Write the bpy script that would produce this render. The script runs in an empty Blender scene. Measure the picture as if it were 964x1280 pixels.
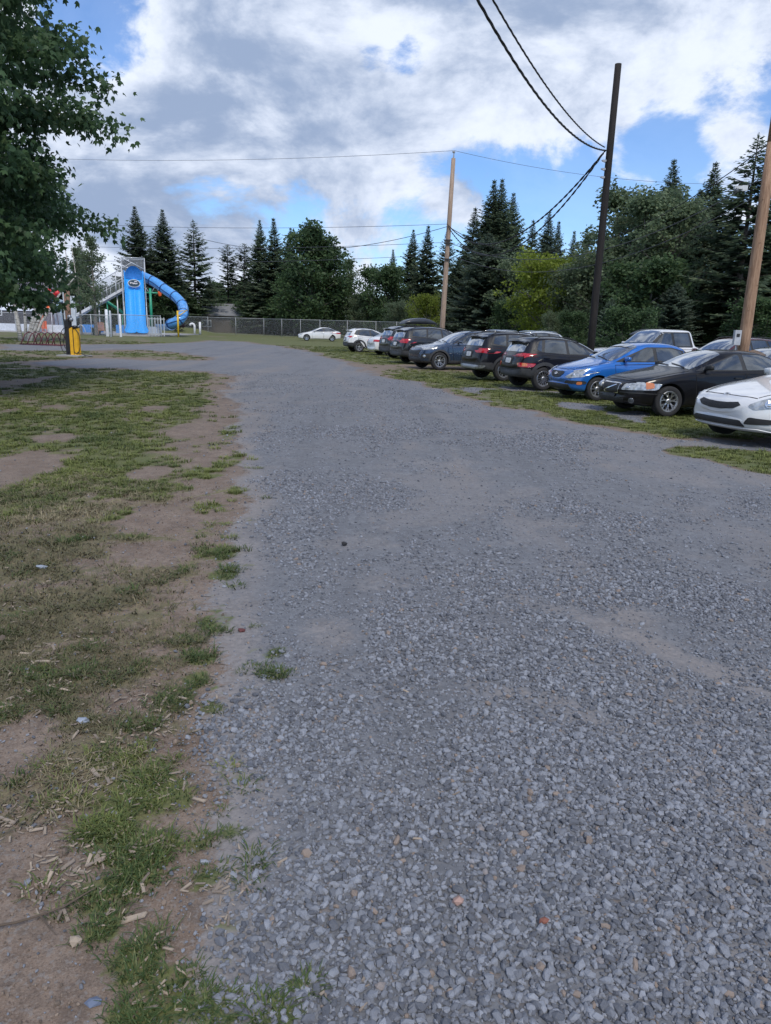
import bpy, bmesh, math, random
import numpy as np
from mathutils import Vector, Matrix, Euler
from mathutils.bvhtree import BVHTree
from mathutils.geometry import tessellate_polygon
random.seed(7); RNG = np.random.default_rng(7)
PI = math.pi
scene = bpy.context.scene
C = scene.collection

# ------------------------------------------------------------------ camera
CAM_H = 1.7; PITCH = math.radians(14.07); ROLL = math.radians(1.7); FPX = 924.0
cam_data = bpy.data.cameras.new('camera')
cam_data.sensor_fit = 'VERTICAL'; cam_data.sensor_height = 36.0; cam_data.sensor_width = 27.1
cam_data.lens = FPX / 1280 * 36.0
cam_data.clip_start = 0.05; cam_data.clip_end = 5000
cam = bpy.data.objects.new('camera', cam_data); C.objects.link(cam)
RC = Matrix.Rotation(PI / 2 - PITCH, 3, 'X') @ Matrix.Rotation(ROLL, 3, 'Z')
cam.matrix_world = Matrix.Translation((0, 0, CAM_H)) @ RC.to_4x4()
scene.camera = cam

def ray(px, py):
    return RC @ Vector(((px - 482) / FPX, -(py - 640) / FPX, -1))
def gnd(px, py, z=0.0):            # ground point seen at a photo pixel
    d = ray(px, py); t = (z - CAM_H) / d.z
    return Vector((0, 0, CAM_H)) + d * t
def at(px, py, Y):                 # point seen at a photo pixel at distance Y ahead
    d = ray(px, py)
    return Vector((0, 0, CAM_H)) + d * (Y / d.y)

# ------------------------------------------------------------------ light
SUN_EL = math.radians(48); SUN_BEARING = math.radians(163)      # behind the camera, a little to the right
vs = scene.view_settings
vs.view_transform = 'Standard'; vs.look = 'None'; vs.exposure = 0.3; vs.gamma = 1.0
try: vs.use_curve_mapping = False
except Exception: pass
sun_d = bpy.data.lights.new('sun', 'SUN'); sun_d.energy = 2.1; sun_d.angle = math.radians(16)
sun_d.color = (1.0, 0.93, 0.82)
sun = bpy.data.objects.new('sun', sun_d); C.objects.link(sun)
sdir = Vector((math.sin(SUN_BEARING) * math.cos(SUN_EL), math.cos(SUN_BEARING) * math.cos(SUN_EL), math.sin(SUN_EL)))
sun.rotation_euler = (-sdir).to_track_quat('-Z', 'Y').to_euler()

world = bpy.data.worlds.new('World'); scene.world = world; world.use_nodes = True
wn = world.node_tree; wn.nodes.clear(); WL = wn.links.new
def wnode(t, **k):
    n = wn.nodes.new(t)
    for a, b in k.items(): setattr(n, a, b)
    return n
def wmath(op, a, b=None, c=None, clamp=False):
    n = wnode('ShaderNodeMath', operation=op); n.use_clamp = clamp
    for i, v in enumerate((a, b, c)):
        if v is None: continue
        if isinstance(v, (int, float)): n.inputs[i].default_value = v
        else: WL(v, n.inputs[i])
    return n.outputs[0]
def wmap(v, a, b, c=0.0, d=1.0, smooth=True):
    n = wnode('ShaderNodeMapRange'); n.interpolation_type = 'SMOOTHSTEP' if smooth else 'LINEAR'
    WL(v, n.inputs[0])
    for i, x in enumerate((a, b, c, d)): n.inputs[i + 1].default_value = x
    return n.outputs[0]
sky = wnode('ShaderNodeTexSky'); sky.sky_type = 'NISHITA'; sky.sun_disc = False
sky.sun_elevation = SUN_EL; sky.sun_rotation = SUN_BEARING
sky.air_density = 1.0; sky.dust_density = 0.1; sky.ozone_density = 3.0
tc = wnode('ShaderNodeTexCoord')
sep = wnode('ShaderNodeSeparateXYZ'); WL(tc.outputs['Generated'], sep.inputs[0])
stretch = wnode('ShaderNodeMapping'); stretch.inputs[3].default_value = (1.0, 1.0, 1.75); WL(tc.outputs['Generated'], stretch.inputs[0])
comb = stretch
def wnoise(vec, scale, detail, rough, off=(0, 0, 0), dist=0.0):
    m = wnode('ShaderNodeMapping'); m.inputs[1].default_value = off
    WL(vec, m.inputs[0])
    n = wnode('ShaderNodeTexNoise'); n.inputs['Scale'].default_value = scale
    n.inputs['Detail'].default_value = detail; n.inputs['Roughness'].default_value = rough
    n.inputs['Distortion'].default_value = dist
    WL(m.outputs[0], n.inputs['Vector'])
    return n.outputs['Fac']
def blob(px, py, rad, amt):
    d = ray(px, py).normalized()
    v = wnode('ShaderNodeVectorMath', operation='DOT_PRODUCT'); WL(tc.outputs['Generated'], v.inputs[0])
    v.inputs[1].default_value = d
    return wmap(v.outputs['Value'], math.cos(math.radians(rad * 1.25)), math.cos(math.radians(rad * 0.2)), 0.0, amt)
def total(lst):
    s = lst[0]
    for b in lst[1:]: s = wmath('ADD', s, b)
    return s
big = wnoise(comb.outputs[0], 4.6, 11, 0.60, (0.3, 1.2, 0), 0.35)
lit = wnoise(comb.outputs[0], 4.6, 11, 0.60, (0.275, 1.2, -0.045), 0.35)    # same field shifted, for the relief of the billows
wob = wnoise(comb.outputs[0], 11.0, 6, 0.6, (5.3, 2.2, 1))
big = wmath('ADD', wmath('MULTIPLY', wmath('SUBTRACT', big, 0.5), 1.35), wmath('ADD', wmath('MULTIPLY', wmath('SUBTRACT', wob, 0.5), 0.28), 0.5))
cover = total([big,
    blob(240, 200, 18, 0.20), blob(330, 110, 10, 0.12), blob(690, 90, 12, 0.12), blob(880, 70, 12, 0.16), blob(560, 200, 9, 0.12), blob(440, 180, 9, 0.10),
    blob(485, 58, 2.8, -0.20), blob(525, 66, 2.0, -0.16), blob(450, 12, 3.0, .12), blob(455, 40, 2, -0.05), blob(128, 18, 4, -0.30), blob(560, 170, 3, -0.16), blob(215, 290, 6, .08),
    blob(630, 300, 9, -0.24), blob(740, 265, 8, -0.26), blob(690, 240, 4, -.12), blob(500, 285, 5, -.10), blob(930, 215, 7, -0.24), blob(300, 300, 6, -.10), blob(800, 235, 5, -.12), blob(470, 305, 8, -0.24),
    blob(850, 180, 5, 0.16), blob(330, 310, 8, -0.10), blob(440, 330, 4, 0.14), blob(210, 340, 6, 0.12), blob(830, 130, 4, -0.10), blob(640, 175, 7, .14), blob(700, 170, 5, 0.12)])
cover = wmath('ADD', cover, wmath('MULTIPLY', wmath('SUBTRACT', wnoise(comb.outputs[0], 16.0, 10, 0.68, (1, 2, 3)), 0.5), 0.22))
mask = wmap(cover, 0.43, 0.60, 0.10, 1.0)
relief = wmath('MULTIPLY', wmath('SUBTRACT', wnoise(comb.outputs[0], 4.6, 11, 0.60, (0.3, 1.2, 0), 0.35), lit), 4.5)
hi = wnoise(comb.outputs[0], 9.5, 12, 0.66, (2.3, 7.2, 0), 0.3)
shade = total([wmap(cover, 0.56, 0.95, -0.05, 0.34), wmap(wnoise(comb.outputs[0], 3.6, 9, 0.62, (9, 1, 4)), 0.30, 0.70, -0.30, 0.50), wmap(hi, 0.3, 0.7, -0.22, 0.24, False),
    blob(255, 150, 12, 0.16), blob(200, 240, 12, 0.24), blob(370, 240, 10, 0.10), blob(640, 40, 9, 0.20), blob(560, 10, 8, 0.16), blob(410, 5, 8, 0.14), blob(960, 110, 8, 0.10),
    blob(500, 120, 8, -0.24), blob(400, 75, 6, -0.26), blob(165, 70, 5, -0.26), blob(600, 110, 7, -0.22), blob(120, 45, 4, -0.25), blob(880, 90, 10, -0.16), blob(560, 240, 8, -.10)])
shade = wmath('SUBTRACT', wmath('MULTIPLY', shade, 0.85), wmath('MULTIPLY', relief, 0.9))
shade = wmap(shade, -0.42, 1.0, 0.0, 1.0)
def wcol(c):
    n = wnode('ShaderNodeRGB'); n.outputs[0].default_value = (*c, 1); return n.outputs[0]
def wmix(f, a, b):
    n = wnode('ShaderNodeMix', data_type='RGBA'); WL(f, n.inputs[0]); WL(a, n.inputs[6]); WL(b, n.inputs[7]); return n.outputs[2]
ccol = wmix(shade, wcol((7.2, 7.8, 9.0)), wcol((2.75, 3.55, 5.15)))
tint = wnode('ShaderNodeMix', data_type='RGBA', blend_type='MULTIPLY'); tint.inputs[0].default_value = 1.0
WL(sky.outputs[0], tint.inputs[6]); tint.inputs[7].default_value = (0.80, 1.02, 1.32, 1)
final = wmix(mask, tint.outputs[2], ccol)
bg = wnode('ShaderNodeBackground'); bg.inputs[1].default_value = 0.10; WL(final, bg.inputs[0])
wo = wnode('ShaderNodeOutputWorld'); WL(bg.outputs[0], wo.inputs[0])

# ------------------------------------------------------------------ helpers
def tag(o, label=None, cat=None, group=None, kind=None):
    if label: o['label'] = label
    if cat: o['category'] = cat
    if group: o['group'] = group
    if kind: o['kind'] = kind
    return o
def empty(name, loc=(0, 0, 0), rz=0.0, label=None, cat=None, group=None):
    o = bpy.data.objects.new(name, None); C.objects.link(o)
    o.empty_display_size = 0.3
    o.location = loc; o.rotation_euler = (0, 0, rz)
    return tag(o, label, cat, group)
def link(name, mesh, parent=None, loc=None):
    o = bpy.data.objects.new(name, mesh); C.objects.link(o)
    if parent is not None: o.parent = parent
    if loc is not None: o.location = loc
    return o
def kids(o): return [c for c in KIDS.get(o.name, [])]
def copy_tree(o, parent=None, label=None, group=None, loc=None, rz=None, scale=None):
    c = o.copy(); C.objects.link(c)
    if parent is not None: c.parent = parent
    if label: c['label'] = label
    if group: c['group'] = group
    if loc is not None: c.location = loc
    if rz is not None: c.rotation_euler = (0, 0, rz)
    if scale is not None: c.scale = scale
    for ch in o.children: copy_tree(ch, c)
    return c
def np_mesh(name, V, F, m=None, smooth=False, mats=None, midx=None):
    """V (n,3), F (k,c) uniform polygons"""
    V = np.asarray(V, dtype=np.float32); F = np.asarray(F, dtype=np.int32)
    me = bpy.data.meshes.new(name)
    me.vertices.add(len(V)); me.vertices.foreach_set('co', V.ravel())
    k, c = F.shape
    me.loops.add(k * c); me.loops.foreach_set('vertex_index', F.ravel())
    me.polygons.add(k); me.polygons.foreach_set('loop_start', np.arange(0, k * c, c, dtype=np.int32))
    if smooth: me.polygons.foreach_set('use_smooth', np.ones(k, dtype=bool))
    if m: me.materials.append(m)
    for x in mats or []: me.materials.append(x)
    if midx is not None: me.polygons.foreach_set('material_index', np.asarray(midx, dtype=np.int32))
    me.update(calc_edges=True)
    return me
class MB:
    """collects simple shapes and links them as one mesh object"""
    def __init__(s): s.V = []; s.F = []
    def add(s, V, F):
        n = len(s.V); s.V += [tuple(v) for v in V]; s.F += [tuple(i + n for i in f) for f in F]; return s
    def box(s, c, d, rot=None, bev=0.0):
        x, y, z = d[0] / 2, d[1] / 2, d[2] / 2
        V = [Vector((a * x, b * y, e * z)) for e in (-1, 1) for b in (-1, 1) for a in (-1, 1)]
        if rot is not None: V = [rot @ v for v in V]
        V = [v + Vector(c) for v in V]
        return s.add(V, [(0, 2, 3, 1), (4, 5, 7, 6), (0, 1, 5, 4), (2, 6, 7, 3), (0, 4, 6, 2), (1, 3, 7, 5)])
    def tube(s, pts, r, n=8, cap=True):
        pts = [Vector(p) for p in pts]
        if not hasattr(r, '__len__'): r = [r] * len(pts)
        V = []; F = []; up = None
        for i, p in enumerate(pts):
            t = (pts[min(i + 1, len(pts) - 1)] - pts[max(i - 1, 0)]).normalized()
            if up is None:
                up = Vector((0, 0, 1)) if abs(t.z) < 0.9 else Vector((1, 0, 0))
            a = t.cross(up).normalized(); b = a.cross(t).normalized(); up = b
            for k in range(n):
                an = 2 * PI * k / n
                V.append(p + (a * math.cos(an) + b * math.sin(an)) * r[i])
        for i in range(len(pts) - 1):
            for k in range(n):
                F.append((i * n + k, i * n + (k + 1) % n, (i + 1) * n + (k + 1) % n, (i + 1) * n + k))
        if cap:
            F.append(tuple(range(n))[::-1]); F.append(tuple(range((len(pts) - 1) * n, len(pts) * n)))
        return s.add(V, F)
    def lathe(s, prof, n=24, axis='Z', c=(0, 0, 0)):
        V = []; F = []
        for r, h in prof:
            for k in range(n):
                a = 2 * PI * k / n
                v = (r * math.cos(a), r * math.sin(a), h) if axis == 'Z' else (r * math.cos(a), h, r * math.sin(a))
                V.append((v[0] + c[0], v[1] + c[1], v[2] + c[2]))
        for i in range(len(prof) - 1):
            for k in range(n):
                F.append((i * n + k, i * n + (k + 1) % n, (i + 1) * n + (k + 1) % n, (i + 1) * n + k))
        return s.add(V, F)
    def mesh(s, name, m=None, smooth=False):
        me = bpy.data.meshes.new(name); me.from_pydata([tuple(v) for v in s.V], [], s.F)
        if m: me.materials.append(m)
        if smooth: me.polygons.foreach_set('use_smooth', np.ones(len(me.polygons), dtype=bool))
        me.update(); return me
    def build(s, name, m=None, parent=None, smooth=False, loc=None, **k):
        o = link(name, s.mesh(name, m, smooth), parent, loc)
        if k: tag(o, **k)
        return o

# ------------------------------------------------------------------ materials
class NT:
    def __init__(s, name):
        s.m = bpy.data.materials.new(name); s.m.use_nodes = True
        s.t = s.m.node_tree; s.t.nodes.clear(); s.L = s.t.links.new
        s.out = s.n('ShaderNodeOutputMaterial'); s.p = s.n('ShaderNodeBsdfPrincipled')
        s.L(s.p.outputs[0], s.out.inputs[0])
    def n(s, t, **k):
        x = s.t.nodes.new(t)
        for a, b in k.items(): setattr(x, a, b)
        return x
    def val(s, sock, v):
        if hasattr(v, 'is_output'): s.L(v, sock)
        elif isinstance(v, (tuple, list)) and len(v) == 3 and sock.type == 'RGBA': sock.default_value = (*v, 1)
        else: sock.default_value = v
    def math(s, op, a, b=0.0, clamp=False):
        n = s.n('ShaderNodeMath', operation=op); n.use_clamp = clamp; s.val(n.inputs[0], a); s.val(n.inputs[1], b); return n.outputs[0]
    def mix(s, f, a, b, blend='MIX'):
        n = s.n('ShaderNodeMix', data_type='RGBA', blend_type=blend); s.val(n.inputs[0], f); s.val(n.inputs[6], a); s.val(n.inputs[7], b); return n.outputs[2]
    def map(s, v, a, b, c=0.0, d=1.0, smooth=True):
        n = s.n('ShaderNodeMapRange'); n.interpolation_type = 'SMOOTHSTEP' if smooth else 'LINEAR'
        s.val(n.inputs[0], v)
        for i, x in enumerate((a, b, c, d)): n.inputs[i + 1].default_value = x
        return n.outputs[0]
    def noise(s, scale, detail=3, rough=0.5, vec=None, dist=0.0):
        n = s.n('ShaderNodeTexNoise'); n.inputs['Scale'].default_value = scale; n.inputs['Detail'].default_value = detail
        n.inputs['Roughness'].default_value = rough; n.inputs['Distortion'].default_value = dist
        s.L(vec if vec is not None else s.obj(), n.inputs['Vector']); return n.outputs['Fac']
    def obj(s):
        if not hasattr(s, '_tc'): s._tc = s.n('ShaderNodeTexCoord')
        return s._tc.outputs['Object']
    def geo(s):
        if not hasattr(s, '_g'): s._g = s.n('ShaderNodeNewGeometry')
        return s._g
    def attr(s, name, typ='GEOMETRY'):
        n = s.n('ShaderNodeAttribute', attribute_name=name, attribute_type=typ); return n.outputs['Fac']
    def bump(s, h, strength=0.5, dist=0.02, normal=None):
        n = s.n('ShaderNodeBump'); n.inputs['Strength'].default_value = strength; n.inputs['Distance'].default_value = dist
        s.L(h, n.inputs['Height'])
        if normal is not None: s.L(normal, n.inputs['Normal'])
        return n.outputs[0]
    def set(s, **k):
        names = dict(color='Base Color', rough='Roughness', metal='Metallic', coat='Coat Weight', coat_rough='Coat Roughness', normal='Normal',
                     spec='Specular IOR Level', trans='Transmission Weight', alpha='Alpha', emit='Emission Color', emit_s='Emission Strength', sub='Subsurface Weight')
        for a, b in k.items(): s.val(s.p.inputs[names[a]], b)
        return s
MATS = {}
def M(name, color=(0.5, 0.5, 0.5), rough=0.6, metal=0.0, coat=0.0, var=0.12, scale=6.0, bump=0.0, bscale=40.0, dirt=0.0):
    """simple painted, plastic or metal surface with slight uneven tone and relief"""
    if name in MATS: return MATS[name]
    s = NT(name)
    f = s.noise(scale, 4, 0.6)
    lo = tuple(c * (1 - var) for c in color); hi = tuple(min(1, c * (1 + var)) for c in color)
    col = s.mix(s.map(f, 0.3, 0.7), lo, hi)
    if dirt > 0:
        d = s.map(s.noise(scale * 3, 5, 0.7), 0.5, 0.75, 0.0, dirt)
        col = s.mix(d, col, (0.16, 0.13, 0.10))
    r = s.map(s.noise(scale * 2, 3, 0.5), 0.3, 0.7, max(0.02, rough - 0.08), min(1, rough + 0.08))
    s.set(color=col, rough=r, metal=metal, coat=coat)
    if coat: s.set(coat_rough=0.04)
    if bump: s.set(normal=s.bump(s.noise(bscale, 4, 0.6), bump, 0.01))
    MATS[name] = s.m; return s.m

# ------------------------------------------------------------------ numpy noise
def vnoise(x, y, freq, seed=0):
    x = np.asarray(x) * freq + seed * 17.31; y = np.asarray(y) * freq + seed * 9.77
    xi = np.floor(x).astype(np.int64); yi = np.floor(y).astype(np.int64); fx = x - xi; fy = y - yi
    fx = fx * fx * (3 - 2 * fx); fy = fy * fy * (3 - 2 * fy)
    def h(a, b):
        n = (a * 374761393 + b * 668265263 + seed * 1442695) & 0xffffffff
        n = ((n ^ (n >> 13)) * 1274126177) & 0xffffffff
        return ((n ^ (n >> 16)) & 0xffff) / 65535.0
    return (h(xi, yi) * (1 - fx) + h(xi + 1, yi) * fx) * (1 - fy) + (h(xi, yi + 1) * (1 - fx) + h(xi + 1, yi + 1) * fx) * fy
def fbm(x, y, freq, seed=0, oct=4, gain=0.5):
    s = 0; a = 1; t = 0
    for i in range(oct):
        s = s + a * vnoise(x, y, freq * 2 ** i, seed + i); t += a; a *= gain
    return s / t
def sstep(a, b, v):
    t = np.clip((v - a) / (b - a), 0, 1); return t * t * (3 - 2 * t)
def poly_sd(x, y, P):
    """signed distance to polygon, positive inside"""
    x = np.asarray(x, float); y = np.asarray(y, float)
    d = np.full(x.shape, 1e9); ins = np.zeros(x.shape, bool); n = len(P)
    for i in range(n):
        ax, ay = P[i][0], P[i][1]; bx, by = P[(i + 1) % n][0], P[(i + 1) % n][1]
        ex, ey = bx - ax, by - ay
        t = np.clip(((x - ax) * ex + (y - ay) * ey) / (ex * ex + ey * ey + 1e-9), 0, 1)
        d = np.minimum(d, np.hypot(x - ax - t * ex, y - ay - t * ey))
        c = ((ay > y) != (by > y)) & (x < (bx - ax) * (y - ay) / (by - ay + 1e-12) + ax)
        ins ^= c
    return np.where(ins, d, -d)

# ------------------------------------------------------------------ the ground: where gravel, lawn, dry grass and bare dirt lie
G = lambda *p: [tuple(gnd(a, b).xy) for a, b in p]
ROAD = [(-0.5, -6), (-0.62, 1.0)] + G((200, 1270), (238, 1100), (262, 960), (268, 860), (278, 760), (290, 680), (300, 620), (302, 560), (290, 510), (286, 478),
        (284, 468), (250, 464), (190, 462), (110, 459), (60, 456), (45, 452), (120, 448), (200, 450), (258, 450), (266, 447), (240, 441), (180, 436.5), (90, 437), (0, 437),
        (0, 430.5), (90, 430.5), (180, 430), (235, 428), (262, 425.5), (300, 427), (340, 432), (375, 437), (430, 453), (475, 468), (530, 482), (590, 497), (640, 511), (700, 526),
        (770, 539), (840, 551), (900, 549)) + [(7.6, 13.2), (12, 12.4), (16, 11.5), (16, 3), (14, -6)]
ISLE = G((835, 562), (880, 572), (964, 594)) + [(7.0, 8.6), (9.5, 8.8), (9.5, 10.6), (7.6, 11.4)] + G((964, 561), (900, 559), (860, 558))
PARK = [G((575, 490), (640, 487), (700, 494), (700, 484), (620, 480), (575, 483)), G((690, 498), (790, 515), (800, 525), (700, 508))]
def P_(px, py, rx, ry, amt=1.0):
    c = gnd(px, py); a = gnd(px + rx, py); b = gnd(px, py - ry); e = gnd(px, py + ry)
    return (c.x, c.y, abs(a.x - c.x) + 0.01, abs(b.y - e.y) / 2 + 0.01, amt)
TUFTS = [P_(*a) for a in ((272, 690, 26, 9), (262, 700, 16, 5, .6), (280, 717, 22, 10), (285, 735, 14, 6), (270, 745, 12, 6, .6), (275, 770, 24, 20), (300, 748, 14, 6, .8), (237, 797, 12, 8, .8), (250, 820, 22, 9),
    (245, 845, 16, 12), (205, 848, 16, 5, .8), (345, 815, 14, 7, .9), (343, 840, 12, 6, .8), (210, 872, 30, 14), (262, 882, 16, 6), (175, 905, 22, 10, .9), (150, 940, 26, 16), (180, 985, 50, 34, 1.1), (200, 950, 16, 12),
    (120, 1036, 30, 16, 1.1), (165, 1060, 40, 22, 1), (150, 1100, 44, 22, .95), (120, 1130, 22, 14), (130, 1158, 22, 12), (255, 1095, 20, 16, .95), (290, 1040, 22, 10, .7), (285, 1155, 20, 14), (320, 1065, 18, 8, .7), (345, 1000, 12, 6, .6),
    (175, 1200, 38, 34), (220, 1215, 30, 30, .9), (240, 1262, 44, 26), (180, 1270, 40, 22), (350, 1170, 14, 14, .7), (385, 1230, 16, 14, .6), (345, 1275, 26, 14, .9), (245, 1050, 18, 10, .7), (60, 1110, 20, 20, .5), (35, 1015, 26, 12, .5),
    (90, 672, 18, 6, 1), (35, 640, 12, 6, .8), (128, 602, 30, 5, .8), (265, 634, 22, 7, 1), (215, 607, 24, 5, .9), (155, 640, 12, 12, .8), (255, 590, 30, 9, .9), (290, 575, 18, 10, .9), (270, 655, 20, 5, .8), (320, 640, 12, 5, .6), (205, 660, 16, 5, .6),
    (280, 550, 14, 10, .9), (285, 538, 10, 6, .9), (300, 612, 12, 5, .7), (330, 660, 10, 4, .5), (310, 690, 8, 4, .5), (235, 990, 14, 20, .7), (285, 975, 12, 10, .5), (270, 930, 14, 10, .6))]
BARE = [P_(*a) for a in ((15, 590, 40, 28, .8), (10, 575, 30, 20, .7), (190, 645, 55, 22, .6), (185, 690, 55, 16, .8), (215, 560, 30, 14, .35), (240, 535, 36, 10, .7), (70, 545, 30, 5, .8), (60, 570, 22, 6, .6), (180, 510, 40, 5, .5), (110, 490, 30, 4, .5), (20, 478, 26, 10, .7),
    (20, 930, 40, 40, 1), (40, 1090, 60, 70, .9), (70, 1220, 90, 70, 1.1), (10, 1250, 40, 60, 1), (240, 745, 26, 50, .55), (110, 800, 30, 30, .25), (185, 590, 30, 10, .7))]
WEAR = [P_(*a) for a in ((800, 770, 40, 12, .5), (410, 790, 40, 22, .6), (620, 770, 20, 12, .4), (840, 590, 60, 14, .5), (560, 860, 30, 14, .4), (565, 1075, 20, 26, .4), (700, 900, 30, 16, .5), (900, 1180, 60, 60, .6), (480, 720, 40, 12, .35), (640, 645, 60, 10, .3),
    (470, 650, 50, 8, .3), (330, 900, 14, 30, .6), (290, 820, 30, 60, .6), (320, 500, 50, 8, .5), (450, 930, 20, 20, .3), (720, 1215, 30, 30, .5), (300, 640, 14, 40, .4))]
SCRAPE = [G((600, 855), (700, 880), (800, 925), (900, 985), (964, 1020)), G((640, 745), (720, 770), (830, 810), (964, 870))]     # long wheel scrapes showing pale dirt
def patches(x, y, L):
    s = np.zeros(np.shape(x))
    for cx, cy, rx, ry, am in L:
        q = ((x - cx) / rx) ** 2 + ((y - cy) / ry) ** 2
        s = np.maximum(s, am * np.clip(1.25 - q * 0.62, 0, 1))
    return s
def seg_dist(x, y, P):
    d = np.full(np.shape(x), 1e9)
    for (ax, ay), (bx, by) in zip(P[:-1], P[1:]):
        ex, ey = bx - ax, by - ay
        t = np.clip(((x - ax) * ex + (y - ay) * ey) / (ex * ex + ey * ey), 0, 1)
        d = np.minimum(d, np.hypot(x - ax - t * ex, y - ay - t * ey))
    return d
LUSH = G((0, 463), (120, 463), (230, 466), (275, 468), (285, 500), (283, 530), (268, 560), (262, 600), (215, 625), (120, 640), (60, 650), (0, 660)) + [(-30, 12), (-40, 26)]
DRY = G((0, 600), (120, 590), (225, 620), (225, 720), (215, 850), (150, 940), (80, 1010), (0, 1020)) + [(-6, 3), (-9, 5)]
def fields(x, y):
    r = np.hypot(x, y)
    wob = (fbm(x, y, 1.6, 3) - 0.5) * np.clip(r * 0.06 + 0.25, 0.2, 1.6) + (fbm(x, y, 0.35, 5) - 0.5) * np.clip(r * 0.06, 0, 1.5)
    sd = poly_sd(x, y, ROAD) + wob * 0.8
    g = sstep(-0.12 - r * 0.022, 0.16 + r * 0.018, sd)
    isl = poly_sd(x, y, ISLE) + wob * 0.8
    g = g * (1 - sstep(-0.08, 0.12, isl))
    for pk in PARK: g = np.maximum(g, sstep(-0.2, 0.3, poly_sd(x, y, pk) + wob) * 0.75)
    n5 = fbm(x, y, 22.0, 37, 3, 0.6)
    n1 = fbm(x, y, 2.2, 11, 5, 0.6); n2 = fbm(x, y, 0.7, 21, 4); n3 = fbm(x, y, 9.0, 31, 3, 0.6)
    n5 = fbm(x, y, 22.0, 37, 3, 0.6)
    lush = sstep(-0.3, 0.9, poly_sd(x, y, LUSH) + wob) * sstep(0.30, 0.66, n1 * 0.40 + n2 * 0.20 + n3 * 0.35 + n5 * 0.20) * 0.92
    far = sstep(13, 22, y) * sstep(0.0, 1.0, -sd)                           # beyond: mown grass
    left_far = far * (x < -3) * sstep(0.34, 0.56, n2 * 0.6 + n1 * 0.4 + 0.12 * sstep(50, 80, y)) * 0.85
    n4 = fbm(x, y * 0.6, 0.30, 91, 4, 0.6)
    right = sstep(0.02, 0.4, -sd) * (x > -45 + 0 * y) * (x > 0.5 - (y - 15) * 0.42) * sstep(6, 8, y) * sstep(0.20, 0.45, n1 * 0.6 + n2 * 0.5 + 0.02) * (1 - 0.75 * sstep(0.56, 0.66, n4) * sstep(26, 34, y))
    right = np.maximum(right, sstep(-0.08, 0.15, isl) * sstep(0.25, 0.45, n1))
    bare = patches(x, y, BARE) + (n1 - 0.5) * 0.9 * (patches(x, y, BARE) > 0.05)
    tuft = patches(x, y, TUFTS); tuft = sstep(0.42, 0.90, tuft * (0.05 + 0.95 * n3 + 0.65 * n5) + (n1 - 0.5) * 0.9 * (tuft > 0.02))
    tuft = np.maximum(tuft, sstep(0.60, 0.78, n3 * 0.6 + n5 * 0.5) * sstep(-2.4, -0.1, sd) * (x < 0) * (x > -9) * (y < 14) * (1 - sstep(0.05, 0.45, sd)) * (1 - sstep(0.2, 0.7, bare)) * 0.8)
    eb = sstep(-0.1, 1.6 , -sd + (n1 - .5) * 2.4 + (n3 - .5) * 1.2)
    right = right * (0.55 + 0.45 * eb)
    right = np.maximum(right, sstep(-0.10, 0.25, isl + (n3 - .5) * .3))
    green = np.maximum(np.maximum(lush, left_far), right) * (1 - 0.9 * sstep(0.3, 0.7, bare))
    green = green * (1 - sstep(0.2, 0.6, g))
    green = np.maximum(green, tuft)
    dry = sstep(-0.9, 0.7, poly_sd(x, y, DRY) + wob * 1.5 + (n3 - .5) * .6) * sstep(0.25, 0.60, n1 * 0.5 + n3 * 0.4 + 0.06 + 0.3 * (n5 - .5)) * (1 - sstep(0.35, 0.7, bare))
    behind = sstep(0, -2, y) * (x < -0.8) * sstep(0.4, 0.6, n1)
    dry = np.maximum(dry, behind)
    dry = np.maximum(dry, far * sstep(0.35, 0.6, 1 - n2) * 0.45 * (1 - g))
    dry = dry * (1 - sstep(0.1, 0.5, g))
    green = np.maximum(green, 0.62 * sstep(0.50, 0.66, n1 * 0.45 + n5 * 0.25 + n3 * 0.35) * sstep(0.2, 0.6, dry) * (y < 14))
    wear = patches(x, y, WEAR) * (0.5 + n1)
    for sc in SCRAPE:
        dd = seg_dist(x, y, sc); wear = np.maximum(wear, (1 - sstep(0.01, 0.15, dd + (n3 - 0.5) * 0.14 + (n5 - .5) * .10 - .03)) * (-0.05 + 0.85 * n1 + .4 * n3))
    wear = np.maximum(wear, 0.5 * sstep(0.45, 0.62, n2 * 0.5 + n1 * 0.5) )
    edge = sstep(0.55, 0.0, sd) * sstep(-0.3, 0.1, sd) * (x < 0) * (y < 25)
    wear = np.maximum(wear, edge * 0.75)
    coarse = np.clip(0.38 + 2.0 * (fbm(x, y, 0.55, 41, 3) - 0.45) + 1.3 * (fbm(x, y * 0.7, 2.4, 47, 3) - 0.5) - wear * 0.8 + 0.35 * sstep(5, 2, y), 0.05, 1)
    return g, np.clip(green, 0, 1), np.clip(dry, 0, 1), np.clip(wear, 0, 1), coarse, sd
def height(x, y):
    r = np.hypot(x, y)
    h = (fbm(x, y, 0.9, 51, 3) - 0.5) * 0.030 + (fbm(x, y, 0.15, 61, 2) - 0.5) * 0.10 * sstep(2, 12, r)
    b = ((x + 29) / 6.5) ** 2 + ((y - 103) / 6) ** 2
    return h + 0.9 * np.clip(1 - b, 0, 1) ** 1.5 - 0.012
def graded(lo, hi, dlo, dhi, base, k, k2, mid):
    out = [0.0]
    # positive side
    def side(start, end):
        v = []; p = start
        while p < end:
            d = base if p < dhi else max(base, k * (p - dhi) + base)
            if p > mid: d = max(d, k2 * p)
            p += d; v.append(p)
        return v
    return side
def axis(dense, mid, far, base, k):
    v = [0.0]; p = 0.0
    while p < far:
        d = base if p < dense else base + k * (p - dense)
        if p > mid: d = max(d, 0.10 * p)
        p += d; v.append(p)
    return np.array(v)
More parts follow.
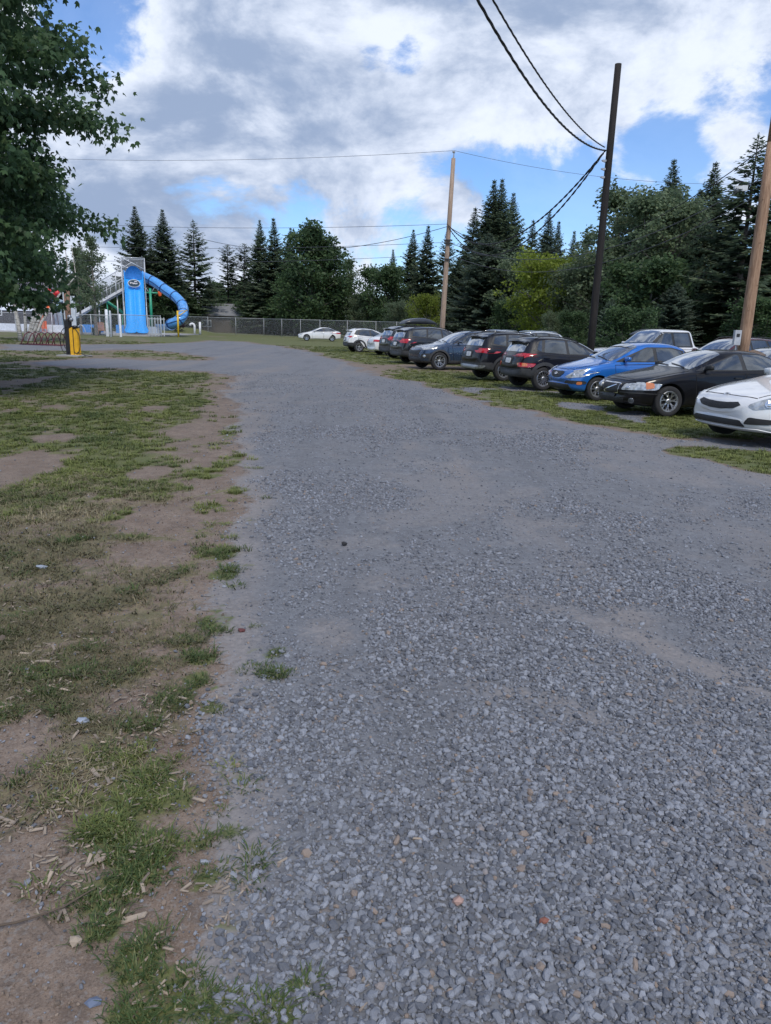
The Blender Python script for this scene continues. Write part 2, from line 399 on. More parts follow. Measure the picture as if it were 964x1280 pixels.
pos = axis(2.2, 42, 1500, 0.05, 0.014); xs = np.concatenate([-pos[::-1], pos[1:]])
yp = axis(8.0, 125, 1600, 0.05, 0.013); yn = axis(0.0, 3, 300, 0.3, 0.3)
ys = np.concatenate([-yn[::-1], yp[1:]])
GX, GY = np.meshgrid(xs, ys); gx = GX.ravel(); gy = GY.ravel()
g_, green_, dry_, wear_, coarse_, sd_ = fields(gx, gy)
gz = height(gx, gy)
nx, ny = len(xs), len(ys)
ii = (np.arange(ny - 1)[:, None] * nx + np.arange(nx - 1)[None]).ravel()
quads = np.stack([ii, ii + 1, ii + nx + 1, ii + nx], 1)

def ground_material():
    s = NT('ground'); gq = s.geo().outputs['Position']
    A = {k: s.attr(k) for k in ('gravel', 'green', 'dry', 'wear', 'coarse')}
    def vor(scale, feat='F1', rnd=1.0):
        n = s.n('ShaderNodeTexVoronoi', feature=feat); n.inputs['Scale'].default_value = scale; s.L(gq, n.inputs['Vector']); return n
    # crushed stone, two sizes
    v1 = vor(46); v2 = vor(95)
    sp = s.n('ShaderNodeSeparateColor'); s.L(v1.outputs['Color'], sp.inputs[0])
    sp2 = s.n('ShaderNodeSeparateColor'); s.L(v2.outputs['Color'], sp2.inputs[0])
    c1 = s.mix(sp.outputs[0], (0.150, 0.163, 0.192), (0.300, 0.318, 0.355))
    c1 = s.mix(s.map(sp.outputs[1], 0.90, 0.98), c1, (0.30, 0.23, 0.18))
    c2 = s.mix(sp2.outputs[0], (0.130, 0.140, 0.162), (0.275, 0.290, 0.320))
    stone = s.mix(A['coarse'], c2, c1)
    crev = s.map(v1.outputs['Distance'], 0.004, 0.013, 1.0, 0.62)
    big = s.noise(0.35, 4, 0.6, gq); mid = s.noise(3.0, 5, 0.65, gq); fine = s.noise(30, 5, 0.7, gq)
    v3 = vor(17); sp3 = s.n('ShaderNodeSeparateColor'); s.L(v3.outputs['Color'], sp3.inputs[0])
    stone = s.mix(s.map(sp3.outputs[0], 0.0, 1.0, 0.05, 0.62, False), stone, s.mix(sp3.outputs[1], (0.11, 0.115, 0.13), (0.31, 0.325, 0.35)))
    stone = s.mix(s.math('MULTIPLY', s.math('SUBTRACT', 1.0, crev), 0.8), stone, (0.07, 0.068, 0.066))
    stone = s.mix(s.map(big, 0.35, 0.65, 0, 0.35), stone, (0.185, 0.190, 0.205))
    dirt = s.mix(s.map(mid, 0.3, 0.7), (0.185, 0.132, 0.098), (0.285, 0.222, 0.175))
    dirt = s.mix(s.map(fine, 0.35, 0.7, 0, 0.6), dirt, (0.115, 0.088, 0.072))
    grit = s.noise(140, 3, 0.7, gq); dirt = s.mix(s.map(grit, 0.52, 0.66, 0, 0.6), dirt, (0.27, 0.235, 0.205)); dirt = s.mix(s.map(grit, 0.46, 0.34, 0, 0.7), dirt, (0.085, 0.066, 0.055))
    dirt = s.mix(s.map(s.noise(7, 5, 0.7, gq), 0.5, 0.7, 0, 0.55), dirt, (0.10, 0.080, 0.068))
    dirt = s.mix(s.map(sp2.outputs[1], 0.86, 0.93, 0, 0.4), dirt, (0.24, 0.235, 0.23))
    mp = s.n('ShaderNodeMapping'); mp.inputs[2].default_value = (0, 0, -0.16); mp.inputs[3].default_value = (1.0, 0.09, 1); s.L(gq, mp.inputs[0])
    track = s.noise(1.1, 5, 0.6, mp.outputs[0], 0.4); blot = s.noise(1.9, 5, 0.7, gq)
    stone = s.mix(s.map(track, 0.50, 0.66, 0, 0.55), stone, (0.225, 0.205, 0.195))
    stone = s.mix(s.map(track, 0.47, 0.34, 0, 0.40), stone, (0.105, 0.110, 0.122))
    stone = s.mix(s.map(blot, 0.55, 0.72, 0, 0.40), stone, (0.215, 0.195, 0.183))
    gdirt = s.mix(s.map(fine, 0.3, 0.7), (0.215, 0.195, 0.185), (0.290, 0.268, 0.258))
    gravel = s.mix(s.map(s.math('ADD', A['wear'], s.math('MULTIPLY', s.math('SUBTRACT', fine, 0.5), 0.9)), 0.30, 0.80, 0, 0.75), stone, gdirt)
    gfine = s.noise(60, 4, 0.7, gq)
    green = s.mix(s.map(gfine, 0.35, 0.65), (0.060, 0.085, 0.024), (0.128, 0.158, 0.050))
    green = s.mix(s.map(mid, 0.4, 0.68, 0, 0.55), green, (0.195, 0.180, 0.078))
    pv = s.n('ShaderNodeSeparateXYZ'); s.L(gq, pv.inputs[0])
    dryc = s.mix(s.map(gfine, 0.3, 0.7), (0.115, 0.100, 0.055), (0.270, 0.225, 0.135))
    dryc = s.mix(s.map(mid, 0.42, 0.62, 0, 0.55), dryc, (0.085, 0.095, 0.040))
    def soft(a, lo, hi, amt=1.0): return s.map(s.math('ADD', a, s.math('MULTIPLY', s.math('ADD', s.math('SUBTRACT', fine, 0.5), s.math('MULTIPLY', s.math('SUBTRACT', mid, 0.5), 0.7)), 1.3)), lo, hi, 0, amt)
    col = s.mix(soft(A['dry'], 0.30, 0.70, 0.85), dirt, dryc)
    col = s.mix(soft(A['gravel'], 0.35, 0.65), col, gravel)
    col = s.mix(soft(A['green'], 0.30, 0.85, 0.88), col, green)
    hgt = s.math('ADD', s.math('MULTIPLY', s.map(v1.outputs['Distance'], 0.0, 0.016, 1, 0), s.math('MULTIPLY', A['gravel'], A['coarse'])),
                 s.math('MULTIPLY', s.map(v2.outputs['Distance'], 0.0, 0.008, 1, 0), 0.35))
    hgt = s.math('ADD', hgt, s.math('MULTIPLY', fine, 1.0))
    col = s.mix(s.map(s.noise(1.3, 6, 0.65, gq), 0.35, 0.7, 0, 0.22), col, s.mix(0.5, col, (0.10, 0.095, 0.09)))
    s.set(color=col, rough=0.92, spec=0.25, normal=s.bump(hgt, 0.75, 0.012))
    return s.m
GM = ground_material()
def ground_sheet(name, faces, dz):
    used = np.unique(faces); remap = np.full(len(gx), -1); remap[used] = np.arange(len(used))
    V = np.stack([gx[used], gy[used], gz[used] + dz], 1)
    me = np_mesh(name, V, remap[faces], GM, smooth=True)
    for k, a in (('gravel', g_), ('green', green_), ('dry', dry_), ('wear', wear_), ('coarse', coarse_)):
        at_ = me.attributes.new(k, 'FLOAT', 'POINT'); at_.data.foreach_set('value', a[used].astype(np.float32))
    o = link(name, me); o['kind'] = 'structure'; return o
ground = ground_sheet('ground', quads, 0.0)
gq_ = g_[quads].mean(1)
road = ground_sheet('gravel_road', quads[(gq_ > 0.45) & (np.hypot(gx[quads[:, 0]], gy[quads[:, 0]]) < 160)], 0.004)

# ------------------------------------------------------------------ things scattered on the ground
def scatter(name, label, cat, protos, pts, rot, scl, tone, pick, group=None):
    me = bpy.data.meshes.new(name)
    pts = np.asarray(pts, np.float32); n = len(pts)
    me.vertices.add(n); me.vertices.foreach_set('co', pts.ravel())
    for nm, ty, a in (('rot', 'FLOAT_VECTOR', rot), ('scl', 'FLOAT_VECTOR', scl)):
        q = me.attributes.new(nm, ty, 'POINT'); q.data.foreach_set('vector', np.asarray(a, np.float32).ravel())
    q = me.attributes.new('tone', 'FLOAT', 'POINT'); q.data.foreach_set('value', np.asarray(tone, np.float32))
    q = me.attributes.new('pick', 'INT', 'POINT'); q.data.foreach_set('value', np.asarray(pick, np.int32))
    o = link(name, me); tag(o, label, cat, None, 'stuff')
    t = bpy.data.node_groups.new(name, 'GeometryNodeTree')
    t.interface.new_socket('Geometry', in_out='INPUT', socket_type='NodeSocketGeometry')
    t.interface.new_socket('Geometry', in_out='OUTPUT', socket_type='NodeSocketGeometry')
    gi = t.nodes.new('NodeGroupInput'); go = t.nodes.new('NodeGroupOutput'); L = t.links.new
    def named(nm, ty):
        a = t.nodes.new('GeometryNodeInputNamedAttribute'); a.data_type = ty; a.inputs[0].default_value = nm; return a.outputs[0]
    join = t.nodes.new('GeometryNodeJoinGeometry')
    e2r = t.nodes.new('FunctionNodeEulerToRotation'); L(named('rot', 'FLOAT_VECTOR'), e2r.inputs[0])
    for k, pm in enumerate(protos):
        po = bpy.data.objects.new(name + '_unit', pm)
        oi = t.nodes.new('GeometryNodeObjectInfo'); oi.inputs[0].default_value = po
        cmp_ = t.nodes.new('FunctionNodeCompare'); cmp_.data_type = 'INT'; cmp_.operation = 'EQUAL'
        ints = [s for s in cmp_.inputs if s.type == 'INT']
        L(named('pick', 'INT'), ints[0]); ints[1].default_value = k
        ip = t.nodes.new('GeometryNodeInstanceOnPoints')
        L(gi.outputs[0], ip.inputs['Points']); L(cmp_.outputs[0], ip.inputs['Selection'])
        L(oi.outputs['Geometry'], ip.inputs['Instance']); L(e2r.outputs[0], ip.inputs['Rotation']); L(named('scl', 'FLOAT_VECTOR'), ip.inputs['Scale'])
        L(ip.outputs[0], join.inputs[0])
    L(join.outputs[0], go.inputs[0])
    md = o.modifiers.new('scatter', 'NODES'); md.node_group = t
    return o

def stone_mesh(seed, m):
    bm = bmesh.new(); bmesh.ops.create_icosphere(bm, subdivisions=1, radius=0.5)
    r = random.Random(seed)
    for _ in range(10):                                       # planar fracture faces
        d = Vector((r.gauss(0, 1), r.gauss(0, 1), r.gauss(0, 1))).normalized(); k = r.uniform(0.28, 0.43)
        for v in bm.verts:
            e = v.co.dot(d) - k
            if e > 0: v.co -= d * e
    for v in bm.verts: v.co = Vector((v.co.x * 1.15, v.co.y, v.co.z * 0.85)) * r.uniform(0.94, 1.06)
    me = bpy.data.meshes.new('stone'); bm.to_mesh(me); bm.free(); me.materials.append(m); return me
def stone_mat():
    s = NT('crushed_stone'); t = s.attr('tone', 'INSTANCER')
    f = s.noise(9.0, 4, 0.65)
    c = s.mix(t, (0.094, 0.103, 0.124), (0.302, 0.322, 0.366))
    c = s.mix(s.map(t, 0.975, 0.98), c, (0.27, 0.215, 0.18))
    c = s.mix(s.map(f, 0.4, 0.75, 0, 0.45), c, (0.20, 0.19, 0.185))
    s.set(color=c, rough=0.85, spec=0.3, normal=s.bump(f, 0.35, 0.05)); return s.m
SM = stone_mat()
stones = [stone_mesh(i, SM) for i in range(6)]
def sample(d0, d1, dens, spread=0.62, extra=0.4):
    A = 2 * spread * (d1 ** 2 - d0 ** 2) / 2 + 2 * extra * (d1 - d0)
    n = int(A * dens * 1.3)
    y = np.sqrt(RNG.uniform(d0 ** 2, d1 ** 2, n)); x = RNG.uniform(-1, 1, n) * (spread * y + extra)
    return x, y
PX, PY, PS = [], [], []
for d0, d1, dens, mean in ((0.9, 3.0, 7600, 0.0125), (3.0, 5.0, 4600, 0.0135), (5.0, 8.0, 2100, 0.0165), (8.0, 13.0, 700, 0.020), (13, 26, 110, 0.025)):
    x, y = sample(d0, d1, dens, 0.98 if d1 < 9 else 0.62, 1.2 if d1 < 9 else 0.4)
    g, gr, dr, we, co, sd = fields(x, y)
    keep = RNG.random(len(x)) < g * np.clip(0.14 + 1.15 * co - 0.40 * we, 0.09, 1) + 0.035 * (1 - g) * (1 - 0.5 * gr)
    x, y, co, g = x[keep], y[keep], co[keep], g[keep]
    s = mean * np.exp(RNG.normal(0, 0.46, len(x))) * (0.70 + 0.50 * co) * np.where(g < 0.3, 0.62, 1)
    PX.append(x); PY.append(y); PS.append(np.clip(s, 0.005, 0.040))
PX, PY, PS = map(np.concatenate, (PX, PY, PS)); n = len(PX)
scatter('crushed_stones', 'loose blue-grey crushed stones spread over the gravel road', 'gravel', stones,
        np.stack([PX, PY, height(PX, PY) + 0.004 + PS * 0.16], 1),
        np.stack([RNG.normal(0, 0.35, n), RNG.normal(0, 0.35, n), RNG.uniform(0, 2 * PI, n)], 1),
        np.stack([PS, PS * RNG.uniform(0.7, 1, n), PS * RNG.uniform(0.6, 1, n)], 1), RNG.random(n), RNG.integers(0, 6, n))

def tuft_mesh(seed, m, nb=26, h=0.05, rad=0.05, lean=0.7, w=0.0035):
    r = random.Random(seed); V = []; F = []
    for i in range(nb):
        a = r.uniform(0, 2 * PI); q = rad * math.sqrt(r.random()); bx, by = q * math.cos(a), q * math.sin(a)
        a2 = a + r.gauss(0, 0.9); L = h * r.uniform(0.5, 1.25); ln = lean * r.uniform(0.2, 1.3)
        dx, dy = math.cos(a2), math.sin(a2); sx, sy = -dy * w, dx * w
        p1 = (bx + dx * L * 0.35 * ln, by + dy * L * 0.35 * ln, L * 0.55)
        p2 = (bx + dx * L * ln, by + dy * L * ln, L * r.uniform(0.55, 1.0))
        k = len(V)
        V += [(bx - sx, by - sy, -0.005), (bx + sx, by + sy, -0.005), (p1[0] + sx * .8, p1[1] + sy * .8, p1[2]), (p1[0] - sx * .8, p1[1] - sy * .8, p1[2]),
              (p2[0] + sx * .2, p2[1] + sy * .2, p2[2]), (p2[0] - sx * .2, p2[1] - sy * .2, p2[2])]
        F += [(k, k + 1, k + 2, k + 3), (k + 3, k + 2, k + 4, k + 5)]
    return np_mesh('grass_tuft', V, F, m)
def grass_mat(name, lo, hi, tip):
    s = NT(name); t = s.attr('tone', 'INSTANCER')
    z = s.n('ShaderNodeSeparateXYZ'); s.L(s.obj(), z.inputs[0])
    c = s.mix(t, lo, hi); c = s.mix(s.map(s.noise(60, 2, 0.5), 0.45, 0.7, 0, 0.5), c, tip)
    s.set(color=c, rough=0.6, spec=0.3, sub=0.0); return s.m
GRM = grass_mat('green_grass', (0.042, 0.074, 0.020), (0.150, 0.178, 0.046), (0.23, 0.215, 0.09))
DRM = grass_mat('dry_grass', (0.12, 0.105, 0.06), (0.30, 0.25, 0.16), (0.10, 0.12, 0.05))
tg = [tuft_mesh(i, GRM, 40, 0.030, 0.060, 1.5, 0.0026) for i in range(3)] + [tuft_mesh(9, GRM, 36, 0.046, 0.055, 1.1, 0.0028)]
td = [tuft_mesh(20 + i, DRM, 20, 0.022, 0.07, 2.2, 0.0022) for i in range(3)]
def grass_pts(which, bands):
    X, Y, S, T = [], [], [], []
    for d0, d1, dens, sz in bands:
        x, y = sample(d0, d1, dens, 0.66, 0.5)
        f = fields(x, y); a = f[which]
        keep = RNG.random(len(x)) < sstep(0.2, 1.0, a) * (0.35 + 1.1 * fbm(x, y, 4.0, 99, 3))
        x, y = x[keep], y[keep]
        X.append(x); Y.append(y); S.append(sz * RNG.uniform(0.6, 1.35, len(x))); T.append(fbm(x, y, 1.1, 77, 3) + 0.16 * (x > -3) * (y > 9) - 0.36 * (y < 6))
    return map(np.concatenate, (X, Y, S, T))
for nm, lab, which, protos, bands in (
    ('green_grass', 'short green grass growing in the lawn, the verge and tufts along the gravel', 1, tg,
     ((0.9, 4, 520, 0.75), (4, 9, 170, 0.95), (9, 18, 75, 1.2), (18, 32, 24, 1.7), (32, 60, 6, 2.2))),
    ('dry_grass', 'thin straw-coloured dry grass on the bare dirt at the left', 2, td,
     ((0.9, 4, 520, 1.0), (4, 9, 170, 1.5), (9, 16, 40, 2.0)))):
    x, y, s, t = grass_pts(which, bands); n = len(x)
    hz = np.where(s > 1.5, 1.5 + (s - 1.5) * 0.35, s)
    scatter(nm, lab, 'grass', protos, np.stack([x, y, height(x, y) + 0.003], 1),
            np.stack([np.zeros(n), np.zeros(n), RNG.uniform(0, 2 * PI, n)], 1), np.stack([s, s, hz * RNG.uniform(0.7, 1.1, n)], 1),
            np.clip((t - 0.5) * 1.6 + 0.5 + RNG.normal(0, 0.22, n), 0, 1), RNG.integers(0, len(protos), n))

# crumbs of soil and brown pebbles pressed into the dirt
x, y = sample(0.9, 8, 2600); f = fields(x, y)
keep = (RNG.random(len(x)) < (1 - f[0]) * (0.15 + 0.5 * fbm(x, y, 5.0, 123, 3)) * (0.35 + 0.65 * (y < 4))) & (x < 1.0); x, y = x[keep], y[keep]; n = len(x)
def soil_mat():
    s = NT('soil_crumb'); t = s.attr('tone', 'INSTANCER'); c = s.mix(t, (0.10, 0.078, 0.062), (0.27, 0.21, 0.165)); s.set(color=c, rough=0.95); return s.m
so = soil_mat(); q = 0.0065 * np.exp(RNG.normal(0, 0.55, n))
scatter('soil_crumbs', 'brown soil crumbs and grit lying on the bare dirt', 'soil', [stone_mesh(100 + i, so) for i in range(3)], np.stack([x, y, height(x, y) + 0.001 + q * .2], 1),
        RNG.uniform(0, 6, (n, 3)), np.stack([q, q * .8, q * .7], 1), RNG.random(n), RNG.integers(0, 3, n))

# wood chips
def chip_mesh(seed, m):
    r = random.Random(seed); b = MB(); L = r.uniform(0.85, 1.1); w = r.uniform(0.16, 0.30); t = 0.06
    V = [(-L / 2, -w * .35, 0), (L / 2 - .1, -w / 2, 0), (L / 2, w * .1, 0), (-L / 2 + .06, w / 2, 0)]
    V += [(x * .97, y * .9, t + r.uniform(0, .05)) for x, y, z in V]
    b.add(V, [(3, 2, 1, 0), (4, 5, 6, 7), (0, 1, 5, 4), (1, 2, 6, 5), (2, 3, 7, 6), (3, 0, 4, 7)])
    return b.mesh('wood_chip', m)
def chip_mat():
    s = NT('wood_chip'); t = s.attr('tone', 'INSTANCER')
    c = s.mix(t, (0.19, 0.155, 0.125), (0.40, 0.325, 0.245)); c = s.mix(s.map(s.noise(5, 3, 0.6), 0.4, 0.7, 0, 0.5), c, (0.22, 0.19, 0.17))
    s.set(color=c, rough=0.85); return s.m
CM = chip_mat(); chips = [chip_mesh(i, CM) for i in range(4)]
CH = [P_(*a) for a in ((100, 1075, 60, 60, 1), (40, 1020, 50, 20, 1), (150, 1130, 30, 30, .8), (260, 1125, 34, 26, 1.1), (60, 840, 70, 50, .55), (170, 900, 60, 40, .6), (120, 960, 80, 40, .6), (180, 1050, 30, 20, 1), (230, 880, 40, 30, .5), (190, 1150, 60, 60, .45),
     (20, 760, 40, 60, .3), (215, 1230, 30, 40, .7), (290, 1110, 24, 20, .9), (420, 1235, 40, 20, .6), (200, 985, 50, 20, .5), (60, 640, 60, 60, .15))]
x, y = sample(1.0, 9, 1500)
keep = (RNG.random(len(x)) < 0.62 * patches(x, y, CH) ** 1.5 * (0.3 + 1.4 * fbm(x, y, 3.0, 88, 3)) + 0.0045 * (fields(x, y)[0] > 0.5) * (y < 4) * (x < 0.6)) & (x < 1.4)
x, y = x[keep], y[keep]; n = len(x); s = 0.024 * np.exp(RNG.normal(0, 0.4, n))
scatter('wood_chips', 'pale shredded wood chips strewn over dirt and grass at the lower left', 'wood chips', chips,
        np.stack([x, y, height(x, y) + 0.010], 1), np.stack([RNG.normal(0, .18, n), RNG.normal(0, .18, n), RNG.uniform(0, 2 * PI, n)], 1),
        np.stack([s, s, s], 1), RNG.random(n), RNG.integers(0, 4, n))

# single stones, debris and the fallen twig that stand out
def single_stone(px, py, size, m, label, seed, name='stone', cat='stone', flat=1.0, rz=0.3):
    p = gnd(px, py); me = stone_mesh(seed, m)
    for v in me.vertices: v.co = Vector((v.co.x * size, v.co.y * size * 0.8, v.co.z * size * flat))
    o = link(name, me); o.location = (p.x, p.y, float(height(p.x, p.y)) + 0.006 + size * 0.28 * flat); o.rotation_euler = (0.1, 0.15, rz)
    return tag(o, label, cat)
single_stone(430, 682, 0.055, M('black_debris', (0.018, 0.018, 0.02), 0.7), 'small black lump lying alone on the grey gravel road', 40, 'debris', 'debris')
single_stone(680, 1153, 0.034, M('rust_stone', (0.22, 0.085, 0.06), 0.8), 'small rust-red pebble among grey stones near the bottom edge', 41)
single_stone(572, 1129, 0.045, M('pink_stone', (0.36, 0.235, 0.20), 0.8), 'pinkish tan angular stone among the blue-grey gravel', 42)
single_stone(95, 1177, 0.042, M('tan_stone', (0.33, 0.27, 0.21), 0.8), 'rounded tan pebble sitting on bare brown dirt', 43)
single_stone(117, 1250, 0.045, M('slate_stone', (0.12, 0.15, 0.22), 0.8), 'flat slate-blue stone on the bare dirt at the lower left', 44, flat=.5)
single_stone(52, 709, 0.085, M('bluish_stone', (0.27, 0.31, 0.37), 0.8), 'flat pale blue stone lying in the thin dry grass', 45, flat=.4)
single_stone(105, 900, 0.06, M('grey_stone_flat', (0.27, 0.31, 0.38), 0.8), 'pale flat stone at the edge of the woodchip patch', 46, flat=.4)
single_stone(302, 788, 0.05, M('dark_red_leaf', (0.10, 0.03, 0.03), 0.7), 'dark red crumpled leaf beside the grass tufts at the road edge', 47, 'leaf', 'leaf', .5)
pts = [gnd(*q, 0.012) for q in ((-10, 1158), (20, 1153), (50, 1144), (80, 1133), (105, 1118), (122, 1108))]
b = MB(); b.tube(pts, [.0038, .0036, .003, .003, .0024, .001], 6); b.tube([pts[2], gnd(62, 1160, .012), gnd(70, 1168, .012)], [.003, .002, .001], 5)
b.build('twig', M('twig_bark', (0.10, 0.075, 0.055), 0.9, bump=0.4), label='thin brown fallen twig lying on the dirt at the lower left', cat='twig')

# ------------------------------------------------------------------ trees
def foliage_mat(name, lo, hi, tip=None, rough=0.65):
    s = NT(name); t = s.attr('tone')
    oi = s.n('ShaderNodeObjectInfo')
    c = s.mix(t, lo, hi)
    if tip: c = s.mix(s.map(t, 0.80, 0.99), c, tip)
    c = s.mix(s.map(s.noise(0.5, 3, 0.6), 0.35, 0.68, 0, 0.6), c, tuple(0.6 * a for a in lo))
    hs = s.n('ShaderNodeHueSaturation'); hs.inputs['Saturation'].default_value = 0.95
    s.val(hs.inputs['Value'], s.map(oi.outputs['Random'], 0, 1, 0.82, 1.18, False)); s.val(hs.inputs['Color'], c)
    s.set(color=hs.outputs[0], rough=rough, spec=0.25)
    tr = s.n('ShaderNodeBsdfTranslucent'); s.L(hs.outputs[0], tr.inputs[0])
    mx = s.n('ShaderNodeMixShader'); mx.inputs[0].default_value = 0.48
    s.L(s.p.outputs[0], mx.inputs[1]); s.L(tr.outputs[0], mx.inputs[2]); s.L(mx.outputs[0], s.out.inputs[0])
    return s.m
def bark_mat(name, a, b, scale=8, bands=False):
    s = NT(name); f = s.noise(scale, 5, 0.7)
    c = s.mix(s.map(f, 0.35, 0.65), a, b)
    if bands:
        mp = s.n('ShaderNodeMapping'); mp.inputs[3].default_value = (1.5, 1.5, 9); s.L(s.obj(), mp.inputs[0])
        c = s.mix(s.map(s.noise(1.6, 3, 0.7, mp.outputs[0]), 0.55, 0.62), c, (0.05, 0.045, 0.04))
    s.set(color=c, rough=0.9, normal=s.bump(f, 0.6, 0.03)); return s.m
FM = dict(spruce=foliage_mat('spruce_needles', (0.060, 0.096, 0.060), (0.156, 0.218, 0.129), (0.228, 0.282, 0.149)),
          pale_spruce=foliage_mat('pale_spruce_needles', (0.072, 0.110, 0.078), (0.174, 0.240, 0.168), (0.192, 0.240, 0.161)),
          maple=foliage_mat('maple_leaves', (0.053, 0.110, 0.051), (0.142, 0.246, 0.099), (0.144, 0.216, 0.098), 0.45),
          dark=foliage_mat('dark_leaves', (0.050, 0.098, 0.044), (0.138, 0.218, 0.081), (0.144, 0.204, 0.092), 0.5),
          poplar=foliage_mat('poplar_leaves', (0.114, 0.166, 0.090), (0.240, 0.314, 0.172), (0.300, 0.360, 0.230), 0.5),
          lime=foliage_mat('lime_leaves', (0.168, 0.228, 0.023), (0.324, 0.402, 0.048), (0.312, 0.360, 0.069), 0.5))
BK = dict(spruce=bark_mat('spruce_bark', (0.055, 0.045, 0.038), (0.12, 0.10, 0.085)), grey=bark_mat('grey_bark', (0.10, 0.09, 0.08), (0.20, 0.185, 0.165)),
          birch=bark_mat('birch_bark', (0.44, 0.42, 0.39), (0.62, 0.60, 0.57), 6, True))
def cards(name, P, A, W, m, tone):
    """rhombic leaf sprays: P centres of base, A vectors to tip, W half-width vectors"""
    n = len(P); V = np.empty((n, 4, 3)); V[:, 0] = P; V[:, 1] = P + A * 0.45 + W; V[:, 2] = P + A; V[:, 3] = P + A * 0.45 - W
    F = np.arange(n * 4).reshape(n, 4)
    me = np_mesh(name, V.reshape(-1, 3), F, m)
    at_ = me.attributes.new('tone', 'FLOAT', 'POINT'); at_.data.foreach_set('value', np.repeat(tone, 4).astype(np.float32))
    return me
def unit(v): return v / (np.linalg.norm(v, axis=-1, keepdims=True) + 1e-9)
def spruce_meshes(seed, H=15.0, R=3.0, dense=1.0, low=0.06, power=0.85, kind='spruce'):
    r = np.random.default_rng(seed); P, A, W, T = [], [], [], []; tb = MB()
    tb.tube([(0, 0, -.2), (0.03, 0, H * .3), (-.02, .03, H * .7), (0, 0, H)], [H * .013, H * .010, H * .005, .015], 8)
    z = H * low
    while z < H * 0.985:
        f = 1 - z / H; L0 = R * (f ** power) * (1 if z > H * .16 else 0.75 + 1.5 * z / H)
        nb = max(4, int(round(8 * (0.6 + .4 * dense))))
        a0 = r.uniform(0, 2 * PI)
        for k in range(nb):
            if r.random() > 0.55 + 0.45 * dense: continue
            zb = z; z = z + r.uniform(-.28, .28) * min(1, f * 3)
            a = a0 + 2 * PI * k / nb + r.normal(0, .35); L = max(.16, L0 * r.uniform(.55, 1.18))
            up0 = 0.55 * (1 - f) + 0.12 - 0.35 * f * r.uniform(.4, 1.2)
            d = np.array([math.cos(a), math.sin(a), 0]); side = np.array([-d[1], d[0], 0])
            npos = max(4, int(L / 0.16 * (0.7 + .3 * dense)))
            t = (np.arange(npos) + r.uniform(0.2, .8, npos)) / npos; t = 0.10 + 0.90 * t
            sag = up0 * t * L - 0.10 * L * t ** 2 * f * 2 + 0.12 * L * t ** 3
            c = d[None] * (t * L)[:, None] + np.array([0, 0, z]) + np.array([0, 0, 1.0])[None] * sag[:, None]
            if L > .7: tb.tube([(0, 0, z), tuple(c[npos // 2]), tuple(c[-1])], [.028 * L / 2 + .008, .014, .005], 4, False)
            for sgn in (-1, 1, 0):
                ln = (0.26 * min(1, .3 + .6 * L) + 0.55 * (1 - t) * min(1, L / 2)) * r.uniform(.7, 1.25, npos) * (0.75 if sgn == 0 else 1)
                dirv = d[None] * 0.75 + side[None] * sgn * r.uniform(.7, 1.2, npos)[:, None] + np.array([0, 0, 1.])[None] * r.normal(-.22, .22, npos)[:, None]
                dirv = unit(dirv); P.append(c); A.append(dirv * ln[:, None])
                w = unit(np.cross(dirv, r.normal(0, .45, (npos, 3)) + np.array([0, 0, 1.0])))
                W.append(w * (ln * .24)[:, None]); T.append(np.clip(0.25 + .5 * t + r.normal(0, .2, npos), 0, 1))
            z = zb
        z += (0.15 + 0.17 * f) * r.uniform(.8, 1.2) / (0.45 + .55 * dense)
    # leader
    P.append(np.repeat([[0, 0, H * .97]], 6, 0)); dd = unit(r.normal(0, .3, (6, 3)) + np.array([0, 0, 1.])); A.append(dd * .4); W.append(unit(np.cross(dd, r.normal(0, 1, (6, 3)))) * .04); T.append(np.full(6, .7))
    P, A, W, T = map(np.concatenate, (P, A, W, T))
    return cards('needles', P, A, W, FM[kind], T), tb.mesh('spruce_trunk', BK['spruce'])
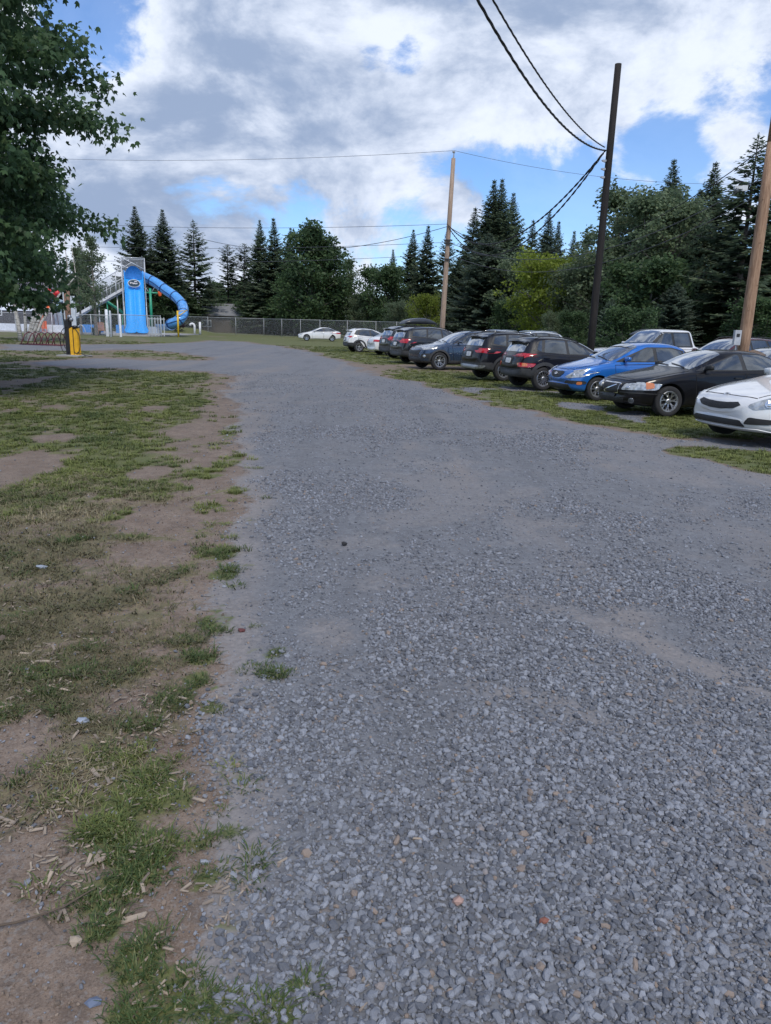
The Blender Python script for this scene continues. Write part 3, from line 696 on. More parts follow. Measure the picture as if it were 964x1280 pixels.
def leafy_meshes(seed, H=9.0, R=3.2, n=9000, leaf=0.24, base=0.12, kind='dark', bark='grey', shape='round', stems=1, hang=0.3, clump=0.55, limbs=46, stemtop=.9):
    r = np.random.default_rng(seed); tb = MB(); cl = []
    for s in range(stems):
        an = 2 * PI * s / max(1, stems) + r.uniform(0, 1); q = 0 if stems == 1 else 0.35
        tx, ty = (0, 0) if stems == 1 else (math.cos(an) * R * .35, math.sin(an) * R * .35)
        bx, by = q * math.cos(an) * .5, q * math.sin(an) * .5
        Ht = H * stemtop * (1 if stems == 1 else r.uniform(.75, 1))
        rad = H * .016 / math.sqrt(stems)
        P0 = [(bx, by, -.2), (bx + tx * .25 + r.normal(0, .04), by + ty * .25, Ht * .3), (bx + tx * .6, by + ty * .6 + r.normal(0, .06), Ht * .6), (bx + tx, by + ty, Ht)]
        tb.tube(P0, [rad, rad * .78, rad * .5, .02], 8)
        for k in range(limbs // stems):
            f = r.uniform(0, 1) ** .9; z = H * (base + (stemtop - base) * f * .96)
            zz = z / Ht; 
            if zz > .98: zz = .98
            o = np.array([np.interp(zz, [0, .3, .6, 1], [p[i] for p in P0]) for i in (0, 1)] + [zz * Ht])
            if shape == 'round': prof = math.sin(PI * min(1, .18 + .80 * f)) ** .6
            elif shape == 'cone': prof = (1 - f) ** .7 + .12
            elif shape == 'vase': prof = (0.72 + .5 * math.sin(PI * min(1, f * .95 + .1))) * (1 - .62 * f ** 2.2)
            else: prof = 1 - 0.4 * f
            L = R * prof * r.uniform(.65, 1.08); a = r.uniform(0, 2 * PI); up = r.uniform(.25, .75) + .5 * f * (1.3 if shape == 'vase' else 1)
            d = unit(np.array([math.cos(a), math.sin(a), up])); e = o + d * L
            e[2] = min(e[2], H * 1.02)
            mid = o + (e - o) * .5 + np.array([0, 0, .06 * L])
            tb.tube([tuple(o), tuple(mid), tuple(e)], [.018 * L + .01, .012 * L + .006, .006], 5, False)
            for t in np.linspace(.30, 1.0, 6):
                c = o + (e - o) * t + r.normal(0, .10 * L, 3) * (1 - .3 * t); cl.append((c, clump * (1.15 - .5 * t) * r.uniform(.7, 1.2)))
    cl_c = np.array([c for c, s in cl]); cl_s = np.array([s for c, s in cl])
    idx = r.integers(0, len(cl), n); off = r.normal(0, 1, (n, 3)) * np.array([.55, .55, .42])
    P = cl_c[idx] + off * cl_s[idx][:, None]; P[:, 2] = np.maximum(P[:, 2], H * base * .55)
    out = unit(off + 1e-3)
    dirv = unit(out * .7 + r.normal(0, .6, (n, 3)) + np.array([0, 0, -hang]))
    ln = leaf * r.uniform(.6, 1.3, n); w = unit(np.cross(dirv, r.normal(0, 1, (n, 3))))
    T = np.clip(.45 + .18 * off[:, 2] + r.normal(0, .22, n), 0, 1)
    return cards('leaves', P, dirv * ln[:, None], w * (ln * .36)[:, None], FM[kind], T), tb.mesh('tree_trunk', BK[bark])
def tree_thing(name, meshes, label, cat, group=None):
    e = empty(name, (0, 0, 0), 0, label, cat, group)
    link('crown', meshes[0], e); link('trunk', meshes[1], e); return e
SP = {}
def proto(key):
    if key in SP: return SP[key]
    mk = {'spruce_a': lambda: spruce_meshes(1, 15, 4.5, 1.0, .05, .98), 'spruce_b': lambda: spruce_meshes(2, 15, 3.5, 1.0, .1, .95), 'spruce_c': lambda: spruce_meshes(3, 15, 4.2, .5, .16, .85),
          'spruce_d': lambda: spruce_meshes(4, 15, 5.0, 1.2, .04, .85), 'spruce_e': lambda: spruce_meshes(5, 15, 3.0, .3, .22, .5), 'pale_a': lambda: spruce_meshes(6, 12, 4.8, 1.2, .04, .85, 'pale_spruce'),
          'pale_b': lambda: spruce_meshes(8, 15, 3.8, .9, .1, .9, 'pale_spruce'),
          'maple_v': lambda: leafy_meshes(11, 14, 4.4, 15000, .34, .09, 'dark', 'grey', 'vase', 1, .1, .85, 80),
          'bush': lambda: leafy_meshes(12, 8, 3.3, 9000, .26, .06, 'dark', 'grey', 'round', 3, .2, .7, 54), 'bush_l': lambda: leafy_meshes(13, 8, 4.2, 13000, .22, .04, 'lime', 'grey', 'round', 4, .2, .65, 64),
          'poplar_a': lambda: leafy_meshes(14, 14, 3.0, 13000, .22, .1, 'poplar', 'grey', 'vase', 2, .3, .62, 84), 'poplar_b': lambda: leafy_meshes(15, 12, 2.2, 4500, .20, .25, 'poplar', 'grey', 'vase', 1, .3, .45, 40),
          'poplar_c': lambda: leafy_meshes(16, 9, 3.4, 13000, .21, .04, 'poplar', 'grey', 'round', 3, .2, .65, 70)}
    SP[key] = mk[key](); return SP[key]
# photo pixel of the trunk, of the top, distance, kind
TREES = [
 (-40, 250, 100, 'spruce_a', 1.1, 'dark spruce behind the large maple, leftmost of the tree line'), (30, 270, 104, 'spruce_b', 1.1, 'spruce behind the birch clump, mostly hidden by the maple'), (100, 300, 96, 'spruce_a', 1, 'spruce behind the slender pale trees near the slide stairs'),
 (172, 257, 104, 'spruce_a', 1.0, 'spruce just left above the tall blue slide'), (203, 261, 106, 'spruce_a', 1.0, 'tall spruce above the top of the blue tube slide'), (188, 300, 110, 'spruce_b', 1, 'shorter spruce between the two tall spruces behind the slide'),
 (241, 274, 112, 'spruce_c', 1.15, 'open-branched spruce standing right of the blue tube slide'), (222, 330, 118, 'spruce_b', 1, 'short spruce between the tube slide and the open-branched spruce'), (262, 345, 120, 'spruce_a', 1, 'small spruce just right of the open-branched spruce'),
 (284, 306, 118, 'spruce_e', 1.3, 'ragged thin pine behind the fence, left of a second thin one'), (303, 304, 117, 'spruce_e', 1.2, 'ragged thin pine between the first thin pine and tall dark spruces'),
 (326, 274, 112, 'spruce_a', .85, 'narrow dark spruce left of the big leafy maple'), (345, 272, 110, 'spruce_b', 1.1, 'narrow spruce touching the left side of the leafy maple'), (360, 284, 112, 'spruce_a', .9, 'narrow spruce top poking out behind the left half of the broad maple'),
 (391, 268, 101, 'maple_v', 1.0, 'broad leafy maple with upswept branches behind the distant white sedan'), (368, 320, 104, 'maple_v', .8, 'smaller leafy tree at the left foot of the broad maple'), (418, 345, 103, 'bush', 1, 'rounded dark bush on the right flank of the broad maple'),
 (437, 316, 108, 'poplar_b', 1.1, 'wispy pale poplar with sky showing through its crown'), (452, 362, 100, 'poplar_c', .9, 'low grey-green tree directly under the wispy pale poplar'),
 (477, 329, 100, 'bush', .9, 'rounded deep-green tree between the wispy poplar and spruces'), (494, 311, 108, 'spruce_b', .9, 'small spruce just right of the rounded deep-green tree'), (516, 286, 104, 'spruce_a', .85, 'dark spruce second to the left of the middle utility pole'),
 (535, 281, 104, 'spruce_b', 1.1, 'dark spruce next left to the middle utility pole'), (560, 287, 108, 'spruce_c', .9, 'spruce right behind the middle utility pole'),
 (590, 258, 92, 'spruce_b', 1.1, 'narrow spruce leaning on the left of the biggest spruce cluster'), (616, 224, 88, 'spruce_a', .95, 'tallest middle spruce, left one of a twin top'), (630, 223, 88, 'spruce_a', .9, 'tallest middle spruce, right one of a twin top'),
 (643, 240, 90, 'spruce_a', .9, 'spruce forming the right shoulder of the twin-topped cluster'), (612, 290, 76, 'pale_a', 1.1, 'wide pale blue-green spruce in front of the twin-topped cluster'), (575, 320, 86, 'spruce_d', .9, 'wide low spruce just right of the middle utility pole'),
 (668, 274, 92, 'spruce_b', 1.0, 'slim spruce between the twin-topped cluster and the yellowish-green spruce'), (687, 263, 92, 'pale_b', 1.0, 'slim yellowish-green spruce above the lime-green tree'), (703, 276, 94, 'spruce_b', .9, 'slim dark spruce directly right of the yellowish-green spruce'), (722, 287, 90, 'spruce_b', .9, 'small pointed spruce next left to the black leaning pole'), (738, 278, 84, 'poplar_b', .9, 'thin poplar crossing behind the black leaning pole'), (769, 276, 74, 'spruce_b', .9, 'spruce top just right of the black leaning pole'),
 (655, 308, 74, 'poplar_c', 1.0, 'grey-green leafy tree left of the lime-green tree'), (693, 314, 62, 'bush_l', .95, 'bright lime-green tree left of the dark leaning pole'), (532, 367, 74, 'bush_l', .7, 'low yellow-green bush left of the middle utility pole'),
 (500, 372, 84, 'poplar_c', .9, 'low grey-green tree above the car with the roof box'), (735, 318, 58, 'poplar_c', .95, 'grey-green leafy tree beside the dark leaning pole'), (772, 292, 56, 'poplar_c', 1.0, 'grey-green leafy tree right of the black leaning pole'), (765, 372, 46, 'pale_a', .9, 'low pale spruce beside the foot of the black pole'),
 (803, 206, 58, 'poplar_a', 1.1, 'tall grey-green poplar with a bare twiggy top'), (836, 216, 55, 'poplar_a', 1.0, 'second tall grey-green poplar in front of a spruce'), (850, 197, 64, 'spruce_a', 1.0, 'tall dark spruce rising behind the twin poplars'),
 (898, 201, 62, 'spruce_a', 1.1, 'tall pointed spruce between the poplars and the pale right pole'), (872, 236, 60, 'spruce_d', .8, 'broad spruce between the twin poplars and the tall pointed spruce'), (845, 352, 46, 'pale_a', 1.1, 'small young spruce behind the white pickup'),
 (950, 164, 50, 'spruce_c', 1.25, 'tall open spruce behind the pale pole at the right edge'), (925, 255, 60, 'spruce_c', 1.3, 'open-branched spruce just left of the pale right pole'), (985, 190, 54, 'spruce_a', 1, 'dark spruce at the right edge, first one past the pale pole'), (1030, 180, 56, 'spruce_d', 1, 'wide spruce past the right edge, second beyond the pale pole'), (1080, 200, 52, 'spruce_a', 1, 'dark spruce well past the right edge'), (1130, 190, 50, 'poplar_a', 1, 'grey-green poplar farthest right of the tree line'),
 (955, 370, 44, 'bush', 1.1, 'dark leafy shrub behind the silver cars at the right'), (905, 378, 52, 'bush', .8, 'small leafy tree in front of the pale house'),
 (860, 300, 64, 'spruce_d', .9, 'wide spruce behind the white pickup cab'), (812, 320, 52, 'bush', 1.1, 'dark leafy tree filling the gap right below the twin poplars'), (790, 382, 40, 'bush', 1.2, 'leafy shrub behind the roof box left of the white pickup'), (690, 385, 56, 'poplar_c', .7, 'low grey-green shrub in front of the lime-green tree\'s right side'), (720, 388, 50, 'bush', .9, 'dark shrub at the left foot of the black leaning pole'), (480, 385, 90, 'bush', 1, 'low dark shrub between the white crossover and dark SUVs, at the tree line'), (560, 380, 84, 'spruce_d', 1, 'low wide spruce at the right foot of the middle utility pole'), (350, 372, 108, 'bush', 1.2, 'low leafy tree under the left side of the broad maple'), (310, 376, 112, 'bush', 1.2, 'low leafy tree under the two ragged thin pines'),
 (265, 376, 116, 'bush', 1.2, 'low leafy tree beneath the small spruce left of the thin pines'), (230, 372, 110, 'bush', 1.2, 'low leafy tree behind the pair of white vent pipes'), (205, 360, 104, 'bush', 1.1, 'low leafy tree behind the tube slide\'s curl'), (170, 350, 100, 'spruce_d', 1, 'wide spruce directly behind the plunge slide'), (145, 355, 98, 'bush', 1, 'leafy tree behind the white staircase'), (640, 375, 70, 'bush', 1, 'low leafy tree at the right foot of the wide pale blue-green spruce'),
]
WORD = dict(spruce_a='spruce', spruce_b='spruce', spruce_c='spruce', spruce_d='spruce', spruce_e='pine', pale_a='spruce', pale_b='spruce', maple_v='maple', bush='tree', bush_l='tree', poplar_a='poplar', poplar_b='poplar', poplar_c='tree')
HREF = dict(pale_a=12, maple_v=14, bush=8, bush_l=8, poplar_a=12.9, poplar_b=12, poplar_c=9)
GRP = {'spruce': 'spruces standing in the tree line', 'pine': 'thin pines in the tree line', 'maple': 'leafy maples in the tree line', 'poplar': 'poplars in the tree line', 'tree': 'leafy trees in the tree line'}
first = {}
rt = random.Random(5)
nl = {}
for px, ty, Y, key, wid, lab in TREES:
    if px < 520 and Y > 80: Y += 9
    top = at(px, ty, Y); base = Vector((top.x, top.y, 0.0)); Ht = top.z
    sc = Ht / HREF.get(key, 15.0); w = word = WORD[key]
    if lab == 'x':
        lab = {'spruce': 'dark spruce filling in among its taller neighbours in the tree line', 'pine': 'thin pine in the tree line', 'maple': 'leafy maple in the tree line',
               'poplar': 'grey-green poplar filling in among the tree line', 'tree': 'low leafy tree filling the foot of the tree line'}[word]
    if key not in first:
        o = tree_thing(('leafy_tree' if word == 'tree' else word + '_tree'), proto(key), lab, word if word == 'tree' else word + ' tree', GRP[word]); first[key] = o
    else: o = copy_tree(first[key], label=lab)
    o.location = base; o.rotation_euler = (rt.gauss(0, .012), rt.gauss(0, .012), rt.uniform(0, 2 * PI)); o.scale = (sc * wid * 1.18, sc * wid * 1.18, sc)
    if nl.get(lab): pass
    nl[lab] = 1
# the wood beyond, seen only as one dark mass between the trunks
x = np.concatenate([np.linspace(-95, 130, 54), np.linspace(-100, 120, 46)]); y = np.concatenate([np.full(54, 136.0) + RNG.normal(0, 3, 54) - np.maximum(0, np.linspace(-95, 130, 54)) * .45, np.full(46, 150.0) + RNG.normal(0, 4, 46) - np.maximum(0, np.linspace(-100, 120, 46)) * .4])
n = len(x); s_ = RNG.uniform(.50, .75, n)
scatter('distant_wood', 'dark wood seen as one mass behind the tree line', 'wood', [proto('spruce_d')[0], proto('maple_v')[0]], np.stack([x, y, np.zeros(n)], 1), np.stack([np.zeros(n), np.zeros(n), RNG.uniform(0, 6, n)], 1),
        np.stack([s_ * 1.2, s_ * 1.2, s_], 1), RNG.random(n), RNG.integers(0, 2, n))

# birch clump behind the bicycle rack
bp = gnd(33, 427)
e = empty('birch_tree', (bp.x, bp.y, 0), 0, 'clump of white-barked birch trunks fanning out left of the bicycle rack', 'birch tree')
rb = random.Random(3)
for k, (tx, tz, r0, off) in enumerate(((-22, 345, .17, -.35), (25, 350, .15, 0.05), (52, 335, .13, .3), (-4, 352, .13, -.1), (38, 335, .12, .15), (62, 345, .11, .45))):
    top = at(33 + tx, tz, bp.y + rb.uniform(-1.2, 1.2)) - e.location
    b = MB(); b.tube([(off, rb.uniform(-.2, .2), -.2), (off + top.x * .22, 0, top.z * .3), (off * .6 + top.x * .6, top.y * .5, top.z * .7), tuple(top), (top.x * .95, top.y, top.z * 1.45)], [r0 * .95, r0 * .8, r0 * .62, r0 * .30, .01], 9)
    b.build('trunk', BK['birch'], e, True)
cr = leafy_meshes(31, 12, 4.2, 12000, .24, .34, 'maple', 'birch', 'round', 5, .5, .8, 60)
link('crown', cr[0], e); FMB = cr[1]; bpy.data.meshes.remove(FMB)
# small poplar behind the pool fence, in front of the stairs
for (px, ty, Y, w_, lab) in ((112, 285, 76, .8, 'slender pale-leaved tree in front of the slide stairs'), (94, 300, 79, .7, 'slender pale-leaved tree left of the slide stairs, under the maple')):
    top = at(px, ty, Y); o = copy_tree(first['poplar_b'], label=lab, loc=(top.x, top.y, 0), rz=1.1 * w_, scale=(top.z / 12 * w_ * 1.3, top.z / 12 * w_ * 1.3, top.z / 12))
    o['group'] = 'slender trees inside the pool fence'

# the big maple at the left edge: real lobed leaves on drooping branches
def maple_near():
    r = np.random.default_rng(42); root = empty('maple_tree', (-12.2, 17.0, 0), 0, 'large dark-green maple with lobed leaves filling the upper left corner', 'maple tree')
    tb = MB(); H = 17.0
    tb.tube([(0, 0, -.2), (.1, 0, 1.2), (0, .1, 4), (.1, 0, 8), (0, -.1, 12), (.1, 0, H)], [.36, .27, .22, .17, .10, .02], 12)
    cl = []
    # silhouette: reach of the branches toward the right of the frame at each height
    zs = [1.6, 2.6, 3.6, 4.6, 5.6, 6.6, 8, 10, 13, 17]; rs = [3.6, 4.7, 5.3, 5.6, 5.7, 5.5, 5.3, 4.9, 3.6, .6]
    tipsz = [2.3, 3.4, 4.2, 5.0, 5.7, 6.6]
    nb = 250
    for k in range(nb):
        z0 = 1.9 + (H - 2.6) * (k / nb) ** 1.15; a = k * 2.39996 + r.normal(0, .15)
        up = r.uniform(-.02, .22) + .5 * (z0 / H) ** 2
        L = np.interp(z0 + up * 4, zs, rs) * r.uniform(.80, 1.06)
        d = np.array([math.cos(a), math.sin(a), 0]); s = np.array([-d[1], d[0], 0])
        def pt(t): return d * (L * t) + s * (.4 * math.sin(t * 3 + k)) + np.array([0, 0, z0 + up * L * t + .25 * math.sin(t * 3) - .28 * t ** 3 * L * .25])
        tb.tube([tuple(pt(t)) for t in (0, .25, .5, .75, 1)], [.05, .04, .028, .016, .006], 5, False)
        for t in np.linspace(.28, 1.0, 13):
            q = pt(t); n_side = 3
            for j in range(n_side):
                wdt = (1.05 - t * .80) * r.uniform(.2, 1.0); sg = 1 if j % 2 else -1
                c = q + s * sg * wdt * 1.0 + d * r.uniform(-.1, .3) + np.array([0, 0, r.normal(.02, .10)])
                cl.append(np.append(c, .20 + .10 * r.random()))
            if r.random() < .8: cl.append(np.append(q + d * .05, .17))
    cl = np.array(cl); 
    keep = (cl[:, 2] > 2.05)
    cl = cl[keep]
    # more leaves where the crown faces the camera and the road, fewer on its far side
    vis = np.clip(.62 - .5 * (cl[:, 1] / 6), .15, 1) * (cl[:, 2] < 13) + .25 * (cl[:, 2] >= 13)
    vis = vis * np.where(cl[:, 0] < 0.5, .22, 1) * np.where(cl[:, 2] > 11, .4, 1)
    n = 115000; idx = r.choice(len(cl), n, p=vis / vis.sum())
    off = r.normal(0, 1, (n, 3)) * np.array([.85, .85, .62]); off = np.clip(off, -1.7, 1.7); P = cl[idx, :3] + off * cl[idx, 3][:, None]
    # lobed leaf, folded along the midrib
    U = np.array([(0, 0, 0), (.30, .12, -.05), (.46, .58, -.10), (.17, .52, -.02), (0, 1.0, 0), (-.17, .52, -.02), (-.46, .58, -.10), (-.30, .12, -.05)])
    tris = [(0, 1, 3), (1, 2, 3), (0, 3, 4), (0, 4, 5), (5, 6, 7), (0, 5, 7)]
    tris = np.array(tris)
    dirv = unit(r.normal(0, .55, (n, 3)) + unit(off) * .5 + np.array([0, 0, -.75])); nr = unit(unit(off) * .8 + r.normal(0, .5, (n, 3)) + np.array([.0, -.2, .35]))
    sx = unit(np.cross(dirv, nr)); nz = np.cross(sx, dirv); ln = .150 * r.uniform(.65, 1.25, n)
    V = P[:, None] + (U[None, :, 0, None] * sx[:, None] + U[None, :, 1, None] * dirv[:, None] + U[None, :, 2, None] * nz[:, None]) * ln[:, None, None]
    F = (tris[None] + (np.arange(n) * 8)[:, None, None]).reshape(-1, 3)
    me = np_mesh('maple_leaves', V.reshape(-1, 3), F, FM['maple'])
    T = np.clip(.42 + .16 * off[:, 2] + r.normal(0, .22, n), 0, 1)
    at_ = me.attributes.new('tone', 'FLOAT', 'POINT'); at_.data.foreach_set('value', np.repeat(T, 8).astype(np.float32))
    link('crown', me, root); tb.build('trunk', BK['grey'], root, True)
maple_near()

# ------------------------------------------------------------------ cars
def paint(name, color, metal=0.3, rough=0.28, coat=1.0, spec=0.5):
    if name in MATS: return MATS[name]
    s = NT(name); f = s.noise(3.0, 4, 0.6); d = s.map(s.noise(9, 5, 0.7), 0.55, 0.8, 0, 0.02)
    z = s.n('ShaderNodeSeparateXYZ'); s.L(s.obj(), z.inputs[0])
    mud = s.map(z.outputs[2], 0.75, 0.15, 0.0, 0.05, False)                    # road dust on the lower flanks
    c = s.mix(s.map(f, 0.3, 0.7), tuple(a * .93 for a in color), color)
    c = s.mix(s.math('MULTIPLY', s.math('ADD', d, mud), s.map(f, .2, .8, .5, 1)), c, (0.20, 0.18, 0.16))
    s.set(color=c, metal=metal, rough=s.map(s.noise(14, 4, .6), .3, .7, rough * .94, rough * 1.06), coat=coat, coat_rough=0.03, spec=spec)
    MATS[name] = s.m; return s.m
def glass_mat():
    s = NT('car_glass'); f = s.noise(1.3, 3, .6)
    s.set(color=s.mix(s.map(f, .3, .7), (0.03, 0.035, 0.04), (0.10, 0.115, 0.125)), rough=0.04, metal=0.35, spec=0.9, coat=1.0, coat_rough=0.02); return s.m
GLASS = glass_mat()
def screen_mat():
    s = NT('windshield_glass'); f = s.noise(1.1, 3, .6)
    s.set(color=s.mix(s.map(f, .35, .65), (0.22, 0.24, 0.26), (0.42, 0.45, 0.48)), rough=0.05, metal=0.75, spec=1.0, coat=1.0, coat_rough=0.02); return s.m
SCREEN = screen_mat()
RUB = M('tyre_rubber', (0.022, 0.022, 0.024), 0.85, bump=.3, bscale=60)
PLA = M('black_plastic', (0.020, 0.021, 0.023), 0.55, bump=.15)
CLAD = M('grey_cladding', (0.040, 0.042, 0.046), 0.6, bump=.2)
DARK = M('wheel_well_dark', (0.010, 0.010, 0.011), 0.9)
CHR = M('chrome', (0.72, 0.73, 0.75), 0.14, 1.0)
ALLOY = M('alloy', (0.50, 0.51, 0.53), 0.32, 0.9)
ALLOYD = M('dark_alloy', (0.10, 0.105, 0.115), 0.35, 0.8)
LAMP = M('headlight_lens', (0.40, 0.42, 0.43), 0.12, 0.30, 1.0, var=.35, scale=14)
LAMPD = M('headlight_dark', (0.13, 0.14, 0.155), 0.12, 0.3, 1.0, var=.4, scale=14)
LAMPB = M('lamp_reflector', (0.60, 0.62, 0.66), 0.12, 0.8, 1.0)
AMB = M('amber_lens', (0.62, 0.20, 0.06), 0.2, 0, 1.0)
REDL = M('red_lens', (0.42, 0.012, 0.02), 0.15, 0, 1.0, var=.3, scale=12)
WHL = M('white_plate', (0.62, 0.64, 0.66), 0.5)
PBL = M('plate_blue', (0.06, 0.10, 0.30), 0.5)

def rounded(P, r, n=3, sharp=()):
    out = []; m = len(P)
    for i in range(m):
        p = Vector(P[i][:2]); a = Vector(P[i - 1][:2]); b = Vector(P[(i + 1) % m][:2])
        if i in sharp: out.append(tuple(p)); continue
        ra = min(r, (a - p).length * .45); rb_ = min(r, (b - p).length * .45)
        s = p + (a - p).normalized() * ra; e = p + (b - p).normalized() * rb_
        for k in range(n + 1):
            t = k / n; out.append(tuple(s * (1 - t) ** 2 + p * 2 * t * (1 - t) + e * t * t))
    return out
def cut_poly(P, cell):
    bm = bmesh.new(); vs_ = [bm.verts.new((x, y, 0)) for x, y in P]
    for t in tessellate_polygon([[Vector((x, y, 0)) for x, y in P]]):
        try: bm.faces.new([vs_[i] for i in t])
        except ValueError: pass
    xs_ = [p[0] for p in P]; ys_ = [p[1] for p in P]
    for ax, lo, hi in ((0, min(xs_), max(xs_)), (1, min(ys_), max(ys_))):
        k = int((hi - lo) / cell)
        for i in range(1, k + 1):
            c = lo + (hi - lo) * i / (k + 1)
            co = Vector((c, 0, 0)) if ax == 0 else Vector((0, c, 0)); no = Vector((1, 0, 0)) if ax == 0 else Vector((0, 1, 0))
            bmesh.ops.bisect_plane(bm, geom=bm.verts[:] + bm.edges[:] + bm.faces[:], dist=1e-5, plane_co=co, plane_no=no)
    bmesh.ops.remove_doubles(bm, verts=bm.verts, dist=1e-5)
    bmesh.ops.recalc_face_normals(bm, faces=bm.faces)
    return bm
WHEELS = {}
def wheel_meshes(r, style, m):
    k = (r, style, m.name)
    if k in WHEELS: return WHEELS[k]
    rr = r * (.66 if style != 'truck' else .58); w = .21
    t = MB(); t.lathe([(rr - .01, -w * .42), (rr + .02, -w * .5), (r * .93, -w * .5), (r * .985, -w * .42), (r, -w * .25), (r, w * .25), (r * .985, w * .42), (r * .93, w * .5), (rr + .02, w * .5), (rr - .01, w * .42)], 36, 'Y')
    rim = MB(); rim.lathe([(rr + .012, w * .47), (rr + .005, w * .50), (rr - .018, w * .49), (rr - .03, w * .38), (rr - .035, -w * .40)], 36, 'Y')
    rim.lathe([(0, w * .42), (.045, w * .42), (.062, w * .36), (.065, w * .2)], 14, 'Y')
    def spoke(a0, a1, wi, wo, r0=.05, r1=None):
        r1 = r1 or rr - .012
        p0 = Vector((math.cos(a0) * r0, 0, math.sin(a0) * r0)); p1 = Vector((math.cos(a1) * r1, 0, math.sin(a1) * r1))
        d = (p1 - p0).normalized(); n = Vector((-d.z, 0, d.x)); y0, y1 = w * .37, w * .45
        V = [p0 - n * wi + Vector((0, y0, 0)), p0 + n * wi + Vector((0, y0, 0)), p1 + n * wo + Vector((0, y1, 0)), p1 - n * wo + Vector((0, y1, 0))]
        V += [v + Vector((0, -.035, 0)) for v in V]
        rim.add(V, [(0, 3, 2, 1), (4, 5, 6, 7), (0, 1, 5, 4), (1, 2, 6, 5), (2, 3, 7, 6), (3, 0, 4, 7)])
    n = {'y7': 7, 'turbine': 15, 'star': 5, 'twin': 5, 'truck': 6, 'plain': 10}[style]
    for i in range(n):
        a = 2 * PI * i / n + .3
        if style == 'y7': spoke(a, a, .016, .014, .05, rr * .55); spoke(a, a - .20, .012, .010, rr * .50); spoke(a, a + .20, .012, .010, rr * .50)
        elif style == 'turbine': spoke(a, a + .10, .009, .011)
        elif style in ('star', 'twin'): spoke(a - .10, a - .26, .018, .016); spoke(a + .10, a + .26, .018, .016)
        else: spoke(a, a, .022, .022)
    back = MB(); back.lathe([(0, w * .10), (rr - .03, w * .10), (rr - .03, -w * .3), (0, -w * .3)], 24, 'Y'); back.lathe([(0, w * .2), (rr * .62, w * .2), (rr * .62, w * .14)], 24, 'Y')
    WHEELS[k] = (t.mesh('tyre', RUB, True), rim.mesh('rim', m), back.mesh('wheel', DARK)); return WHEELS[k]

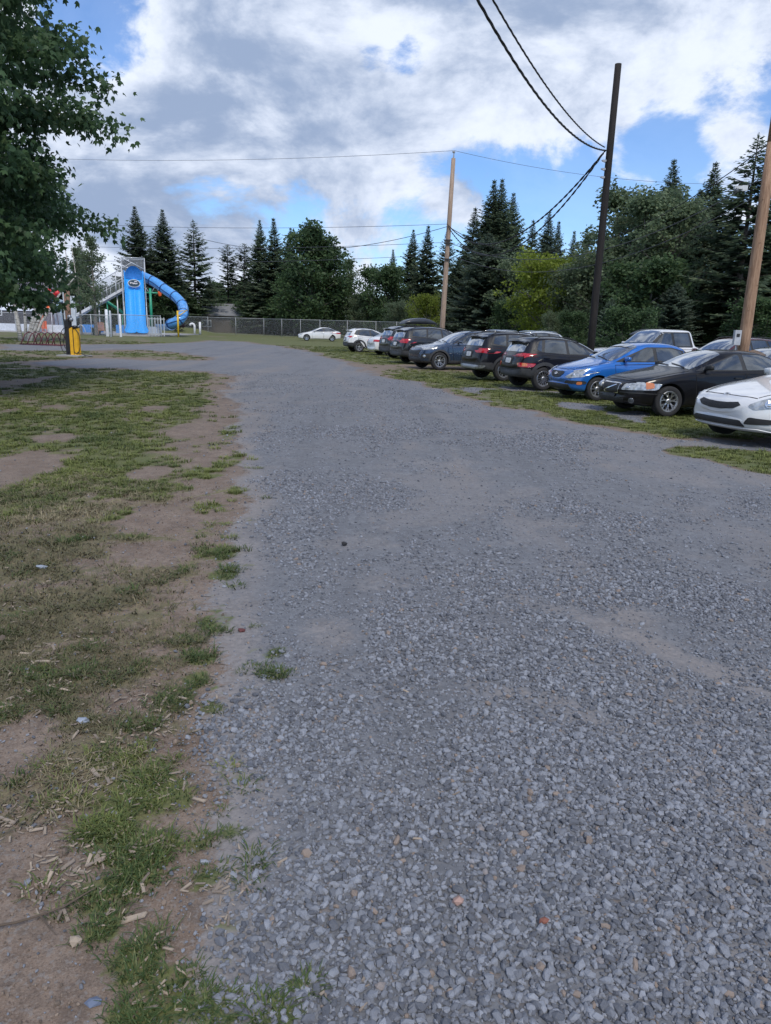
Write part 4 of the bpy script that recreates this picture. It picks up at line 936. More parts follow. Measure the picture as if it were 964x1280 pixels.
def car_thing(spec, loc, heading, label, cat, name):
    L_, W_ = spec['L'], spec['W']; hx = L_ / 2
    root = empty(name, loc, PI / 2 - heading, label, cat, spec.get('group', 'cars parked on the grass'))
    K = lambda key: (np.array([p[0] for p in spec[key]])[::-1], np.array([p[1] for p in spec[key]])[::-1])
    zt = lambda x: float(np.interp(x, *K('top'))); zs = lambda x: float(np.interp(x, *K('belt'))); hw = lambda x: float(np.interp(x, *K('half')))
    gc = spec.get('gc', .18); zbf = lambda x: float(np.interp(x, *K('under'))) if 'under' in spec else gc
    roofw = spec.get('roofw', W_ / 2 - .30)
    xs_ = sorted(set([p[0] for p in spec['top']] + spec.get('st', [])), reverse=True)
    fine = []
    for a, b in zip(xs_[:-1], xs_[1:]):
        k = max(1, int((a - b) / .30)); fine += [a + (b - a) * i / k for i in range(k)]
    fine.append(xs_[-1]); rings = []
    bowf, bowr = spec.get('bow', (.20, .14))
    def ring(x, inset=0.0):
        w = hw(x) - inset; b0 = zbf(x) + inset; s0 = zs(x) - inset; t0 = zt(x) - inset
        t0 = max(t0, s0 + .01); g = min(1, max(0, (t0 - s0 - .08) / .30))
        rw = min(roofw, w - .10)
        P = [(0, b0), (w - .14, b0), (w - .035, b0 + .07), (w, b0 + .38 * (s0 - b0)), (w - .008, b0 + .70 * (s0 - b0)), (w - .03, s0 - .03),
             (w - .07, s0 + .01 * (1 - g) + .012),
             ((w - .10) * g + (w - .15) * (1 - g) - g * .35 * (w - .10 - rw), s0 + (t0 - s0) * (.40 * g + .45 * (1 - g))),
             (rw * g + (w - .30) * (1 - g), t0 - .085 * g - (t0 - s0) * .28 * (1 - g)),
             ((rw - .10) * g + (w * .48) * (1 - g), t0 - .022 * g - (t0 - s0) * .08 * (1 - g)), (0, t0)]
        out = []
        fx = max(0, (x - (hx - .9)) / .9) ** 1.6; rx = max(0, ((-hx + .9) - x) / .9) ** 1.6
        for y, z in P:
            q = (abs(y) / (W_ / 2)) ** 2.4
            out.append((x - bowf * q * fx + bowr * q * rx, y, z))
        return out + [(a, -b, c) for a, b, c in out[-2:0:-1]]
    rings.append(ring(fine[0], .12)); 
    for x in fine: rings.append(ring(x))
    rings.append(ring(fine[-1], .12))
    m = len(rings[0]); V = [p for r_ in rings for p in r_]; F = []
    for i in range(len(rings) - 1):
        for k in range(m): F.append((i * m + k, (i + 1) * m + k, (i + 1) * m + (k + 1) % m, i * m + (k + 1) % m))
    for base, sgn in ((0, 1), ((len(rings) - 1) * m, -1)):
        # close the end with strips between the two halves
        half = m // 2
        for k in range(half):
            a, b = base + k, base + k + 1; c, d = base + (m - k - 1) % m, base + (m - k) % m
            f = [a, b, c, d]; f = list(dict.fromkeys(f))
            if len(f) >= 3: F.append(tuple(f[::sgn]))
    me = bpy.data.meshes.new('body'); me.from_pydata(V, [], F); me.materials.append(spec['paint']); me.materials.append(DARK)
    bm = bmesh.new(); bm.from_mesh(me); bmesh.ops.recalc_face_normals(bm, faces=bm.faces)
    # crisper shoulder line and roof edges
    cl_ = bm.edges.layers.float.new('crease_edge')
    n_r = len(rings)
    bm.verts.ensure_lookup_table()
    for e_ in bm.edges:
        a, b = e_.verts[0].index, e_.verts[1].index
        ka, kb = a % m, b % m
        if ka == kb and ka in (6, m - 6): e_[cl_] = .55
        if ka == kb and ka in (2, m - 2): e_[cl_] = .4
        if ka == kb and ka in (8, m - 8): e_[cl_] = .35
    bm.to_mesh(me); bm.free()
    body = link('body', me, root)
    sub = body.modifiers.new('sub', 'SUBSURF'); sub.levels = 2; sub.render_levels = 2
    dg = bpy.context.evaluated_depsgraph_get(); ev = body.evaluated_get(dg); smooth = bpy.data.meshes.new_from_object(ev)
    bmv = bmesh.new(); bmv.from_mesh(smooth); bvh = BVHTree.FromBMesh(bmv); bmv.free()
    body.modifiers.clear(); body.data = smooth
    r = spec['r']; xa = spec['axles']; tr = W_ / 2 - .125
    cut = MB()
    for x in xa:
        for sg in (-1, 1): cut.lathe([(0, sg * (W_ / 2 - .34)), (r + .05, sg * (W_ / 2 - .34)), (r + .05, sg * (W_ / 2 + .2)), (0, sg * (W_ / 2 + .2))], 28, 'Y', (x, 0, r + .01))
    cm = cut.mesh('wheel_cut'); cm.materials.append(spec['paint']); cm.materials.append(DARK)
    cm.polygons.foreach_set('material_index', np.ones(len(cm.polygons), dtype=np.int32))
    bq = bmesh.new(); bq.from_mesh(cm); bmesh.ops.remove_doubles(bq, verts=bq.verts, dist=1e-5); bmesh.ops.recalc_face_normals(bq, faces=bq.faces)
    bq.to_mesh(cm); bq.free()
    co = bpy.data.objects.new('wheel_cut', cm); C.objects.link(co); co.parent = root
    bo = body.modifiers.new('wells', 'BOOLEAN'); bo.operation = 'DIFFERENCE'; bo.object = co; bo.solver = 'EXACT'
    dg = bpy.context.evaluated_depsgraph_get(); dg.update(); fin = bpy.data.meshes.new_from_object(body.evaluated_get(dg))
    body.modifiers.clear(); body.data = fin; bpy.data.objects.remove(co)
    try: fin.polygons.foreach_set('use_smooth', np.ones(len(fin.polygons), dtype=bool)); 
    except Exception: pass
    try: fin.set_sharp_from_angle(angle=math.radians(42))
    except Exception: pass

    DIR = {'L': (lambda a, b: ((a, 3, b), (0, -1, 0))), 'R': (lambda a, b: ((a, -3, b), (0, 1, 0))), 'F': (lambda a, b: ((6, a, b), (-1, 0, 0))),
           'B': (lambda a, b: ((-6, a, b), (1, 0, 0))), 'T': (lambda a, b: ((a, b, 4), (0, 0, -1)))}
    def hit(kind, a, b):
        o, d = DIR[kind](a, b); o = Vector(o); d = Vector(d)
        q = bvh.ray_cast(o, d)
        if q[0] is None:
            q = bvh.find_nearest(o + d * (3 - W_ / 2 if kind in 'LR' else (6 - hx if kind in 'FB' else 3.0)))
            if q[0] is None: return None
        n = q[1]
        if n.dot(d) > 0: n = -n
        return q[0], n, d
    def panel(nm, mt, kind, P, off=.006, cell=.09, parent=None, thick=.014, mir=False, lab=None):
        kinds = [kind]
        polys = [P]
        if kind == 'S': kinds = ['L', 'R']; polys = [P, P]
        elif mir: kinds = [kind, kind]; polys = [P, [(x, -y) if kind == 'T' else (-x, y) for x, y in P]]
        res = []
        for kd, PP in zip(kinds, polys):
            b2 = cut_poly(PP, cell); V2 = []; 
            for v in b2.verts:
                h = hit(kd, v.co.x, v.co.y)
                p, n, d = h; V2.append((p + n * off, n))
            n0 = len(b2.verts); b2.verts.index_update()
            FF = [tuple(v.index for v in f.verts) for f in b2.faces]
            edge = [(e_.verts[0].index, e_.verts[1].index) for e_ in b2.edges if len(e_.link_faces) == 1]
            b2.free()
            allv = [p for p, n in V2] + [p - n * thick for p, n in V2]
            sf = [(a, b, b + n0, a + n0) for a, b in edge]
            mm = bpy.data.meshes.new(nm); mm.from_pydata([tuple(v) for v in allv], [], FF + sf); mm.materials.append(mt)
            b3 = bmesh.new(); b3.from_mesh(mm)
            loose = [v for v in b3.verts if not v.link_faces]; bmesh.ops.delete(b3, geom=loose, context='VERTS')
            bmesh.ops.recalc_face_normals(b3, faces=b3.faces)
            ref = Vector(DIR[kd](0, 0)[1]); b3.faces.ensure_lookup_table()
            big_ = [f for f in b3.faces[:len(FF)]]
            if sum(f.normal.dot(ref) * f.calc_area() for f in big_) > 0: bmesh.ops.reverse_faces(b3, faces=b3.faces)
            for f in b3.faces[:len(FF)]: f.smooth = True
            b3.to_mesh(mm); b3.free()
            try: mm.set_sharp_from_angle(angle=math.radians(40))
            except Exception: pass
            o = link(nm, mm, parent or root)
            if lab: o['label'] = lab
            res.append(o)
        return res
    def stripe(nm, mt, kind, P, wd=.012, off=.004, parent=None, mir=False):
        """thin line of constant width along a polyline"""
        Lp, Rp = [], []
        for i in range(len(P)):
            a = Vector(P[max(0, i - 1)]); b = Vector(P[min(len(P) - 1, i + 1)]); d = (b - a).normalized(); n = Vector((-d.y, d.x)) * wd / 2
            Lp.append(tuple(Vector(P[i]) + n)); Rp.append(tuple(Vector(P[i]) - n))
        return panel(nm, mt, kind, Lp + Rp[::-1], off, .10, parent, .008, mir)
    # wheels
    ty, ri, ba = wheel_meshes(r, spec['wheel'], spec.get('alloy', ALLOY))
    for x in xa:
        for sg in (1, -1):
            wh = link('wheel', ba, root, (x, sg * tr, r)); wh.rotation_euler = (0, 0, 0 if sg > 0 else PI)
            link('tyre', ty, wh); link('rim', ri, wh)
    # sides: black window surround, panes, doors with their gaps, handles
    panel('window_surround', PLA, 'S', rounded(spec['dlo'], .05), .004, .10)
    for P in spec['panes']: panel('side_window', GLASS, 'S', rounded(P, .035), .010, .10)
    for P, hnd in spec['doors']:
        stripe('door_gap', DARK, 'S', P + [P[0]], .016, .0035)
        ds = panel('door', spec['paint'], 'S', inset(P, .009), .005, .12)
        for d_, sg in zip(ds, (1, -1)):
            hq = hit('L' if sg > 0 else 'R', *hnd)
            b = MB(); b.box(hq[0] + hq[1] * .022, (.17, .022, .026)); b.build('handle', spec.get('handle', spec['paint']), d_)
    sill = spec.get('sill')
    if sill: panel('sill_cladding', CLAD, 'S', sill, .012, .15)
    if spec.get('arch'):
        wdt, mt = spec['arch'], spec.get('archmat', CLAD)
        for x in xa:
            A0, A1 = math.radians(-18), math.radians(198); r0 = r + .045; r1 = r0 + wdt
            P = [(x + r1 * math.cos(a), max(zbf(x) - .02, r + r1 * math.sin(a))) for a in np.linspace(A0, A1, 21)] + [(x + r0 * math.cos(a), max(zbf(x) - .02, r + r0 * math.sin(a))) for a in np.linspace(A1, A0, 21)]
            panel('wheel_arch_trim', mt, 'S', P, .014, .16)
    for nm, mt, kd, P, off, mir in spec['panels']:
        rd = .03 if len(P) <= 9 else 0
        obs = panel(nm, mt, kd, rounded(P, rd) if rd else P, off, .085, mir=mir)
        for o in obs:
            if nm == 'headlight' and spec.get('lamp'):
                cx0 = sum(p[0] for p in P) / len(P); cz0 = sum(p[1] for p in P) / len(P)
    for nm, mt, kd, P, wd, off, mir in spec.get('stripes', []): stripe(nm, mt, kd, P, wd, off, mir=mir)
    for kd, a, b, rad, mt, nm, mir in spec.get('lamps', []):
        for s_ in ((1, -1) if mir else (1,)):
            h = hit(kd, a * (s_ if kd in 'FB' else 1), b)
            b_ = MB(); b_.lathe([(0, .012), (rad * .8, .010), (rad, .002), (rad * 1.12, .006), (rad * 1.12, -.03)], 16, 'Z')
            o = b_.build(nm, mt, root, True); o.rotation_euler = h[1].to_track_quat('Z', 'Y').to_euler(); o.location = h[0] + h[1] * .012
    # mirrors
    mx, mz = spec['mirror']
    for sg in (1, -1):
        h = hit('L' if sg > 0 else 'R', mx, mz); y0 = h[0].y
        bm = bmesh.new(); bmesh.ops.create_cube(bm, size=1)
        for v in bm.verts:
            v.co = Vector((v.co.x * (.13 if v.co.y * sg < 0 else .09), v.co.y * .21, v.co.z * (.135 if v.co.y * sg < 0 else .11)))
        bmesh.ops.subdivide_edges(bm, edges=bm.edges, cuts=2, use_grid_fill=True)
        bmesh.ops.smooth_vert(bm, verts=bm.verts, factor=.6, use_axis_x=True, use_axis_y=True, use_axis_z=True)
        bmesh.ops.smooth_vert(bm, verts=bm.verts, factor=.5, use_axis_x=True, use_axis_y=True, use_axis_z=True)
        mm = bpy.data.meshes.new('mirror'); bm.to_mesh(mm); bm.free(); mm.materials.append(spec.get('mirrormat', spec['paint']))
        mm.polygons.foreach_set('use_smooth', np.ones(len(mm.polygons), dtype=bool))
        o = link('mirror', mm, root, (mx, y0 + sg * .15, mz + .05))
        b = MB(); b.tube([(0, -sg * .19, -.05), (0, -sg * .02, -.03)], [.03, .025], 8); b.build('mirror_arm', PLA, o)
    if spec.get('rails'):
        x0, x1 = spec['rails']
        for sg in (1, -1):
            yy = sg * (roofw - .04); P = []
            for x in np.linspace(x0, x1, 9):
                h = hit('T', x, yy); e0 = min(1, min(x0 - x, x - x1) / .12); P.append((x, yy, h[0].z + .012 + .045 * max(0, min(1, e0))))
            b = MB(); b.tube(P, .014, 8); b.build('roof_rail', spec.get('railmat', PLA), root, True)
    if spec.get('wipers', True):
        cxw, = [spec['cowl']]
        for y0, y1 in ((.55, -.05), (-.02, -.55)):
            P = [hit('T', cxw - .02 - .10 * t, y0 + (y1 - y0) * t) for t in (0, .5, 1)]
            b = MB(); b.tube([h[0] + h[1] * .02 for h in P], .009, 6); b.build('wiper', PLA, root)
    return root, hit, panel, stripe
def inset(P, d):
    c = []; m = len(P); A = sum(P[i][0] * P[(i + 1) % m][1] - P[(i + 1) % m][0] * P[i][1] for i in range(m)); sg = 1 if A > 0 else -1
    for i in range(m):
        p = Vector(P[i]); a = (p - Vector(P[i - 1])).normalized(); b = (Vector(P[(i + 1) % m]) - p).normalized()
        n1 = Vector((-a.y, a.x)) * sg; n2 = Vector((-b.y, b.x)) * sg; n = (n1 + n2); n = n / max(.3, n.length_squared / 2)
        c.append(tuple(p + n * d))
    return c
def place(spec, px, py, axle, side, heading):
    """root location so that the contact point of one wheel falls on the ground seen at a pixel"""
    g = gnd(px, py); h = PI / 2 - heading; x, y = spec['axles'][axle], side * (spec['W'] / 2 - .06)
    return Vector((g.x - (x * math.cos(h) - y * math.sin(h)), g.y - (x * math.sin(h) + y * math.cos(h)), 0))

# --- body families.  x forward, front bumper at +L/2.  polygons: sides in (x, z), ends in (y, z), top in (x, y)
def sedan(paint_, L=4.58, W=1.80, H=1.43, fa=1.38, ra=-1.335, r=.325, wheel='y7', alloy=ALLOY, coupe=0.0):
    h = L / 2; k = H / 1.43
    s = dict(L=L, W=W, paint=paint_, r=r, axles=(fa, ra), wheel=wheel, alloy=alloy, roofw=.56,
        top=[(h, .60), (h - .08, .70), (h - .35, .80), (h - .95, .93), (h - 1.38, 1.005), (h - 1.75, 1.20 * k), (h - 2.15, 1.375 * k), (h - 2.55, H), (h - 3.1, H - .005), (h - 3.5, H - .06), (h - 3.95, 1.17 * k), (h - 4.15, 1.085), (-h + .12, 1.03), (-h + .03, .95), (-h, .80)],
        belt=[(h, .56), (h - .1, .66), (h - .5, .79), (h - 1.38, .915), (h - 2.5, .945), (h - 3.6, .98), (-h + .12, .95), (-h, .76)],
        half=[(h, .60), (h - .10, .76), (h - .35, .86), (h - .9, W / 2), (-h + .9, W / 2), (-h + .3, W / 2 - .05), (-h, .66)],
        under=[(h, .27), (h - .3, .19), (h - 1, .17), (-h + .8, .18), (-h, .30)], cowl=h - 1.40,
        dlo=[(h - 1.52, .965), (h - 2.62, 1.335 * k), (h - 3.30, 1.345 * k), (h - 3.78, 1.20 * k), (h - 4.02, 1.035), (h - 2.6, .98)],
        panes=[[(h - 1.70, .995), (h - 2.62, 1.31 * k), (h - 2.70, 1.315 * k), (h - 2.70, .998)], [(h - 2.80, 1.00), (h - 2.80, 1.318 * k), (h - 3.30, 1.315 * k), (h - 3.58, 1.22 * k), (h - 3.60, 1.015)], [(h - 3.66, 1.03), (h - 3.66, 1.20 * k), (h - 3.90, 1.08)]],
        doors=[([(h - 1.55, .35), (h - 1.50, .90), (h - 2.73, .93), (h - 2.72, .28), (h - 1.58, .28)], (h - 2.55, .83)), ([(h - 2.76, .28), (h - 2.77, .93), (h - 3.74, .95), (h - 3.70, .75), (h - 3.40, .45), (h - 3.30, .28)], (h - 3.55, .86))],
        mirror=(h - 1.78, 1.0))
    s['panels'] = [('windshield', SCREEN, 'T', [(h - 1.44, .68), (h - 1.38, .3), (h - 1.37, 0), (h - 1.38, -.3), (h - 1.44, -.68), (h - 2.28, -.54), (h - 2.32, 0), (h - 2.28, .54)], .007, False),
        ('rear_window', GLASS, 'T', [(h - 3.55, .50), (h - 3.55, -.50), (h - 4.06, -.60), (h - 4.10, 0), (h - 4.06, .60)], .007, False)]
    s['stripes'] = [('hood_gap', DARK, 'T', [(h - .28, .58), (h - .60, .68), (h - 1.40, .74)], .014, .004, True), ('hood_gap', DARK, 'T', [(h - .26, .58), (h - .20, .3), (h - .19, 0), (h - .20, -.3), (h - .26, -.58)], .014, .004, False)]
    return s
def suv(paint_, L=4.42, W=1.86, H=1.66, fa=1.36, ra=-1.27, r=.36, wheel='star', alloy=ALLOY, k=1.0, arch=.085, lowrear=0.0):
    h = L / 2; e = H / 1.66
    s = dict(L=L, W=W, paint=paint_, r=r, axles=(fa, ra), wheel=wheel, alloy=alloy, roofw=.60, gc=.22, arch=arch,
        top=[(h, .72 * e), (h - .08, .86 * e), (h - .3, .96 * e), (h - .9, 1.06 * e), (h - 1.25, 1.11 * e), (h - 1.65, 1.33 * e), (h - 2.05, 1.53 * e), (h - 2.5, 1.635 * e), (h - 3.0, H), (h - 3.6, H - .02), (-h + .45, H - .075), (-h + .26, 1.42 * e), (-h + .12, 1.12 * e), (-h + .03, 1.0 * e), (-h, .80 * e)],
        belt=[(h, .66 * e), (h - .1, .80 * e), (h - .5, .95 * e), (h - 1.25, 1.03 * e), (h - 2.5, 1.06 * e), (-h + .6, 1.12 * e), (-h + .12, 1.06 * e), (-h, .76 * e)],
        half=[(h, .62), (h - .10, .78), (h - .35, .88), (h - .85, W / 2), (-h + .7, W / 2), (-h + .2, W / 2 - .05), (-h, .74)],
        under=[(h, .34), (h - .3, .25), (h - 1, .23), (-h + .8, .24), (-h, .38)], cowl=h - 1.28,
        dlo=[(h - 1.42, 1.08 * e), (h - 2.45, 1.545 * e), (h - 3.1, 1.575 * e), (-h + .62, 1.50 * e), (-h + .42, 1.20 * e), (h - 2.6, 1.095 * e)],
        panes=[[(h - 1.62, 1.115 * e), (h - 2.42, 1.51 * e), (h - 2.56, 1.52 * e), (h - 2.56, 1.12 * e)], [(h - 2.65, 1.12 * e), (h - 2.65, 1.53 * e), (h - 3.30, 1.54 * e), (h - 3.40, 1.16 * e)], [(h - 3.48, 1.175 * e), (h - 3.40, 1.53 * e), (-h + .66, 1.475 * e), (-h + .55, 1.24 * e)]],
        doors=[([(h - 1.46, .45), (h - 1.38, 1.00 * e), (h - 2.59, 1.045 * e), (h - 2.58, .36), (h - 1.50, .36)], (h - 2.42, .93 * e)), ([(h - 2.62, .36), (h - 2.63, 1.045 * e), (h - 3.50, 1.085 * e), (h - 3.46, .85), (h - 3.18, .50), (h - 3.08, .36)], (h - 3.34, .98 * e))],
        sill=[(fa - r - .13, .235), (fa - r - .13, .40), (ra + r + .13, .40), (ra + r + .13, .235)],
        mirror=(h - 1.72, 1.12 * e), rails=(h - 2.15, -h + .55), railmat=PLA)
    s['panels'] = [('windshield', SCREEN, 'T', [(h - 1.32, .70), (h - 1.26, .3), (h - 1.25, 0), (h - 1.26, -.3), (h - 1.32, -.70), (h - 2.14, -.58), (h - 2.18, 0), (h - 2.14, .58)], .007, False)]
    s['stripes'] = [('hood_gap', DARK, 'T', [(h - .28, .60), (h - .60, .70), (h - 1.26, .76)], .014, .004, True), ('hood_gap', DARK, 'T', [(h - .26, .60), (h - .20, .3), (h - .19, 0), (h - .20, -.3), (h - .26, -.60)], .014, .004, False)]
    return s
def rear_suv(s, e, tail, plate=True, blk=CLAD):
    s['panels'] += [('rear_window', SCREEN, 'B', [(-.60, 1.16 * e), (.60, 1.16 * e), (.54, 1.50 * e), (-.54, 1.50 * e)], .010, False),
        ('rear_bumper', blk, 'B', [(-.86, .36), (.86, .36), (.88, .62), (.60, .60), (-.60, .60), (-.88, .62)], .016, False),
        ('rear_bumper_side', blk, 'S', [(-s['L'] / 2 + .05, .36), (-s['L'] / 2 + .02, .62), (s['axles'][1] - s['r'] - .10, .62), (s['axles'][1] - s['r'] - .06, .36)], .016, False),
        ('tail_light', REDL, 'B', tail, .014, True)]
    if plate: s['panels'] += [('license_plate', WHL, 'B', [(-.155, .80 * e), (.155, .80 * e), (.155, .95 * e), (-.155, .95 * e)], .022, False), ('plate_recess', PLA, 'B', [(-.24, .76 * e), (.24, .76 * e), (.26, 1.0 * e), (-.26, 1.0 * e)], .010, False),
        ('plate_text', PBL, 'B', [(-.12, .845 * e), (.12, .845 * e), (.12, .89 * e), (-.12, .89 * e)], .0245, False)] if False else [('license_plate', WHL, 'B', [(-.155, .80 * e), (.155, .80 * e), (.155, .95 * e), (-.155, .95 * e)], .022, False), ('plate_recess', PLA, 'B', [(-.24, .76 * e), (.24, .76 * e), (.26, 1.0 * e), (-.26, 1.0 * e)], .010, False)]
    s['stripes'] += [('tailgate_gap', DARK, 'B', [(-.66, 1.12 * e), (-.70, .98 * e), (-.62, .66 * e), (.62, .66 * e), (.70, .98 * e), (.66, 1.12 * e)], .014, .005, False)]
def spoiler(root, hit, s, mt, e, drop=.03):
    x = -s['L'] / 2 + .44; b = MB(); ys_ = np.linspace(-.58, .58, 9)
    z = hit('T', x, 0)[0].z
    for i, y in enumerate(ys_):
        q = .05 * (abs(y) / .58) ** 2
        b.V += [(x + .10, y, z - q + .012), (x - .20, y, z - q - drop), (x - .22, y, z - q - drop - .03), (x + .02, y, z - q - .06)]
    for i in range(8):
        for k in range(4): b.F.append((i * 4 + k, i * 4 + (k + 1) % 4, i * 4 + 4 + (k + 1) % 4, i * 4 + 4 + k))
    b.F += [(0, 3, 2, 1), (32, 33, 34, 35)]
    b.build('spoiler', mt, root, False)
def oval(parent, loc, n, w, h, mt, text=None, tm=None):
    b = MB(); pr = []; 
    V = [(math.cos(a) * w, math.sin(a) * h, z) for z in (-.01, .008) for a in np.linspace(0, 2 * PI, 20, endpoint=False)]
    F = [tuple(range(20, 40))] + [(i, (i + 1) % 20, 20 + (i + 1) % 20, 20 + i) for i in range(20)]
    b.add(V, F); o = b.build('badge', mt, parent); o.location = loc
    q = n.to_track_quat('Z', 'Y'); o.rotation_euler = q.to_euler()
    if text:
        t = text_mesh(text, h * 1.15, tm); t2 = link('badge_lettering', t, o, (0, 0, .010))
    return o
def text_mesh(txt, size, mt, depth=.002):
    cu = bpy.data.curves.new('lettering', 'FONT'); cu.body = txt; cu.size = size; cu.align_x = 'CENTER'; cu.align_y = 'CENTER'; cu.extrude = depth
    ob = bpy.data.objects.new('lettering', cu); C.objects.link(ob)
    me = bpy.data.meshes.new_from_object(ob.evaluated_get(bpy.context.evaluated_depsgraph_get())); bpy.data.objects.remove(ob)
    me.materials.clear(); me.materials.append(mt); return me
D = math.radians
# 1 white hatchback-sedan at the right edge
WHITE = paint('white_paint', (0.72, 0.73, 0.74), 0.0, .25)
s = sedan(WHITE, 4.45, 1.78, 1.44, 1.36, -1.34, .32, 'star'); h = s['L'] / 2
s['panels'] += [('grille', M('mesh_grille', (0.015, 0.015, 0.017), .5, bump=1.0, bscale=90), 'F', [(-.39, .650), (-.46, .61), (-.36, .555), (-.12, .525), (.12, .525), (.36, .555), (.46, .61), (.39, .650), (.20, .63), (0, .625), (-.20, .63)], .010, False),
    ('lower_grille', PLA, 'F', [(-.58, .30), (.58, .30), (.50, .39), (-.50, .39)], .010, False), ('lower_trim', WHITE, 'F', [(-.78, .245), (.78, .245), (.70, .285), (-.70, .285)], .022, False),
    ('fog_surround', PLA, 'F', [(.56, .34), (.80, .35), (.84, .42), (.62, .45)], .012, True),
    ('headlight', LAMP, 'F', [(.58, .62), (.66, .56), (.85, .60), (.88, .72), (.74, .74)], .012, True), ('headlight_side', LAMP, 'S', [(h - .22, .60), (h - .62, .76), (h - .78, .80), (h - .50, .68), (h - .26, .58)], .010, False)]
s['lamps'] = [('F', .76, .65, .052, LAMPB, 'headlamp', True)]
fw = Vector((math.sin(D(-106)), math.cos(D(-106)), 0)); lf = Vector((-fw.y, fw.x, 0)); loc = gnd(870, 543) - fw * 2.05 + lf * .74; loc.z = 0; r0, hit, panel, stripe = car_thing(s, loc, D(-106), 'white compact sedan with a black mesh grille, cut off by the right edge', 'car', 'parked_car'); r0.scale = (1.05, 1.05, 1.06)
q = hit('F', 0, .735); oval(r0, q[0] + q[1] * .008, q[1], .065, .033, CHR, 'KIA', PLA)
q = hit('F', 0, .44); b = MB(); b.box((0, 0, 0), (.18, .06, .006)); 
# 2 black sedan
BLACK = paint('black_paint', (0.003, 0.003, 0.005), 0.0, .40, .45, .15)
s = sedan(BLACK, 4.58, 1.80, 1.43, 1.38, -1.335, .325, 'y7'); h = s['L'] / 2
s['panels'] += [('grille_frame', CHR, 'F', [(-.32, .67), (-.285, .445), (.285, .445), (.32, .67)], .012, False), ('grille', PLA, 'F', [(-.296, .648), (-.264, .467), (.264, .467), (.296, .648)], .020, False),
    ('lower_grille', PLA, 'F', [(-.45, .26), (.45, .26), (.48, .36), (-.48, .36)], .010, False), ('plate_holder', PLA, 'F', [(-.20, .37), (.20, .37), (.20, .44), (-.20, .44)], .025, False),
    ('headlight', LAMP, 'F', [(.40, .535), (.86, .555), (.86, .70), (.44, .665)], .012, True), ('headlight_side', LAMP, 'S', [(h - .20, .555), (h - .22, .70), (h - .36, .715), (h - .36, .57)], .012, False),
    ('turn_signal', AMB, 'S', [(h - .365, .57), (h - .365, .715), (h - .53, .70), (h - .54, .60)], .014, False), ('bumper_strip', PLA, 'F', [(.34, .475), (.88, .475), (.88, .50), (.34, .50)], .016, True)]
s['lamps'] = [('F', .64, .32, .055, LAMPD, 'fog_lamp', True), ('F', .56, .60, .032, LAMPB, 'headlamp', True)]
s['mirrormat'] = PLA; s['handle'] = PLA
s['stripes'] += [('grille_slash', CHR, 'F', [(-.23, .487), (.22, .625)], .018, .026, False), ('side_strip', PLA, 'S', [(h - 1.58, .52), (h - 3.3, .53)], .045, .012, False)]
loc = place(s, 833, 521, 0, 1, D(-105)); r0, hit, panel, stripe = car_thing(s, loc, D(-105), 'black sedan with a chrome-framed grille with diagonal bar and amber turn signals', 'car', 'parked_car')

# 3 blue hatchback
BLUE = paint('blue_paint', (0.014, 0.145, 0.50), .3, .25)
s = sedan(BLUE, 4.02, 1.70, 1.50, 1.22, -1.28, .30, 'star'); h = s['L'] / 2
s['top'] = [(h, .60), (h - .08, .74), (h - .3, .84), (h - .8, .96), (h - 1.10, 1.02), (h - 1.5, 1.24), (h - 1.95, 1.45), (h - 2.4, 1.51), (h - 3.0, 1.50), (h - 3.45, 1.43), (-h + .3, 1.14), (-h + .1, .98), (-h, .75)]
s['belt'] = [(h, .56), (h - .1, .70), (h - .4, .82), (h - 1.1, .93), (h - 2.5, .96), (-h + .3, 1.0), (-h, .72)]
s['cowl'] = h - 1.12; s['mirror'] = (h - 1.55, 1.02)
s['dlo'] = [(h - 1.28, .985), (h - 2.25, 1.37), (h - 3.0, 1.38), (h - 3.5, 1.28), (h - 3.68, 1.06), (h - 2.5, 1.0)]
s['panes'] = [[(h - 1.50, 1.01), (h - 2.22, 1.34), (h - 2.42, 1.345), (h - 2.42, 1.015)], [(h - 2.52, 1.02), (h - 2.52, 1.35), (h - 3.0, 1.35), (h - 3.30, 1.28), (h - 3.32, 1.04)]]
s['doors'] = [([(h - 1.30, .35), (h - 1.24, .91), (h - 2.45, .95), (h - 2.44, .26), (h - 1.33, .26)], (h - 2.28, .86)), ([(h - 2.48, .26), (h - 2.49, .95), (h - 3.36, .98), (h - 3.30, .75), (h - 3.0, .42), (h - 2.94, .26)], (h - 3.2, .89))]
s['panels'] = [('windshield', SCREEN, 'T', [(h - 1.17, .66), (h - 1.11, .3), (h - 1.10, 0), (h - 1.11, -.3), (h - 1.17, -.66), (h - 2.0, -.54), (h - 2.05, 0), (h - 2.0, .54)], .007, False),
    ('grille', PLA, 'F', [(-.30, .71), (-.33, .66), (-.20, .56), (0, .54), (.20, .56), (.33, .66), (.30, .71)], .012, False), ('lower_grille', PLA, 'F', [(-.62, .27), (.62, .27), (.56, .40), (-.56, .40)], .010, False),
    ('bumper_strip', PLA, 'F', [(.40, .42), (.82, .42), (.82, .50), (.48, .50)], .014, True), ('headlight', LAMP, 'F', [(.42, .57), (.56, .55), (.80, .60), (.84, .74), (.68, .76)], .013, True),
    ('headlight_side', LAMP, 'S', [(h - .16, .58), (h - .20, .74), (h - .50, .82), (h - .36, .66)], .012, False), ('turn_signal', AMB, 'S', [(h - .22, .40), (h - .22, .47), (h - .34, .48), (h - .34, .41)], .016, False),
    ('rear_window', SCREEN, 'B', [(-.55, 1.10), (.55, 1.10), (.48, 1.36), (-.48, 1.36)], .008, False)]
